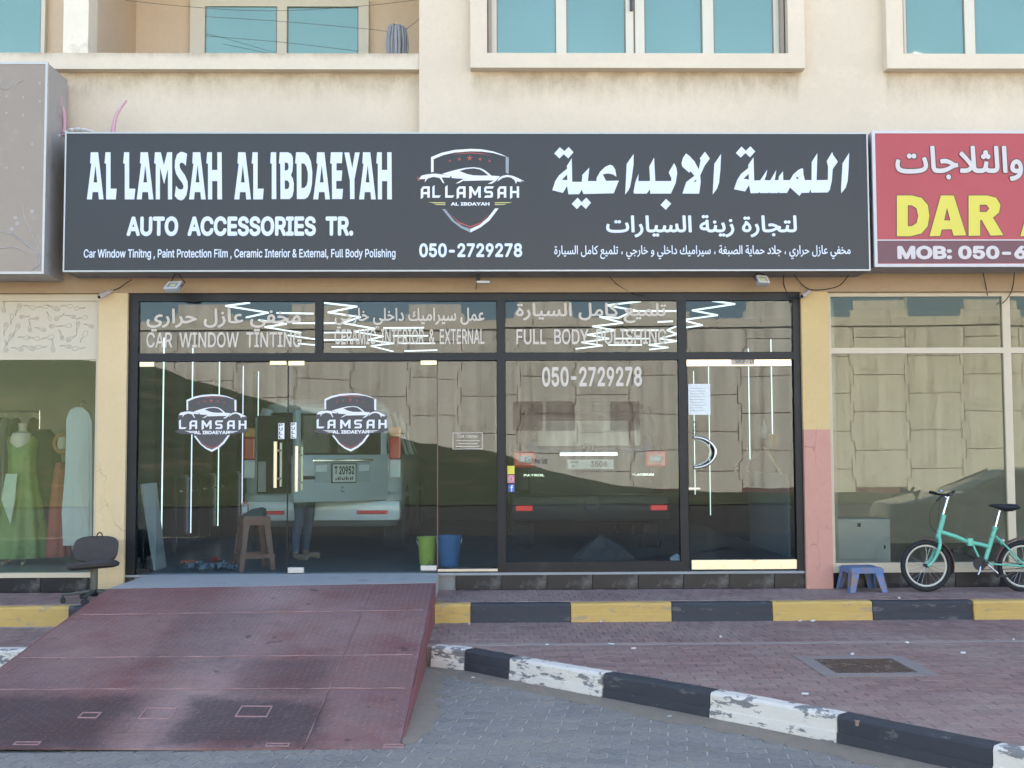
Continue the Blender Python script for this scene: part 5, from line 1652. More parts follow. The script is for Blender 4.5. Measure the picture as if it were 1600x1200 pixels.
for k, pts in enumerate(([(190, 0, 13.3), (300, 11, 13.2), (420, 17, 12.9), (560, 10, 12.6), (665, -2, 12.2)], [(320, 26, 13.2), (433, 33, 13.0), (560, 44, 12.7), (610, 50, 12.46)], [(632, 47, 12.46), (645, 38, 12.3), (660, 25, 12.25)], [(320, 56, 13.3), (440, 66, 13.0), (560, 80, 12.7)])):
    lab = ('long clothes line sagging across the balcony opening', 'clothes line running from the balcony window to the mop', 'short line from the mop to the wall corner', 'low clothes line in front of the balcony window')[k]
    tag(MB().tube(catmull([PY(*p) for p in pts], 5), .003, 5).build('clothes_line', mat('line_grey', (.12, .11, .1), .7), None), lab, 'clothes line', 'lines on the balcony')
# ------------------------------------------------------------------ inside the car care shop
M_LED = mat('led_white', (.9, .95, 1), .5, emit=(.86, .95, 1.0), estr=.16, var=0)
M_LEDG = mat('led_green', (.9, 1, .95), .5, emit=(.80, 1.0, .90), estr=.15, var=0)
M_LEDB = mat('led_blue', (.9, .95, 1), .5, emit=(.70, .82, 1.0), estr=.15, var=0)
M_LEDP = mat('led_violet', (.9, .9, 1), .5, emit=(.76, .76, 1.0), estr=.15, var=0)
ZC = 3.4
M_CABI0 = mat('dark_rail', (.02, .022, .026), .6)
RUNS = [
 ([(390, 473), (353, 478), (419, 488.5), (385, 496)], [((432, 489), (490, 490))]),
 ([(404, 500), (447.5, 506), (414, 511), (470, 520)], [((457, 505), (492, 505)), ((450, 524), (492, 530)), ((466, 537), (492, 539))]),
 ([(226, 525), (248, 526), (234, 532), (256, 535), (284, 540), (270, 546), (318, 548)], [((215, 544), (256, 543))]),
 ([(504, 473), (557.5, 479), (513, 488), (563, 495.6), (534, 504.6), (585.6, 513.4), (553, 518), (599, 525.6), (575, 531), (614, 536.5), (580, 540.6), (614, 549)],
  [((504, 505), (524, 505)), ((599, 512.5), (662.5, 512)), ((614, 524.7), (669, 524.7)), ((504, 519.6), (550, 519.6)), ((504, 531), (561, 531)), ((518, 542), (571.5, 542)), ((625, 536.5), (680, 536.5)), ((632, 548.5), (683, 547))]),
 ([(1001, 470.7), (948, 477), (992, 485), (967, 496.5), (937.5, 495), (973, 504.6), (926, 510), (961, 516), (918, 523), (951.5, 529), (909, 535), (941, 540), (900, 545)],
  [((992, 486), (1056.6, 486)), ((1027.5, 503), (1051, 502)), ((973, 516), (1029, 516)), ((962, 529), (1013.5, 529)), ((950.6, 539), (1003, 539))]),
 ([(1056, 510), (1042.5, 516), (1058, 522), (1031, 529), (1058, 533), (1014, 539), (1044, 543), (1015, 546)], []),
 ([(1113, 470), (1148, 475), (1082, 485), (1121, 492.5), (1066, 500), (1097, 508), (1068, 512.5)], []),
 ([(1232.5, 505), (1210, 510), (1232.5, 515), (1182.5, 520), (1210, 526), (1156, 532.5), (1183, 537), (1136, 542)], [])]
for ri, (run, bars_) in enumerate(RUNS):
    P = [PZ(x, y, ZC) for x, y in run]
    c = sum((p for p in P), Vector()) / len(P)
    r = empty('ceiling_light', (c.x, c.y, ZC + .35), ('zigzag of white ceiling tubes behind the window tinting lettering', 'low small zigzag of white ceiling tubes near the left frame', 'wide zigzag of white ceiling tubes behind the ceramic interior lettering', 'zigzag of white ceiling tubes behind the body polishing lettering', 'zigzag of white ceiling tubes above the single glass door')[(0, 0, 1, 2, 3, 3, 4, 4)[ri]], 'ceiling light', 'zigzag ceiling lights')
    for a, b in list(zip(P[:-1], P[1:])) + [(PZ(*a, ZC), PZ(*b, ZC)) for a, b in bars_]:
        MB().tube([a, b], .011, 6).build('light_tube', M_LED, r)
    k0 = P[0]
    MB().tube([k0, (k0.x, k0.y, 3.76)], .003, 4).build('suspension_wire', M_CAB, r)
for k, (Y, m) in enumerate(((13.86, M_LEDG), (15.2, M_LEDB), (16.7, M_LEDG), (18.3, M_LEDP), (19.5, M_LEDG))):
    ls = MB().box(PLX + .076, PLX + .088, Y - .006, Y + .006, .72, 3.08).build('wall_light_strip', m)
    MB().box(PLX, PLX + .0755, Y - .004, Y + .004, .74, 3.06).build('mounting_rail', M_CABI0, ls)
    tag(ls, 'thin upright light strip on the dark wall behind the leaning board', 'light strip', 'upright light strips on the left wall')
for k, (Y, z0) in enumerate(((14.65, 1.93), (15.95, 1.62), (18.9, .72), (20.3, 1.0))):
    tag(MB().box(PRX - .010, PRX, Y - .004, Y + .004, z0, 3.12).build('wall_light_strip', M_LEDG), 'thin upright light strip seen through the single glass door', 'light strip', 'upright light strips on the right wall')
# dark cabinets along the wall
M_CABI = mat('dark_cabinet', (.030, .036, .046), .35, var=.2)
for k in range(4):
    y0 = 14.6 + k * 1.15
    cb = empty('cabinet', (PLX + .03, y0 + .55, ZF), 'shallow dark cabinet with steel handles set along the dark wall', 'cabinet', 'row of dark cabinets')
    MB().box(PLX + .002, PLX + .05, y0, y0 + 1.1, ZF, ZF + .95, .008).build('carcass', M_CABI, cb)
    for s in range(2):
        dd = MB().box(PLX + .051, PLX + .062, y0 + .02 + s * .54, y0 + .54 + s * .54, ZF + .08, ZF + .92, .006).build('door', M_CABI, cb)
        MB().box(PLX + .062, PLX + .078, y0 + .2 + s * .54, y0 + .36 + s * .54, ZF + .74, ZF + .76).build('handle', M_STEEL, dd)
# --- vehicles
M_SILV = mat('pearl_paint', (.47, .49, .465), .28, var=.03, coat=.7)
M_WHT = mat('white_car_paint', (.72, .71, .66), .28, var=.03, coat=.7)
M_BLKC = mat('black_car_paint', (.016, .017, .018), .4, var=.1, spec=.3)
M_REDGLOW = mat('glow_red_reflector', (.8, .03, .03), .2, emit=(1, .04, .03), estr=.03)  # glow added to the bumper reflectors so they look vivid red
M_PLATE = mat('number_plate', (.66, .64, .56), .4, var=.05)
M_INK = mat('plate_black', (.03, .03, .03), .5)
def suv(name, label, cx, ry, paint_m):
    return vehicle(name, label, (cx, ry, ZF), 0,
        [(.34, .84, .22, 4.55, .2), (.46, .91, .06, 4.66, .22), (.60, .935, .0, 4.72, .22), (.72, .94, .0, 4.74, .2), (.76, .93, .07, 4.72, .16), (.95, .94, .06, 4.68, .16), (1.12, .93, .06, 4.5, .16), (1.2, .91, .07, 3.6, .16)],
        [(1.2, .905, .072, 3.55, .15), (1.45, .83, .12, 3.15, .15), (1.70, .74, .22, 2.85, .15)],
        [(1.70, .745, .215, 2.87, .15), (1.80, .70, .25, 2.7, .15), (1.86, .6, .4, 2.5, .2), (1.88, .4, .7, 2.2, .2)],
        paint_m, [(.95, .80), (3.65, .80)], .38, [(.13, 1.18, .27, 1.73, .84, .685, .075), (1.2, 1.18, 1.25, 1.73, .905, .735, .03), (2.3, 1.18, 2.3, 1.73, .905, .735, .035), (3.5, 1.18, 2.8, 1.73, .87, .70, .045)], .26)
def vbox(root, M, name, m, b, bev=.01, parent=None, smooth=False):
    return MB().box(*b, bev).xform(M).build(name, m, parent or root, smooth)
# SUV with its side-hung rear door ajar
ra, MA = suv('sport_utility_vehicle', 'silver off-roader inside the glass doors with its side-hung rear door ajar', -1.99, 14.0, M_SILV)
vbox(ra, MA, 'rear_bumper', M_WHT, (-.93, .93, -.09, .12, .42, .66), .05, None, True)
for s in (-1, 1):
    vbox(ra, MA, 'reflector', M_REDL, (s * .42 if s > 0 else -.78, s * .78 if s > 0 else -.42, -.102, -.08, .50, .545), .01)
    x0_, x1_ = (s * .79, s * .925)
    vbox(ra, MA, 'tail_light', M_REDL, (min(x0_, x1_), max(x0_, x1_), .015, .2, 1.14, 1.40), .02)
    vbox(ra, MA, 'tail_light', M_AMB, (min(x0_, x1_), max(x0_, x1_), .025, .2, 1.402, 1.52), .02)
    vbox(ra, MA, 'tail_light', M_WHT, (min(x0_, x1_), max(x0_, x1_), .02, .2, .92, 1.138), .02)
vbox(ra, MA, 'boot_shade_panel', mat('boot_shade', (.016, .018, .02), .8), (-.77, .72, .035, .075, .70, 1.66), .03)  # flat dark panel stands in for the shade inside the open boot
vbox(ra, MA, 'opening_seal', mat('seal_grey', (.30, .32, .31), .5), (-.79, -.765, .02, .07, .72, 1.64), .01)
vbox(ra, MA, 'trim_panel', mat('boot_trim', (.42, .41, .36), .6), (-.755, -.66, .028, .05, .76, 1.12), .012)
HX = .73
MD = MA @ Matrix.Translation((HX, .03, 0)) @ Matrix.Rotation(math.radians(38), 4, 'Z')
dw = -1.24
rd = MB().box(dw, 0, -.09, .0, .66, 1.20, .035).xform(MD).build('rear_door', M_SILV, ra, True)
def dpart(name, m, b, bev=.006): return MB().box(*b, bev).xform(MD).build(name, m, rd)
dpart('window', M_CARGL, (dw + .09, -.09, -.075, -.02, 1.19, 1.66), .03)
dpart('window_frame', M_SILV, (dw + .02, dw + .095, -.08, -.005, 1.18, 1.70), .02)
dpart('window_frame', M_SILV, (-.095, -.01, -.08, -.005, 1.18, 1.70), .02)
dpart('window_frame', M_SILV, (dw + .09, -.09, -.08, -.005, 1.655, 1.74), .02)
dpart('chrome_strip', M_CHR, (dw + .22, -.22, -.118, -.088, 1.115, 1.145), .008)
dpart('plate_recess', mat('recess_paint', (.38, .41, .39), .35), (dw + .25, -.25, -.096, -.088, .88, 1.11), .003)
for s in (0, 1):
    dpart('plate_lamp', M_CLR, (dw + .27 + s * .56, dw + .41 + s * .56, -.104, -.092, 1.0, 1.08), .01)
pb = (dw + .48, dw + .78, -.112, -.095, .885, 1.085)
dpart('number_plate', M_TRIM2, (pb[0] - .012, pb[1] + .012, -.108, -.09, pb[4] - .012, pb[5] + .012), .003)
dpart('number_plate', M_PLATE, pb, .002)
tm = MB()
text_box(tm, 'T 20952', pb[0] + .02, pb[1] - .02, pb[4] + .085, pb[5] - .02, -.1125, .03, .002)
for k_ in range(9): tm.box(pb[0] + .035 + k_ * .027, pb[0] + .047 + k_ * .027 + .006 * (k_ % 2), -.1145, -.1125, pb[4] + .022, pb[4] + .045 + .008 * (k_ % 3))
tm.v = [(v[0], v[1], v[2]) for v in tm.v]
tm.xform(MD).build('plate_lettering', M_INK, rd)
dpart('handle', M_TRIM2, (dw + .1, dw + .26, -.105, -.085, .92, .96), .008)
MB().tube([MD @ Vector((dw + .62 + .03 * math.cos(a), -.094, .80 + .026 * math.sin(a))) for a in [k * math.pi / 8 for k in range(3, 15)]], .005, 6).build('badge', M_CHR, rd)
# second SUV, tail to the window
rb, MBm = suv('sport_utility_vehicle', 'large black off-roader parked tail first behind the middle pane', 1.19, 14.2, M_BLKC)
vbox(rb, MBm, 'tailgate', M_BLKC, (-.74, .74, -.005, .10, .70, 1.22), .04, None, True)
vbox(rb, MBm, 'rear_window', M_CARGL, (-.64, .64, .06, .14, 1.26, 1.62), .03)
vbox(rb, MBm, 'rear_bumper', M_BLKC, (-.95, .95, -.12, .12, .40, .70), .06, None, True)
for s in (-1, 1):
    a, b = sorted((s * .66, s * .925))
    vbox(rb, MBm, 'tail_light', M_REDL, (a, b, -.02, .16, 1.03, 1.23), .03)
    a, b = sorted((s * .70, s * .86))
    vbox(rb, MBm, 'tail_light', M_CLR, (a, b, -.028, .1, 1.09, 1.17), .02)
    a, b = sorted((s * .70, s * .90))
    vbox(rb, MBm, 'glow_reflector', M_REDGLOW, (a, b, -.135, -.1, .52, .585), .012)
vbox(rb, MBm, 'chrome_strip', M_CHR, (-.37, .33, -.025, .0, 1.165, 1.215), .008)
vbox(rb, MBm, 'number_plate', M_PLATE, (-.275, .275, -.022, .0, 1.01, 1.125), .003)
tm = MB()
text_box(tm, '3508', .0, .2, 1.035, 1.105, -.0225, .03, .002)
text_box(tm, 'D', -.22, -.18, 1.03, 1.06, -.0225, .03, .002)
for k_ in range(5): tm.box(-.24 + k_ * .02, -.228 + k_ * .02, -.0245, -.0225, 1.085, 1.105)
tm.xform(MBm).build('plate_lettering', M_INK, rb)
tm = MB()
text_box(tm, 'PATROL', -.80, -.55, .925, .955, -.0055, .04, .004)
text_box(tm, 'PLATINUM', .5, .76, .93, .955, -.0055, .03, .004)
tm.xform(MBm).build('badge_lettering', M_CHR, rb)
MB().tube([MBm @ Vector((-.02 + .055 * math.cos(a), -.012, 1.27 + .045 * math.sin(a))) for a in [k * math.pi / 10 for k in range(20)]], .007, 6, closed=True).build('badge', M_CHR, rb)
MB().lathe([(.10, 0), (.10, -.012), (.085, -.016), (0, -.016)], MBm @ Vector((0, -.118, .60)), 'Y', 24).build('hitch_cover', M_TRIM2, rb)
# --- person standing behind the open door
def person(name, label, loc, rotz, joints, edges, zsplit, mats, root):
    me = bpy.data.meshes.new(name)
    names = list(joints)
    me.from_pydata([joints[n][0] for n in names], [], []) if False else me.from_pydata([joints[n][0] for n in names], [(names.index(a), names.index(b)) for a, b in edges], [])
    o = bpy.data.objects.new(name, me)
    col.objects.link(o)
    sk = o.modifiers.new('skin', 'SKIN')
    sv_ = me.skin_vertices[0].data
    for i, n in enumerate(names):
        r_ = joints[n][1]
        sv_[i].radius = r_ if isinstance(r_, tuple) else (r_, r_)
        sv_[i].use_root = (n == root)
    sb = o.modifiers.new('sub', 'SUBSURF'); sb.levels = 2; sb.render_levels = 2
    dg = bpy.context.evaluated_depsgraph_get()
    m2 = bpy.data.meshes.new_from_object(o.evaluated_get(dg))
    bpy.data.objects.remove(o)
    for m_ in mats: m2.materials.append(m_)
    for p in m2.polygons:
        p.use_smooth = True
        p.material_index = zsplit(p.center)
    ob = bpy.data.objects.new(name, m2)
    col.objects.link(ob)
    ob.location = loc
    ob.rotation_euler = (0, 0, rotz)
    return tag(ob, label, 'person')
J = {'pelvis': ((0, 0, .95), (.155, .12)), 'waist': ((0, 0, 1.08), (.14, .105)), 'chest': ((0, .01, 1.30), (.165, .12)), 'neck': ((0, .0, 1.47), (.06, .06)), 'jaw': ((0, -.03, 1.56), (.07, .085)), 'head': ((0, -.01, 1.66), (.08, .1)), 'crown': ((0, .0, 1.73), (.06, .07))}
E_ = [('pelvis', 'waist'), ('waist', 'chest'), ('chest', 'neck'), ('neck', 'jaw'), ('jaw', 'head'), ('head', 'crown')]
for s, n in ((-1, 'l'), (1, 'r')):
    J.update({'hip' + n: ((s * .10, 0, .87), (.095, .1)), 'knee' + n: ((s * .115, -.02, .48), (.06, .065)), 'calf' + n: ((s * .12, .015, .32), (.055, .06)), 'ankle' + n: ((s * .12, .03, .09), (.042, .045)), 'heel' + n: ((s * .12, .04, .04), (.04, .035)), 'toe' + n: ((s * .14, -.15, .03), (.045, .026)),
              'sho' + n: ((s * .19, .01, 1.40), (.06, .06)), 'elb' + n: ((s * .24, .03, 1.12), (.042, .042)), 'wri' + n: ((s * .2, -.17, 1.02), (.028, .028)), 'palm' + n: ((s * .17, -.25, 1.02), (.035, .02))})
    E_ += [('pelvis', 'hip' + n), ('hip' + n, 'knee' + n), ('knee' + n, 'calf' + n), ('calf' + n, 'ankle' + n), ('ankle' + n, 'heel' + n), ('heel' + n, 'toe' + n), ('chest', 'sho' + n), ('sho' + n, 'elb' + n), ('elb' + n, 'wri' + n), ('wri' + n, 'palm' + n)]
    for q_, (dx, dz, ln) in enumerate(((-.028, 0, .075), (-.01, .004, .085), (.01, .003, .08), (.027, 0, .065))):
        a, b = 'f%d%s' % (q_, n), 'g%d%s' % (q_, n)
        J[a] = ((s * .17 + dx, -.29 - ln * .4, 1.015 + dz), .0095); J[b] = ((s * .17 + dx, -.29 - ln * .8, .985 + dz), .0085)
        E_ += [('palm' + n, a), (a, b)]
    J['th' + n] = ((s * .17 - s * .045, -.26, 1.01), .011); J['ti' + n] = ((s * .17 - s * .06, -.30, .995), .009)
    E_ += [('palm' + n, 'th' + n), ('th' + n, 'ti' + n)]
M_JEAN = mat('blue_denim', (.06, .095, .13), .9, var=.3, scale=9)
M_SHIRT = mat('dark_shirt', (.02, .022, .027), .9, var=.2)
M_SKIN = mat('skin', (.30, .18, .12), .55, var=.06)
M_SHOE = mat('tan_leather', (.24, .16, .105), .6, var=.15)
M_HAIR = mat('black_hair', (.012, .011, .01), .7)
def zs_(c):
    if c.z > 1.63 or (c.z > 1.55 and c.y > .04): return 4
    if c.z > 1.46: return 2
    if c.y < -.15 and 0.9 < c.z < 1.1: return 2
    if c.z > .96: return 1
    return 0 if c.z > .095 else 3
pc = PZ(474, 876, ZF)
pe = person('person', 'person in blue jeans and tan shoes standing behind the open rear door of the vehicle', (X_(473, 870, 13.72), 13.74, ZF), math.radians(70), J, E_, zs_, [M_JEAN, M_SHIRT, M_SKIN, M_SHOE, M_HAIR], 'pelvis')
# --- things on the floor
def P4(name, m, pts, th, parent=None):
    a, b, c, d = [Vector(p) for p in pts]
    n = (b - a).cross(d - a).normalized() * th
    return MB().add([a, b, c, d, a + n, b + n, c + n, d + n], [(0, 1, 2, 3), (7, 6, 5, 4), (0, 4, 5, 1), (1, 5, 6, 2), (2, 6, 7, 3), (3, 7, 4, 0)]).build(name, m, parent)
bl_ = PZ(243, 891, ZF); br_ = PZ(260, 886, ZF)
bl_.y = max(bl_.y, 12.2)
tl_, tr_ = PY(222, 756, 12.22), PY(245, 754, 12.42)
tag(P4('leaning_board', mat('grey_board', (.42, .43, .42), .5, var=.08), [bl_, br_, tr_, tl_], -.022), 'narrow pale grey board leaning inside the left glass door', 'board')
tag(MB().tube([PZ(213, 893, ZF) + Vector((0, .25, 0)), PY(221, 757, 12.3)], .008, 6).build('rod', M_STEEL), 'thin rod leaning beside the pale grey board', 'rod')
def stool(name, label, c, w, h, m, rotz, topw, lw, hole=False):
    r = empty(name, c, label, 'stool')
    M = Matrix.Translation(c) @ Matrix.Rotation(rotz, 4, 'Z')
    t = topw / 2; b = w / 2
    st = MB().box(-t, t, -t, t, h - .03, h, .012).xform(M).build('seat', m, r, True)
    ap = h * .16
    for (sx, sy) in ((1, 0), (-1, 0), (0, 1), (0, -1)):
        k = t * 1.02
        if sx: q_ = MB().box(sx * k - .008, sx * k + .008, -k, k, h - .03 - ap * .7, h - .012)
        else: q_ = MB().box(-k, k, sy * k - .008, sy * k + .008, h - .03 - ap * .7, h - .012)
        q_.xform(M).build('apron', m, r)
    for sx in (-1, 1):
        for sy in (-1, 1):
            T = Vector((sx * t, sy * t, h - .02)); B = Vector((sx * b, sy * b, 0))
            q_ = MB()
            for (ux, uy) in ((1, 0), (0, 1)):            # two flanges of an angle leg
                w0, w1 = lw * 1.15, lw * .8
                i = Vector((-sx * ux, -sy * uy, 0))
                o_ = Vector((-sx * (1 - ux), -sy * (1 - uy), 0)) * .009
                vs = [B, B + i * w1, T + i * w0, T]
                q_.add(vs + [v + o_ for v in vs], [(0, 1, 2, 3), (7, 6, 5, 4), (0, 4, 5, 1), (1, 5, 6, 2), (2, 6, 7, 3), (3, 7, 4, 0)])
            q_.xform(M).build('leg', m, r)
    if hole is not None and hole:
        zb_ = h * .22
        k = t + (b - t) * .78
        for (sx, sy) in ((1, 0), (-1, 0), (0, 1), (0, -1)):
            q_ = MB()
            if sx: q_.box(sx * k - .006, sx * k + .006, -k, k, zb_, zb_ + .045)
            else: q_.box(-k, k, sy * k - .006, sy * k + .006, zb_, zb_ + .045)
            q_.xform(M).build('stretcher', m, r)
    return r
sc_ = PZ(396, 884, ZF); sc_.y = 12.55
sc_.x = PY(396, 884, 12.55).x
stool('plastic_stool', 'tall brown plastic stool with tools on it inside the glass door', sc_, .38, .56, mat('brown_plastic', (.21, .085, .05), .5, var=.12, scale=8), math.radians(24), .27, .06, True)
zst = ZF + .56
P_ = PY(398, 806, 12.55)
q_ = MB().add([(P_.x - .13, 12.46, zst), (P_.x + .10, 12.44, zst), (P_.x + .12, 12.6, zst), (P_.x - .09, 12.62, zst), (P_.x - .02, 12.5, zst + .07), (P_.x + .09, 12.5, zst + .09), (P_.x + .11, 12.6, zst + .07), (P_.x - .02, 12.6, zst + .06)], [(0, 3, 2, 1), (4, 5, 6, 7), (0, 1, 5, 4), (1, 2, 6, 5), (2, 3, 7, 6), (3, 0, 4, 7)])
tag(q_.build('folded_cloth', mat('green_cloth', (.02, .055, .05), .8, var=.2)), 'folded dark green cloth on the tall brown stool', 'cloth')
P_ = PY(379, 806, 12.62)
bt = empty('spray_bottle', (P_.x + .03, 12.62, zst), 'pink and white bottle on the tall brown stool', 'bottle')
MB().box(P_.x + .0, P_.x + .06, 12.595, 12.645, zst, zst + .12, .008).build('body', mat('bottle_pink', (.52, .28, .29), .4, var=.2, scale=25), bt)
MB().box(P_.x + .005, P_.x + .055, 12.594, 12.646, zst + .03, zst + .09).build('label', M_WPL, bt)
MB().lathe([(.018, 0), (.018, .02), (.012, .03)], (P_.x + .03, 12.62, zst + .12), n=10).build('cap', mat('cap_red', (.4, .08, .09), .4), bt)
def bucket(label, px, py, Y, r0, r1, h, m):
    c = PY(px, py, Y); c.z = ZF
    r = empty('bucket', c, label, 'bucket', 'buckets behind the glass doors')
    MB().lathe([(r0, 0), (r1, h - .02), (r1 + .012, h - .02), (r1 + .012, h), (r1 - .005, h), (r0 - .008, .01), (0, .01)], c, n=28).build('body', m, r, True)
    MB().tube([c + Vector(((r1 + .012) * math.cos(t), -.02 - .1 * math.sin(t) * .4, h - .03 - .10 * math.sin(t))) for t in [math.pi * k / 12 for k in range(13)]], .004, 6).build('handle', M_STEEL, r)
bucket('lime yellow bucket behind the sliding glass door', 668, 880, 13.0, .085, .105, .30, mat('lime_plastic', (.42, .48, .05), .45, var=.1, dirt=(.1, .11, .05), dirt_amt=.25))
bucket('blue bucket beside the lime bucket', 702, 884, 12.85, .095, .125, .32, mat('blue_plastic', (.04, .14, .33), .45, var=.1))
# tools and scraps near the left door
def drill(px, py, Y, rz, m, label):
    c = PY(px, py, Y); c.z = ZF
    r = empty('power_drill', c, label, 'drill')
    M = Matrix.Translation(c) @ Matrix.Rotation(rz, 4, 'Z')
    MB().tube([(-.08, 0, .04), (-.02, 0, .04), (.06, 0, .04), (.085, 0, .04)], [.028, .034, .032, .02], 12).xform(M).build('body', m, r, True)
    MB().tube([(-.04, 0, .035), (-.06, -.06, .03), (-.07, -.11, .028)], [.02, .018, .022], 8).xform(M).build('grip', M_TRIM2, r, True)
    MB().tube([(.08, 0, .04), (.11, 0, .04), (.15, 0, .04)], [.018, .014, .004], 8).xform(M).build('chuck', M_STEEL, r, True)
drill(294, 880, 12.9, math.radians(20), mat('orange_plastic', (.42, .10, .04), .5), 'orange power drill lying on the floor by the glass door')
drill(335, 872, 13.3, math.radians(-40), mat('red_plastic', (.40, .05, .05), .5), 'red power drill lying on the floor behind the orange one')
mb = MB()
cr_ = random.Random(11)
c0 = PZ(340, 884, ZF)
nx, ny = 16, 10
vs = [(c0.x - .3 + .6 * i / nx + cr_.uniform(-.015, .015), 12.45 + .5 * j / ny + cr_.uniform(-.015, .015), ZF + .004 + cr_.random() ** 2 * .07) for j in range(ny + 1) for i in range(nx + 1)]
fs = [(j * (nx + 1) + i, j * (nx + 1) + i + 1, (j + 1) * (nx + 1) + i + 1, (j + 1) * (nx + 1) + i) for j in range(ny) for i in range(nx) if cr_.random() < .85]
tag(meshobj('plastic_sheet', vs, fs, mat('clear_plastic', (.17, .21, .25), .25, var=.2)), 'crumpled clear plastic sheet on the floor inside the left door', 'sheet')
vs = [(0, 0, .27), (.33, -.02, .13), (.52, .0, .0), (.25, -.16, .0), (-.1, -.2, .0), (-.36, -.12, .0), (-.45, .05, .0), (-.1, .25, 0), (.3, .2, 0), (-.2, -.05, .12), (.12, -.1, .12), (.1, .1, .15)]
c0 = PZ(938, 872, ZF)
vs = [(c0.x + v[0] * .75, c0.y + v[1], ZF + v[2]) for v in vs]
tag(meshobj('cloth_heap', vs, [(0, 9, 10), (0, 10, 1), (0, 1, 11), (0, 11, 7), (0, 7, 6), (0, 6, 9), (9, 6, 5), (9, 5, 4), (9, 4, 10), (10, 4, 3), (10, 3, 1), (1, 3, 2), (1, 2, 8), (1, 8, 11), (11, 8, 7)], mat('dark_cloth', (.045, .05, .055), .9, var=.2, scale=9)), 'dark pointed heap of cloth on the floor behind the middle pane', 'cloth')
c0 = PZ(1056, 876, ZF)
mb = MB().lathe([(.065, 0), (.06, .03), (.03, .065), (0, .07)], (c0.x, c0.y, ZF), n=9)
mb.v = [(v[0] + cr_.uniform(-.01, .01), v[1] + cr_.uniform(-.01, .01), v[2] + (cr_.uniform(-.01, .01) if v[2] > ZF + .01 else 0)) for v in mb.v]
tag(mb.build('rag', mat('white_rag', (.50, .54, .57), .9, var=.2, scale=20), None, True), 'crumpled white rag in the corner of the middle pane', 'rag')
# hoses and hooks on the right wall
def wallrun(name, label, m, pts, rad):
    tag(MB().tube(catmull([PX(x, y, 3.46) for x, y in pts], 6), rad, 8).build(name, m, None, True), label, name.split('_')[-1])
M_YH = mat('yellow_hose', (.50, .40, .08), .5)
wallrun('white_hook', 'thin white hook rod on the wall behind the single door', M_WPL, [(1166, 700), (1166, 706), (1149, 730), (1152, 737)], .012)
wallrun('white_hook', 'wider white hook rod nearer the yellow hose', M_WPL, [(1196, 704), (1190, 702), (1168, 730), (1173, 739)], .012)
wallrun('air_hose', 'yellow air hose hanging behind the single glass door', M_YH, [(1198, 702), (1210, 722), (1223, 748), (1224, 795)], .016)
wallrun('air_hose', 'thin pale hose hanging beside the yellow one', mat('pale_hose', (.40, .36, .25), .5), [(1212, 738), (1225, 752), (1232, 775), (1236, 795)], .010)
c0 = PX(1208, 688, 3.46)
tag(MB().box(3.42, 3.5, c0.y - .05, c0.y + .05, c0.z - .08, c0.z + .08, .01).build('regulator', mat('orange_box', (.55, .28, .06), .5)), 'small orange regulator above the yellow hose', 'regulator')
c0 = PX(1196, 670, 3.46)
tag(MB().lathe([(.035, 0), (.04, .02), (.04, .14), (.015, .19), (.012, .24), (0, .245)], (3.44, c0.y, c0.z - .12), n=14).build('wall_bottle', mat('clear_bottle', (.45, .48, .48), .2), None, True), 'pale bottle on the wall beside the orange regulator', 'bottle')
tag(MB().box(3.40, 3.43, 13.6, 15.6, ZF, ZF + .95).build('grey_panel', mat('blue_grey_panel', (.20, .24, .27), .5)), 'blue grey panel standing against the wall behind the single door', 'panel')

# ------------------------------------------------------------------ dress shop window
def dress(name, label, cx, cy, z0, prof, m, top=None, n=28, folds=9, amp=.06, seed=1, cat='dress', parts=None):
    """prof: (z, rx, ry); hangs in folds that grow towards the hem"""
    r_ = random.Random(seed)
    ph = r_.uniform(0, 6)
    root = empty(name, (cx, cy, z0), label, cat)
    zs = [p[0] for p in prof]
    vs = []
    for (z, rx, ry) in prof:
        t = (max(zs) - z) / (max(zs) - min(zs))
        for j in range(n * 2):
            a = math.pi * j / n
            k = 1 + amp * t * math.sin(folds * a + ph + 1.3 * t) + amp * .4 * t * math.sin(3 * a + ph)
            vs.append((cx + rx * k * math.cos(a), cy + ry * k * math.sin(a), z))
    N_ = n * 2
    fs = [(i * N_ + j, i * N_ + (j + 1) % N_, (i + 1) * N_ + (j + 1) % N_, (i + 1) * N_ + j) for i in range(len(prof) - 1) for j in range(N_)]
    fs.append(tuple((len(prof) - 1) * N_ + j for j in range(N_)))
    meshobj('gown', vs, fs, m, root, True)
    return root
def zz_(py, Y, px=60): return Z_(px, py, Y)
gy = 13.35
gx = X_(34, 760, gy)
g = dress('dress', 'bright green full length gown on a mannequin in the dress shop window', gx, gy, ZF, [(ZF + .07, .30, .24), (ZF + .45, .26, .21), (ZF + .8, .19, .16), (ZF + 1.02, .145, .12), (ZF + 1.2, .15, .13), (ZF + 1.36, .17, .12), (ZF + 1.42, .13, .09)], mat('green_silk', (.19, .30, .08), .45, var=.35, scale=3, dirt=(.09, .17, .04), dirt_amt=.4, dirt_scale=2.5), amp=.10)
MB().lathe([(.06, ZF + 1.40), (.045, ZF + 1.5), (.05, ZF + 1.56), (0, ZF + 1.57)], (gx, gy, 0), n=16).build('mannequin_neck', mat('mannequin_ivory', (.5, .45, .38), .5), g, True)
MB().lathe([(.09, ZF + 1.28), (.125, ZF + 1.36), (.10, ZF + 1.45), (.05, ZF + 1.47)], (gx - .0, gy - .03, 0), n=18).build('bodice', mat('ivory_cloth', (.65, .62, .52), .7), g, True)
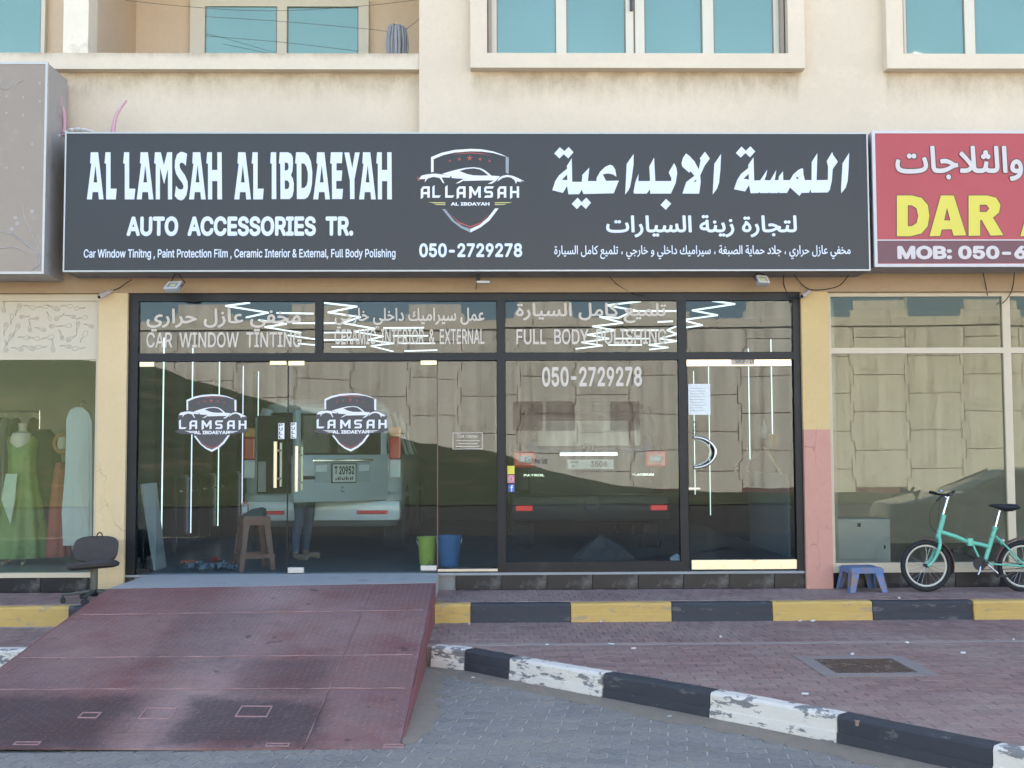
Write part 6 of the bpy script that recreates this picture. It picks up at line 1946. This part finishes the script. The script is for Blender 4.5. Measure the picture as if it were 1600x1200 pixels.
MB().add([(gx - .11, gy - .17, ZF + 1.0), (gx + .02, gy - .19, ZF + 1.0), (gx + .03, gy - .25, ZF + .72), (gx - .01, gy - .27, ZF + .45), (gx - .13, gy - .23, ZF + .72), (gx - .11, gy - .16, ZF + 1.0), (gx + .02, gy - .18, ZF + 1.0), (gx + .03, gy - .24, ZF + .72), (gx - .01, gy - .26, ZF + .45), (gx - .13, gy - .22, ZF + .72)],
         [(0, 1, 2, 3, 4), (9, 8, 7, 6, 5), (0, 5, 6, 1), (1, 6, 7, 2), (2, 7, 8, 3), (3, 8, 9, 4), (4, 9, 5, 0)]).build('pale_panel', mat('mint_satin', (.50, .62, .46), .4, var=.1), g)
for s in (-1, 1):
    MB().tube([(gx + s * .08, gy - .1, ZF + .12), (gx + s * .09, gy - .12, ZF + .04), (gx + s * .11, gy - .22, ZF + .02)], [.025, .022, .018], 8).build('mannequin_foot', mat('mannequin_tan', (.42, .30, .2), .5), g, True)
d2y = 13.75
d2x = X_(62, 760, d2y)
dress('dress', 'dark olive cape gown behind the bright green one', d2x, d2y, ZF, [(ZF + .1, .30, .22), (ZF + .6, .28, .2), (ZF + 1.1, .24, .17), (ZF + 1.4, .2, .13), (ZF + 1.5, .1, .08)], mat('olive_cloth', (.055, .07, .035), .7, var=.3), amp=.07, seed=4)
d3y = 13.3
d3x = X_(93, 780, d3y)
r3 = dress('dress', 'rust red narrow dress between the green gown and the pale garment bag', d3x, d3y, ZF, [(ZF + .08, .13, .13), (ZF + .6, .105, .1), (ZF + 1.0, .07, .07), (ZF + 1.12, .05, .05)], mat('rust_cloth', (.40, .09, .06), .7, var=.25, dirt=(.09, .04, .03), dirt_amt=.5, dirt_scale=2), amp=.08, seed=8)
c_ = PY(97, 690, d3y)
MB().tube([(c_.x + .085 * math.cos(a), c_.y, c_.z - .02 + .10 * math.sin(a)) for a in [k * math.pi / 10 for k in range(20)]], .022, 8, closed=True).build('headscarf', mat('ochre_cloth', (.36, .19, .09), .7), r3, True)
MB().lathe([(.0, -.09), (.05, -.06), (.06, 0), (.045, .07), (0, .09)], (c_.x, c_.y + .02, c_.z - .02), n=14).build('mannequin_head', MATS['mannequin_ivory'], r3, True)
by_ = 12.75
bag = empty('garment_bag', (X_(122, 750, by_), by_, ZF + .1), 'long pale blue garment bag hanging against the dress shop window edge', 'garment bag')
P1 = [(101, 852), (99, 800), (104, 740), (106, 680), (106, 655), (112, 641), (122, 636), (132, 637), (141, 645), (146, 660), (146, 740), (146, 852)]
pts = [PY(x, y, by_) for x, y in P1]
n_ = len(pts)
vs = [(p.x, p.y - .05, p.z) for p in pts] + [(p.x, p.y + .05, p.z) for p in pts]
cc = Vector((X_(124, 740, by_), by_, Z_(124, 740, by_)))
vs += [(cc.x, cc.y - .09, cc.z), (cc.x, cc.y + .09, cc.z)]
fs = [(i, (i + 1) % n_, 2 * n_) for i in range(n_)] + [(n_ + (i + 1) % n_, n_ + i, 2 * n_ + 1) for i in range(n_)] + [(i, n_ + i, n_ + (i + 1) % n_, (i + 1) % n_) for i in range(n_)]
meshobj('bag', vs, fs, mat('pale_blue_cloth', (.58, .63, .64), .6, var=.12, scale=2, stretch=(6, 6, .6), bump=.4, bscale=4), bag)
t_ = PY(126, 637, by_)
MB().tube([t_, t_ + Vector((0, 0, .05)), t_ + Vector((.03, 0, .08)), t_ + Vector((.05, 0, .05))], .004, 6).build('hook', M_STEEL, bag)
MB().tube([PY(138, 665, by_ - .055), PY(139, 760, by_ - .075), PY(139, 850, by_ - .052)], .004, 5).build('zip', M_WPL, bag)
rk = empty('clothes_rail', (X_(20, 800, 14.3), 14.3, ZF), 'steel clothes rail with garments at the back of the dress shop', 'clothes rail')
zr = Z_(30, 643, 14.3)
xa, xb = X_(-60, 643, 14.3), X_(62, 643, 14.3)
MB().tube([(xa, 14.3, zr), (xb, 14.3, zr)], .014, 8).build('rail', M_STEEL, rk)
for x in (xa, xb): MB().tube([(x, 14.3, ZF), (x, 14.3, zr + .01)], .014, 8).build('post', M_STEEL, rk)
for k, (px, m_, lab) in enumerate(((2, mat('rose_cloth', (.22, .09, .08), .8, var=.2), 'rose brown garment hanging on the steel rail'), (9, mat('white_cloth', (.42, .43, .42), .8, var=.1), 'white garment hanging on the steel rail'), (24, mat('grey_green_cloth', (.12, .15, .13), .8, var=.2), 'grey green garment hanging on the steel rail'), (52, mat('dark_brown_cloth', (.05, .04, .03), .8, var=.2), 'dark brown garment hanging at the end of the steel rail'))):
    x = X_(px, 700, 14.3)
    gr = dress('hanging_garment', lab, x, 14.3, zr - 1.1, [(zr - 1.1, .06, .2), (zr - .6, .05, .2), (zr - .2, .045, .2), (zr - .1, .03, .12), (zr - .07, .012, .02)], m_, amp=.12, seed=20 + k, cat='garment')
    MB().tube([(x, 14.3, zr - .08), (x, 14.3, zr + .01), (x, 14.32, zr + .022)], .003, 5).build('hook', M_STEEL, gr)
# ------------------------------------------------------------------ empty shop
cbY = 12.75
x0_, x1_ = X_(1303, 840, cbY), X_(1391, 840, cbY)
zt_ = Z_(1350, 811, cbY)
cb = empty('metal_cabinet', ((x0_ + x1_) / 2, cbY + .2, ZF), 'low pale metal cabinet standing in the empty shop window', 'cabinet')
M_MC = mat('pale_cabinet', (.62, .64, .61), .4, var=.06)
MB().box(x0_, x1_, cbY, cbY + .4, ZF, zt_, .006).build('carcass', M_MC, cb)
dd = MB().box(x0_ + .03, x1_ - .04, cbY - .014, cbY - .001, ZF + .05, zt_ - .025, .004).build('door', M_MC, cb)
MB().box(X_(1339, 820, cbY), X_(1344, 820, cbY), cbY - .022, cbY - .0135, Z_(1340, 823, cbY), Z_(1340, 817, cbY)).build('lock', M_TRIM2, dd)
MB().box(x1_ - .075, x1_ - .06, cbY - .024, cbY - .0135, ZF + .16, ZF + .20).build('handle', M_TRIM2, dd)
# ------------------------------------------------------------------ things on the pavement
# folding bicycle, leaning by the empty shop; traced in the plane BY
BY = 11.62
def B(px, py, dy=0.0):
    p = PY(px, py, BY)
    return Vector((p.x, BY + dy, p.z))
M_TEALP = mat('mint_paint', (.15, .52, .37), .35, var=.12, scale=9, dirt=(.10, .17, .13), dirt_amt=.22, dirt_scale=25)
M_GUARD = mat('brown_mudguard', (.13, .065, .055), .5, var=.2)
M_RIMC = mat('rim_cream', (.60, .58, .47), .35, var=.06)
M_BLACKP = mat('black_plastic', (.018, .018, .02), .5)
bike = empty('bicycle', (B(1520, 925).x, BY, ZU), 'mint green folding bicycle with black saddle in front of the empty shop', 'bicycle')
hubf, hubr = B(1447, 884), B(1598, 884.5)
RW = hubf.z - ZU
def bwheel(h):
    prof = []
    w = MB()
    ring = lambda R: [(h.x + R * math.cos(a), h.y, h.z + R * math.sin(a)) for a in [2 * math.pi * k / 40 for k in range(40)]]
    w.tube(ring(RW - .024), .024, 10, closed=True)
    wo = w.build('tyre', M_TYRE, bike, True)
    MB().tube(ring(RW - .056), .0105, 8, closed=True).build('rim', M_RIMC, wo, True)
    s = MB()
    for k in range(24):
        a = 2 * math.pi * k / 24
        b_ = a + (.5 if k % 2 else -.5)
        s.tube([(h.x + .018 * math.cos(b_), h.y + (.02 if k % 4 < 2 else -.02), h.z + .018 * math.sin(b_)), (h.x + (RW - .06) * math.cos(a), h.y, h.z + (RW - .06) * math.sin(a))], .0014, 4)
    s.build('spokes', M_STEEL, wo)['kind'] = 'stuff'
    MB().tube([(h.x, h.y - .045, h.z), (h.x, h.y + .045, h.z)], .017, 10).build('hub', M_BLACKP, wo, True)
bwheel(hubf); bwheel(hubr)
def bt_(name, pts, r, m=M_TEALP, n=12): return MB().tube(pts, r, n).build(name, m, bike, True)
bt_('head_tube', [B(1475, 804), B(1465.5, 840)], .024)
bt_('handlebar_stem', [B(1473.5, 788 + 16), B(1481, 778), B(1482, 776)], .014, M_CHR)
bt_('handlebar_stem', [B(1482, 777), B(1478, 777.5), B(1474, 774)], .013, M_CHR)
for s in (-1, 1):
    bt_('fork', catmull([B(1466, 839, s * .02), B(1466, 850, s * .045), B(1462, 864, s * .048), B(1455, 876, s * .048), B(1447, 884, s * .048)], 4), [.018] * 9 + [.014] * 8)
    bt_('seat_stay', [B(1554.5, 837, s * .018), B(1575, 859, s * .05), B(1597, 883, s * .055)], .009)
    bt_('chain_stay', [B(1540, 880, s * .02), B(1565, 882, s * .05), B(1597, 884, s * .055)], .009)
bt_('main_tube', [B(1470, 831), B(1492, 838), B(1513, 847)], .021)
bt_('main_tube', [B(1518, 848), B(1532, 850.5), B(1545, 854)], .020)
MB().box(B(1511, 850).x, B(1519.5, 850).x, BY - .028, BY + .028, B(1515, 853).z, B(1515, 841).z, .008).build('hinge', M_TEALP, bike, True)
bt_('hinge_lever', [B(1508, 842, -.03), B(1507.5, 836.5, -.04)], .006, M_CHR)
bt_('seat_tube', [B(1555, 825), B(1538, 880)], .022)
bt_('strut', [B(1520, 851), B(1532.5, 878)], .011)
bt_('seat_post', [B(1555, 826), B(1562, 798)], .0135, M_CHR)
bt_('seat_clamp', [B(1554.6, 826.5), B(1555.8, 823)], .027, M_TEALP)
# saddle
prof = [(1545, .012, 788.5, 791.5), (1552, .022, 787, 792.5), (1561, .035, 787, 796), (1570, .062, 787.5, 799.5), (1580, .085, 787, 799), (1587, .08, 787.5, 796), (1591, .05, 790, 795)]
vs = []; fs = []
for (px, hw_, yt, yb) in prof:
    t, b = B(px, yt), B(px, yb)
    for k in range(10):
        a = 2 * math.pi * k / 10
        vs.append((t.x, BY + hw_ * math.cos(a), (t.z + b.z) / 2 + (t.z - b.z) / 2 * math.sin(a)))
for i in range(len(prof) - 1):
    for k in range(10): fs.append((i * 10 + k, i * 10 + (k + 1) % 10, (i + 1) * 10 + (k + 1) % 10, (i + 1) * 10 + k))
fs += [tuple(range(9, -1, -1)), tuple(len(vs) - 10 + k for k in range(10))]
meshobj('saddle', vs, fs, M_BLACKP, bike, True)
# handlebar, grips, levers, bell
hb = B(1474, 773)
bt_('handlebar', [hb + Vector((-.03, -.27, .015)), hb + Vector((0, -.1, 0)), hb + Vector((0, .1, 0)), hb + Vector((-.03, .27, .015))], .0115, M_BLACKP)
for s in (-1, 1): bt_('grip', [hb + Vector((-.03, s * .27, .015)), hb + Vector((-.015, s * .16, .005))], .017, M_BLACKP)
bt_('brake_lever', [hb + Vector((-.005, -.15, 0)), B(1462, 774, -.17), B(1451, 781, -.2)], .006, M_BLACKP, 6)
MB().lathe([(.0, .022), (.016, .018), (.022, .006), (.02, 0)], B(1463, 768, -.12), n=12).build('bell', M_CHR, bike, True)
bt_('shifter', [B(1477, 771, -.1), B(1483, 767, -.14)], .013, M_BLACKP, 8)
bt_('brake_cable', catmull([B(1461, 776, -.15), B(1450, 795, -.08), B(1450, 815, -.04), B(1458, 828, -.01), B(1466, 834, .0)], 6), .0025, M_CAB, 5)
bt_('brake_cable', catmull([B(1463, 775, -.1), B(1463, 800, -.06), B(1464, 826, -.03)], 6), .0025, M_CAB, 5)
# mudguards
def guard(h, a0, a1, name='mudguard'):
    vs = []; fs = []
    n_ = 18
    for k in range(n_ + 1):
        a = math.radians(a0 + (a1 - a0) * k / n_)
        for (o, w) in ((0, -.03), (.008, -.02), (.012, 0), (.008, .02), (0, .03)):
            R = RW + .012 + o
            vs.append((h.x + R * math.cos(a), h.y + w, h.z + R * math.sin(a)))
    for k in range(n_):
        for j in range(4): fs.append((k * 5 + j, k * 5 + j + 1, (k + 1) * 5 + j + 1, (k + 1) * 5 + j))
    o = meshobj(name, vs, fs, M_GUARD, bike, True)
    md = o.modifiers.new('thickness', 'SOLIDIFY'); md.thickness = .003
guard(hubf, 100, -15); guard(hubr, 200, 60)
# crank, chain ring, pedals
bb = B(1538, 880)
MB().lathe([(.0, -.004), (.062, -.004), (.066, 0), (.062, .004), (.0, .004)], (bb.x - .06, BY - .035, bb.z), 'Y', 24).build('chain_ring', M_BLACKP, bike, True)
bt_('bottom_bracket', [bb + Vector((0, -.05, 0)), bb + Vector((0, .05, 0))], .024, M_BLACKP)
bt_('crank', [B(1539, 881, -.06), B(1555, 895, -.065)], .0085, M_CHR)
bt_('crank', [B(1537, 880, .06), B(1511, 864, .06)], .0085, M_BLACKP)
for (px, py, dy) in ((1558, 898, -.11), (1501, 861, .1)):
    c_ = B(px, py, dy)
    MB().box(c_.x - .045, c_.x + .045, c_.y - .035, c_.y + .035, c_.z - .012, c_.z + .012, .005).build('pedal', M_BLACKP, bike)
bt_('chain', [B(1531, 873.5, -.035), B(1596, 881, -.03)], .004, M_BLACKP, 6)
bt_('chain', [B(1531, 890, -.035), B(1596, 888, -.03)], .004, M_BLACKP, 6)
bt_('kick_stand', [B(1530, 884, -.03), B(1527, 893, -.05), B(1524, 897, -.06)], .008, M_CHR)
bt_('reflector', [B(1566, 844, -.03), B(1566, 844, .03)], .012, M_WPL)

# swivel chair without arms
CYc = 11.25
cc = PZ(145, 941, ZU); cc.y = CYc
cc.x = X_(146, 930, CYc)
ch = empty('office_chair', (cc.x, CYc, ZU), 'worn black swivel chair without arms beside the cream pier', 'office chair')
M_CHF = mat('charcoal_fabric', (.058, .049, .045), .9, var=.25, scale=8, bump=.3, bscale=200)
M_POST = mat('olive_metal', (.12, .115, .09), .6, metal=.2, var=.25, scale=20)
def cz(py): return Z_(146, py, CYc)
zseat, zst_ = cz(895), cz(878)
# seat: dished cushion
vs = []; fs = []
sx0, sx1 = X_(107, 885, CYc), X_(184, 885, CYc)
scx, srx = (sx0 + sx1) / 2, (sx1 - sx0) / 2
rings = [(0, 0, 0), (.5, -.002, .0), (.85, .004, .0), (1.0, -.022, 0), (.97, -.05, 0), (.8, -.062, 0), (.0, -.062, 0)]
NN = 36
def sq(a, p=3.0):
    c, s = math.cos(a), math.sin(a)
    return (abs(c) ** (2 / p) * (1 if c >= 0 else -1), abs(s) ** (2 / p) * (1 if s >= 0 else -1))
for (k_, dz, _) in rings:
    for j in range(NN):
        ux, uy = sq(2 * math.pi * j / NN, 2.7)
        tilt = -.02 * uy * k_ + .018 * ux * k_
        vs.append((scx + srx * k_ * ux, CYc + .0 + .21 * k_ * uy, zst_ + dz + tilt))
for i in range(len(rings) - 1):
    for j in range(NN): fs.append((i * NN + j, i * NN + (j + 1) % NN, (i + 1) * NN + (j + 1) % NN, (i + 1) * NN + j))
meshobj('seat', vs, fs, M_CHF, ch, True)
# backrest: curved pad
bx0, bx1 = X_(116, 858, CYc + .2), X_(186, 858, CYc + .2)
bz0, bz1 = Z_(150, 878, CYc + .2), Z_(150, 838, CYc + .2)
bcx, bcz, brx, brz = (bx0 + bx1) / 2, (bz0 + bz1) / 2, (bx1 - bx0) / 2, (bz1 - bz0) / 2
vs = []; fs = []
for (k_, dy) in ((0, -.0), (.6, .002), (.9, .006), (1.0, .03), (.97, .055), (.8, .065), (0, .065)):
    for j in range(NN):
        ux, uz = sq(2 * math.pi * j / NN, 3.6)
        curve = -.05 * (ux * k_) ** 2
        vs.append((bcx + brx * k_ * ux, CYc + .19 + dy + curve + .04 * uz * k_, bcz + brz * k_ * uz))
for i in range(6):
    for j in range(NN): fs.append((i * NN + j, i * NN + (j + 1) % NN, (i + 1) * NN + (j + 1) % NN, (i + 1) * NN + j))
meshobj('backrest', vs, fs, M_CHF, ch, True)
lp_ = Vector((bcx + .01, CYc + .25, bz1))
MB().tube([lp_ + Vector((.028 * math.cos(a), 0, -.015 + .04 * math.sin(a) * 1.2)) for a in [math.pi * k / 12 for k in range(-1, 14)]], .006, 8).build('hanging_loop', M_BLACKP, ch, True)
MB().tube([(scx, CYc + .05, zst_ - .06), (scx, CYc + .2, zst_ - .06), (bcx, CYc + .275, zst_ + .0), (bcx, CYc + .275, bcz)], .014, 8).build('back_bar', M_POST, ch, True)
pxc = X_(147, 905, CYc)
MB().lathe([(.034, ZU + .10), (.034, zst_ - .06), (.05, zst_ - .055)], (pxc, CYc, 0), n=14).build('post', M_POST, ch, True)
MB().lathe([(.03, ZU + .05), (.045, ZU + .07), (.045, ZU + .105), (.03, ZU + .115)], (pxc, CYc, 0), n=14).build('base_hub', M_BLACKP, ch, True)
for k in range(5):
    a = math.radians(200 + 72 * k)
    e_ = Vector((pxc + .27 * math.cos(a), CYc + .27 * math.sin(a), ZU + .075))
    arm = MB().tube([(pxc, CYc, ZU + .10), e_], [.018, .013], 8).build('base_arm', M_POST, ch, True)
    cs = MB()
    for s in (-1, 1):
        cs.lathe([(.0, -.009), (.022, -.009), (.026, -.004), (.026, .004), (.022, .009), (0, .009)], e_ + Vector((-.015 * math.sin(a) * s, .015 * math.cos(a) * s, -.049)), 'Y', 14)
    cs.tube([e_ + Vector((0, 0, .005)), e_ + Vector((0, 0, -.05))], .008, 6)
    cs.build('caster', M_BLACKP, arm)

# blue step stool
sp_ = PZ(1353, 925, ZU)
M_BLU = mat('blue_worn_plastic', (.11, .19, .37), .6, var=.25, scale=8, dirt=(.24, .17, .15), dirt_amt=.6, dirt_scale=9)
stool('step_stool', 'low worn blue plastic stool on the pavement by the salmon pier', Vector((sp_.x, sp_.y + .13, ZU)), .39, .24, M_BLU, math.radians(3), .31, .075)

# scraps of litter
M_LIT = mat('paper_scrap', (.70, .70, .68), .8, var=.1)
litter_spots = [(55, 1007, ZL), (939, 971, ZL), (955, 1006, ZL), (990, 1013, ZL), (1126, 995, ZL), (1270, 970, ZL), (1332, 1022, ZL), (1417, 1004, ZL), (1505, 1020, ZL), (1584, 999, ZL), (1258, 1084, ZL), (712, 1050, .004), (740, 1059, .004), (1046, 1120, .004), (733, 975, ZL), (1405, 934, ZU), (1250, 970, ZL), (855, 1007, ZL)]
lr = random.Random(2)
for (px, py, z) in litter_spots:
    c = PZ(px, py, z + .004)
    a = lr.uniform(0, 3.1); L_ = lr.uniform(.013, .026); w = lr.uniform(.005, .011)
    pts = [(c.x + u * math.cos(a) - v * math.sin(a), c.y + u * math.sin(a) + v * math.cos(a)) for (u, v) in ((-L_, -w), (L_ * .9, -w * .8), (L_, w), (-L_ * .8, w))]
    mb = MB().prism(pts, z + .001, z + .007)
    mb.v = [(v[0], v[1], v[2] + (lr.uniform(0, .006) if v[2] > z + .005 else 0)) for v in mb.v]
    tag(mb.build('paper_scrap', M_LIT), 'small white scrap lying on the ' + ('grey street pavers' if z < .1 else 'red lower pavement' if z < .3 else 'narrow upper pavement'), 'litter', 'litter scraps on the paving')
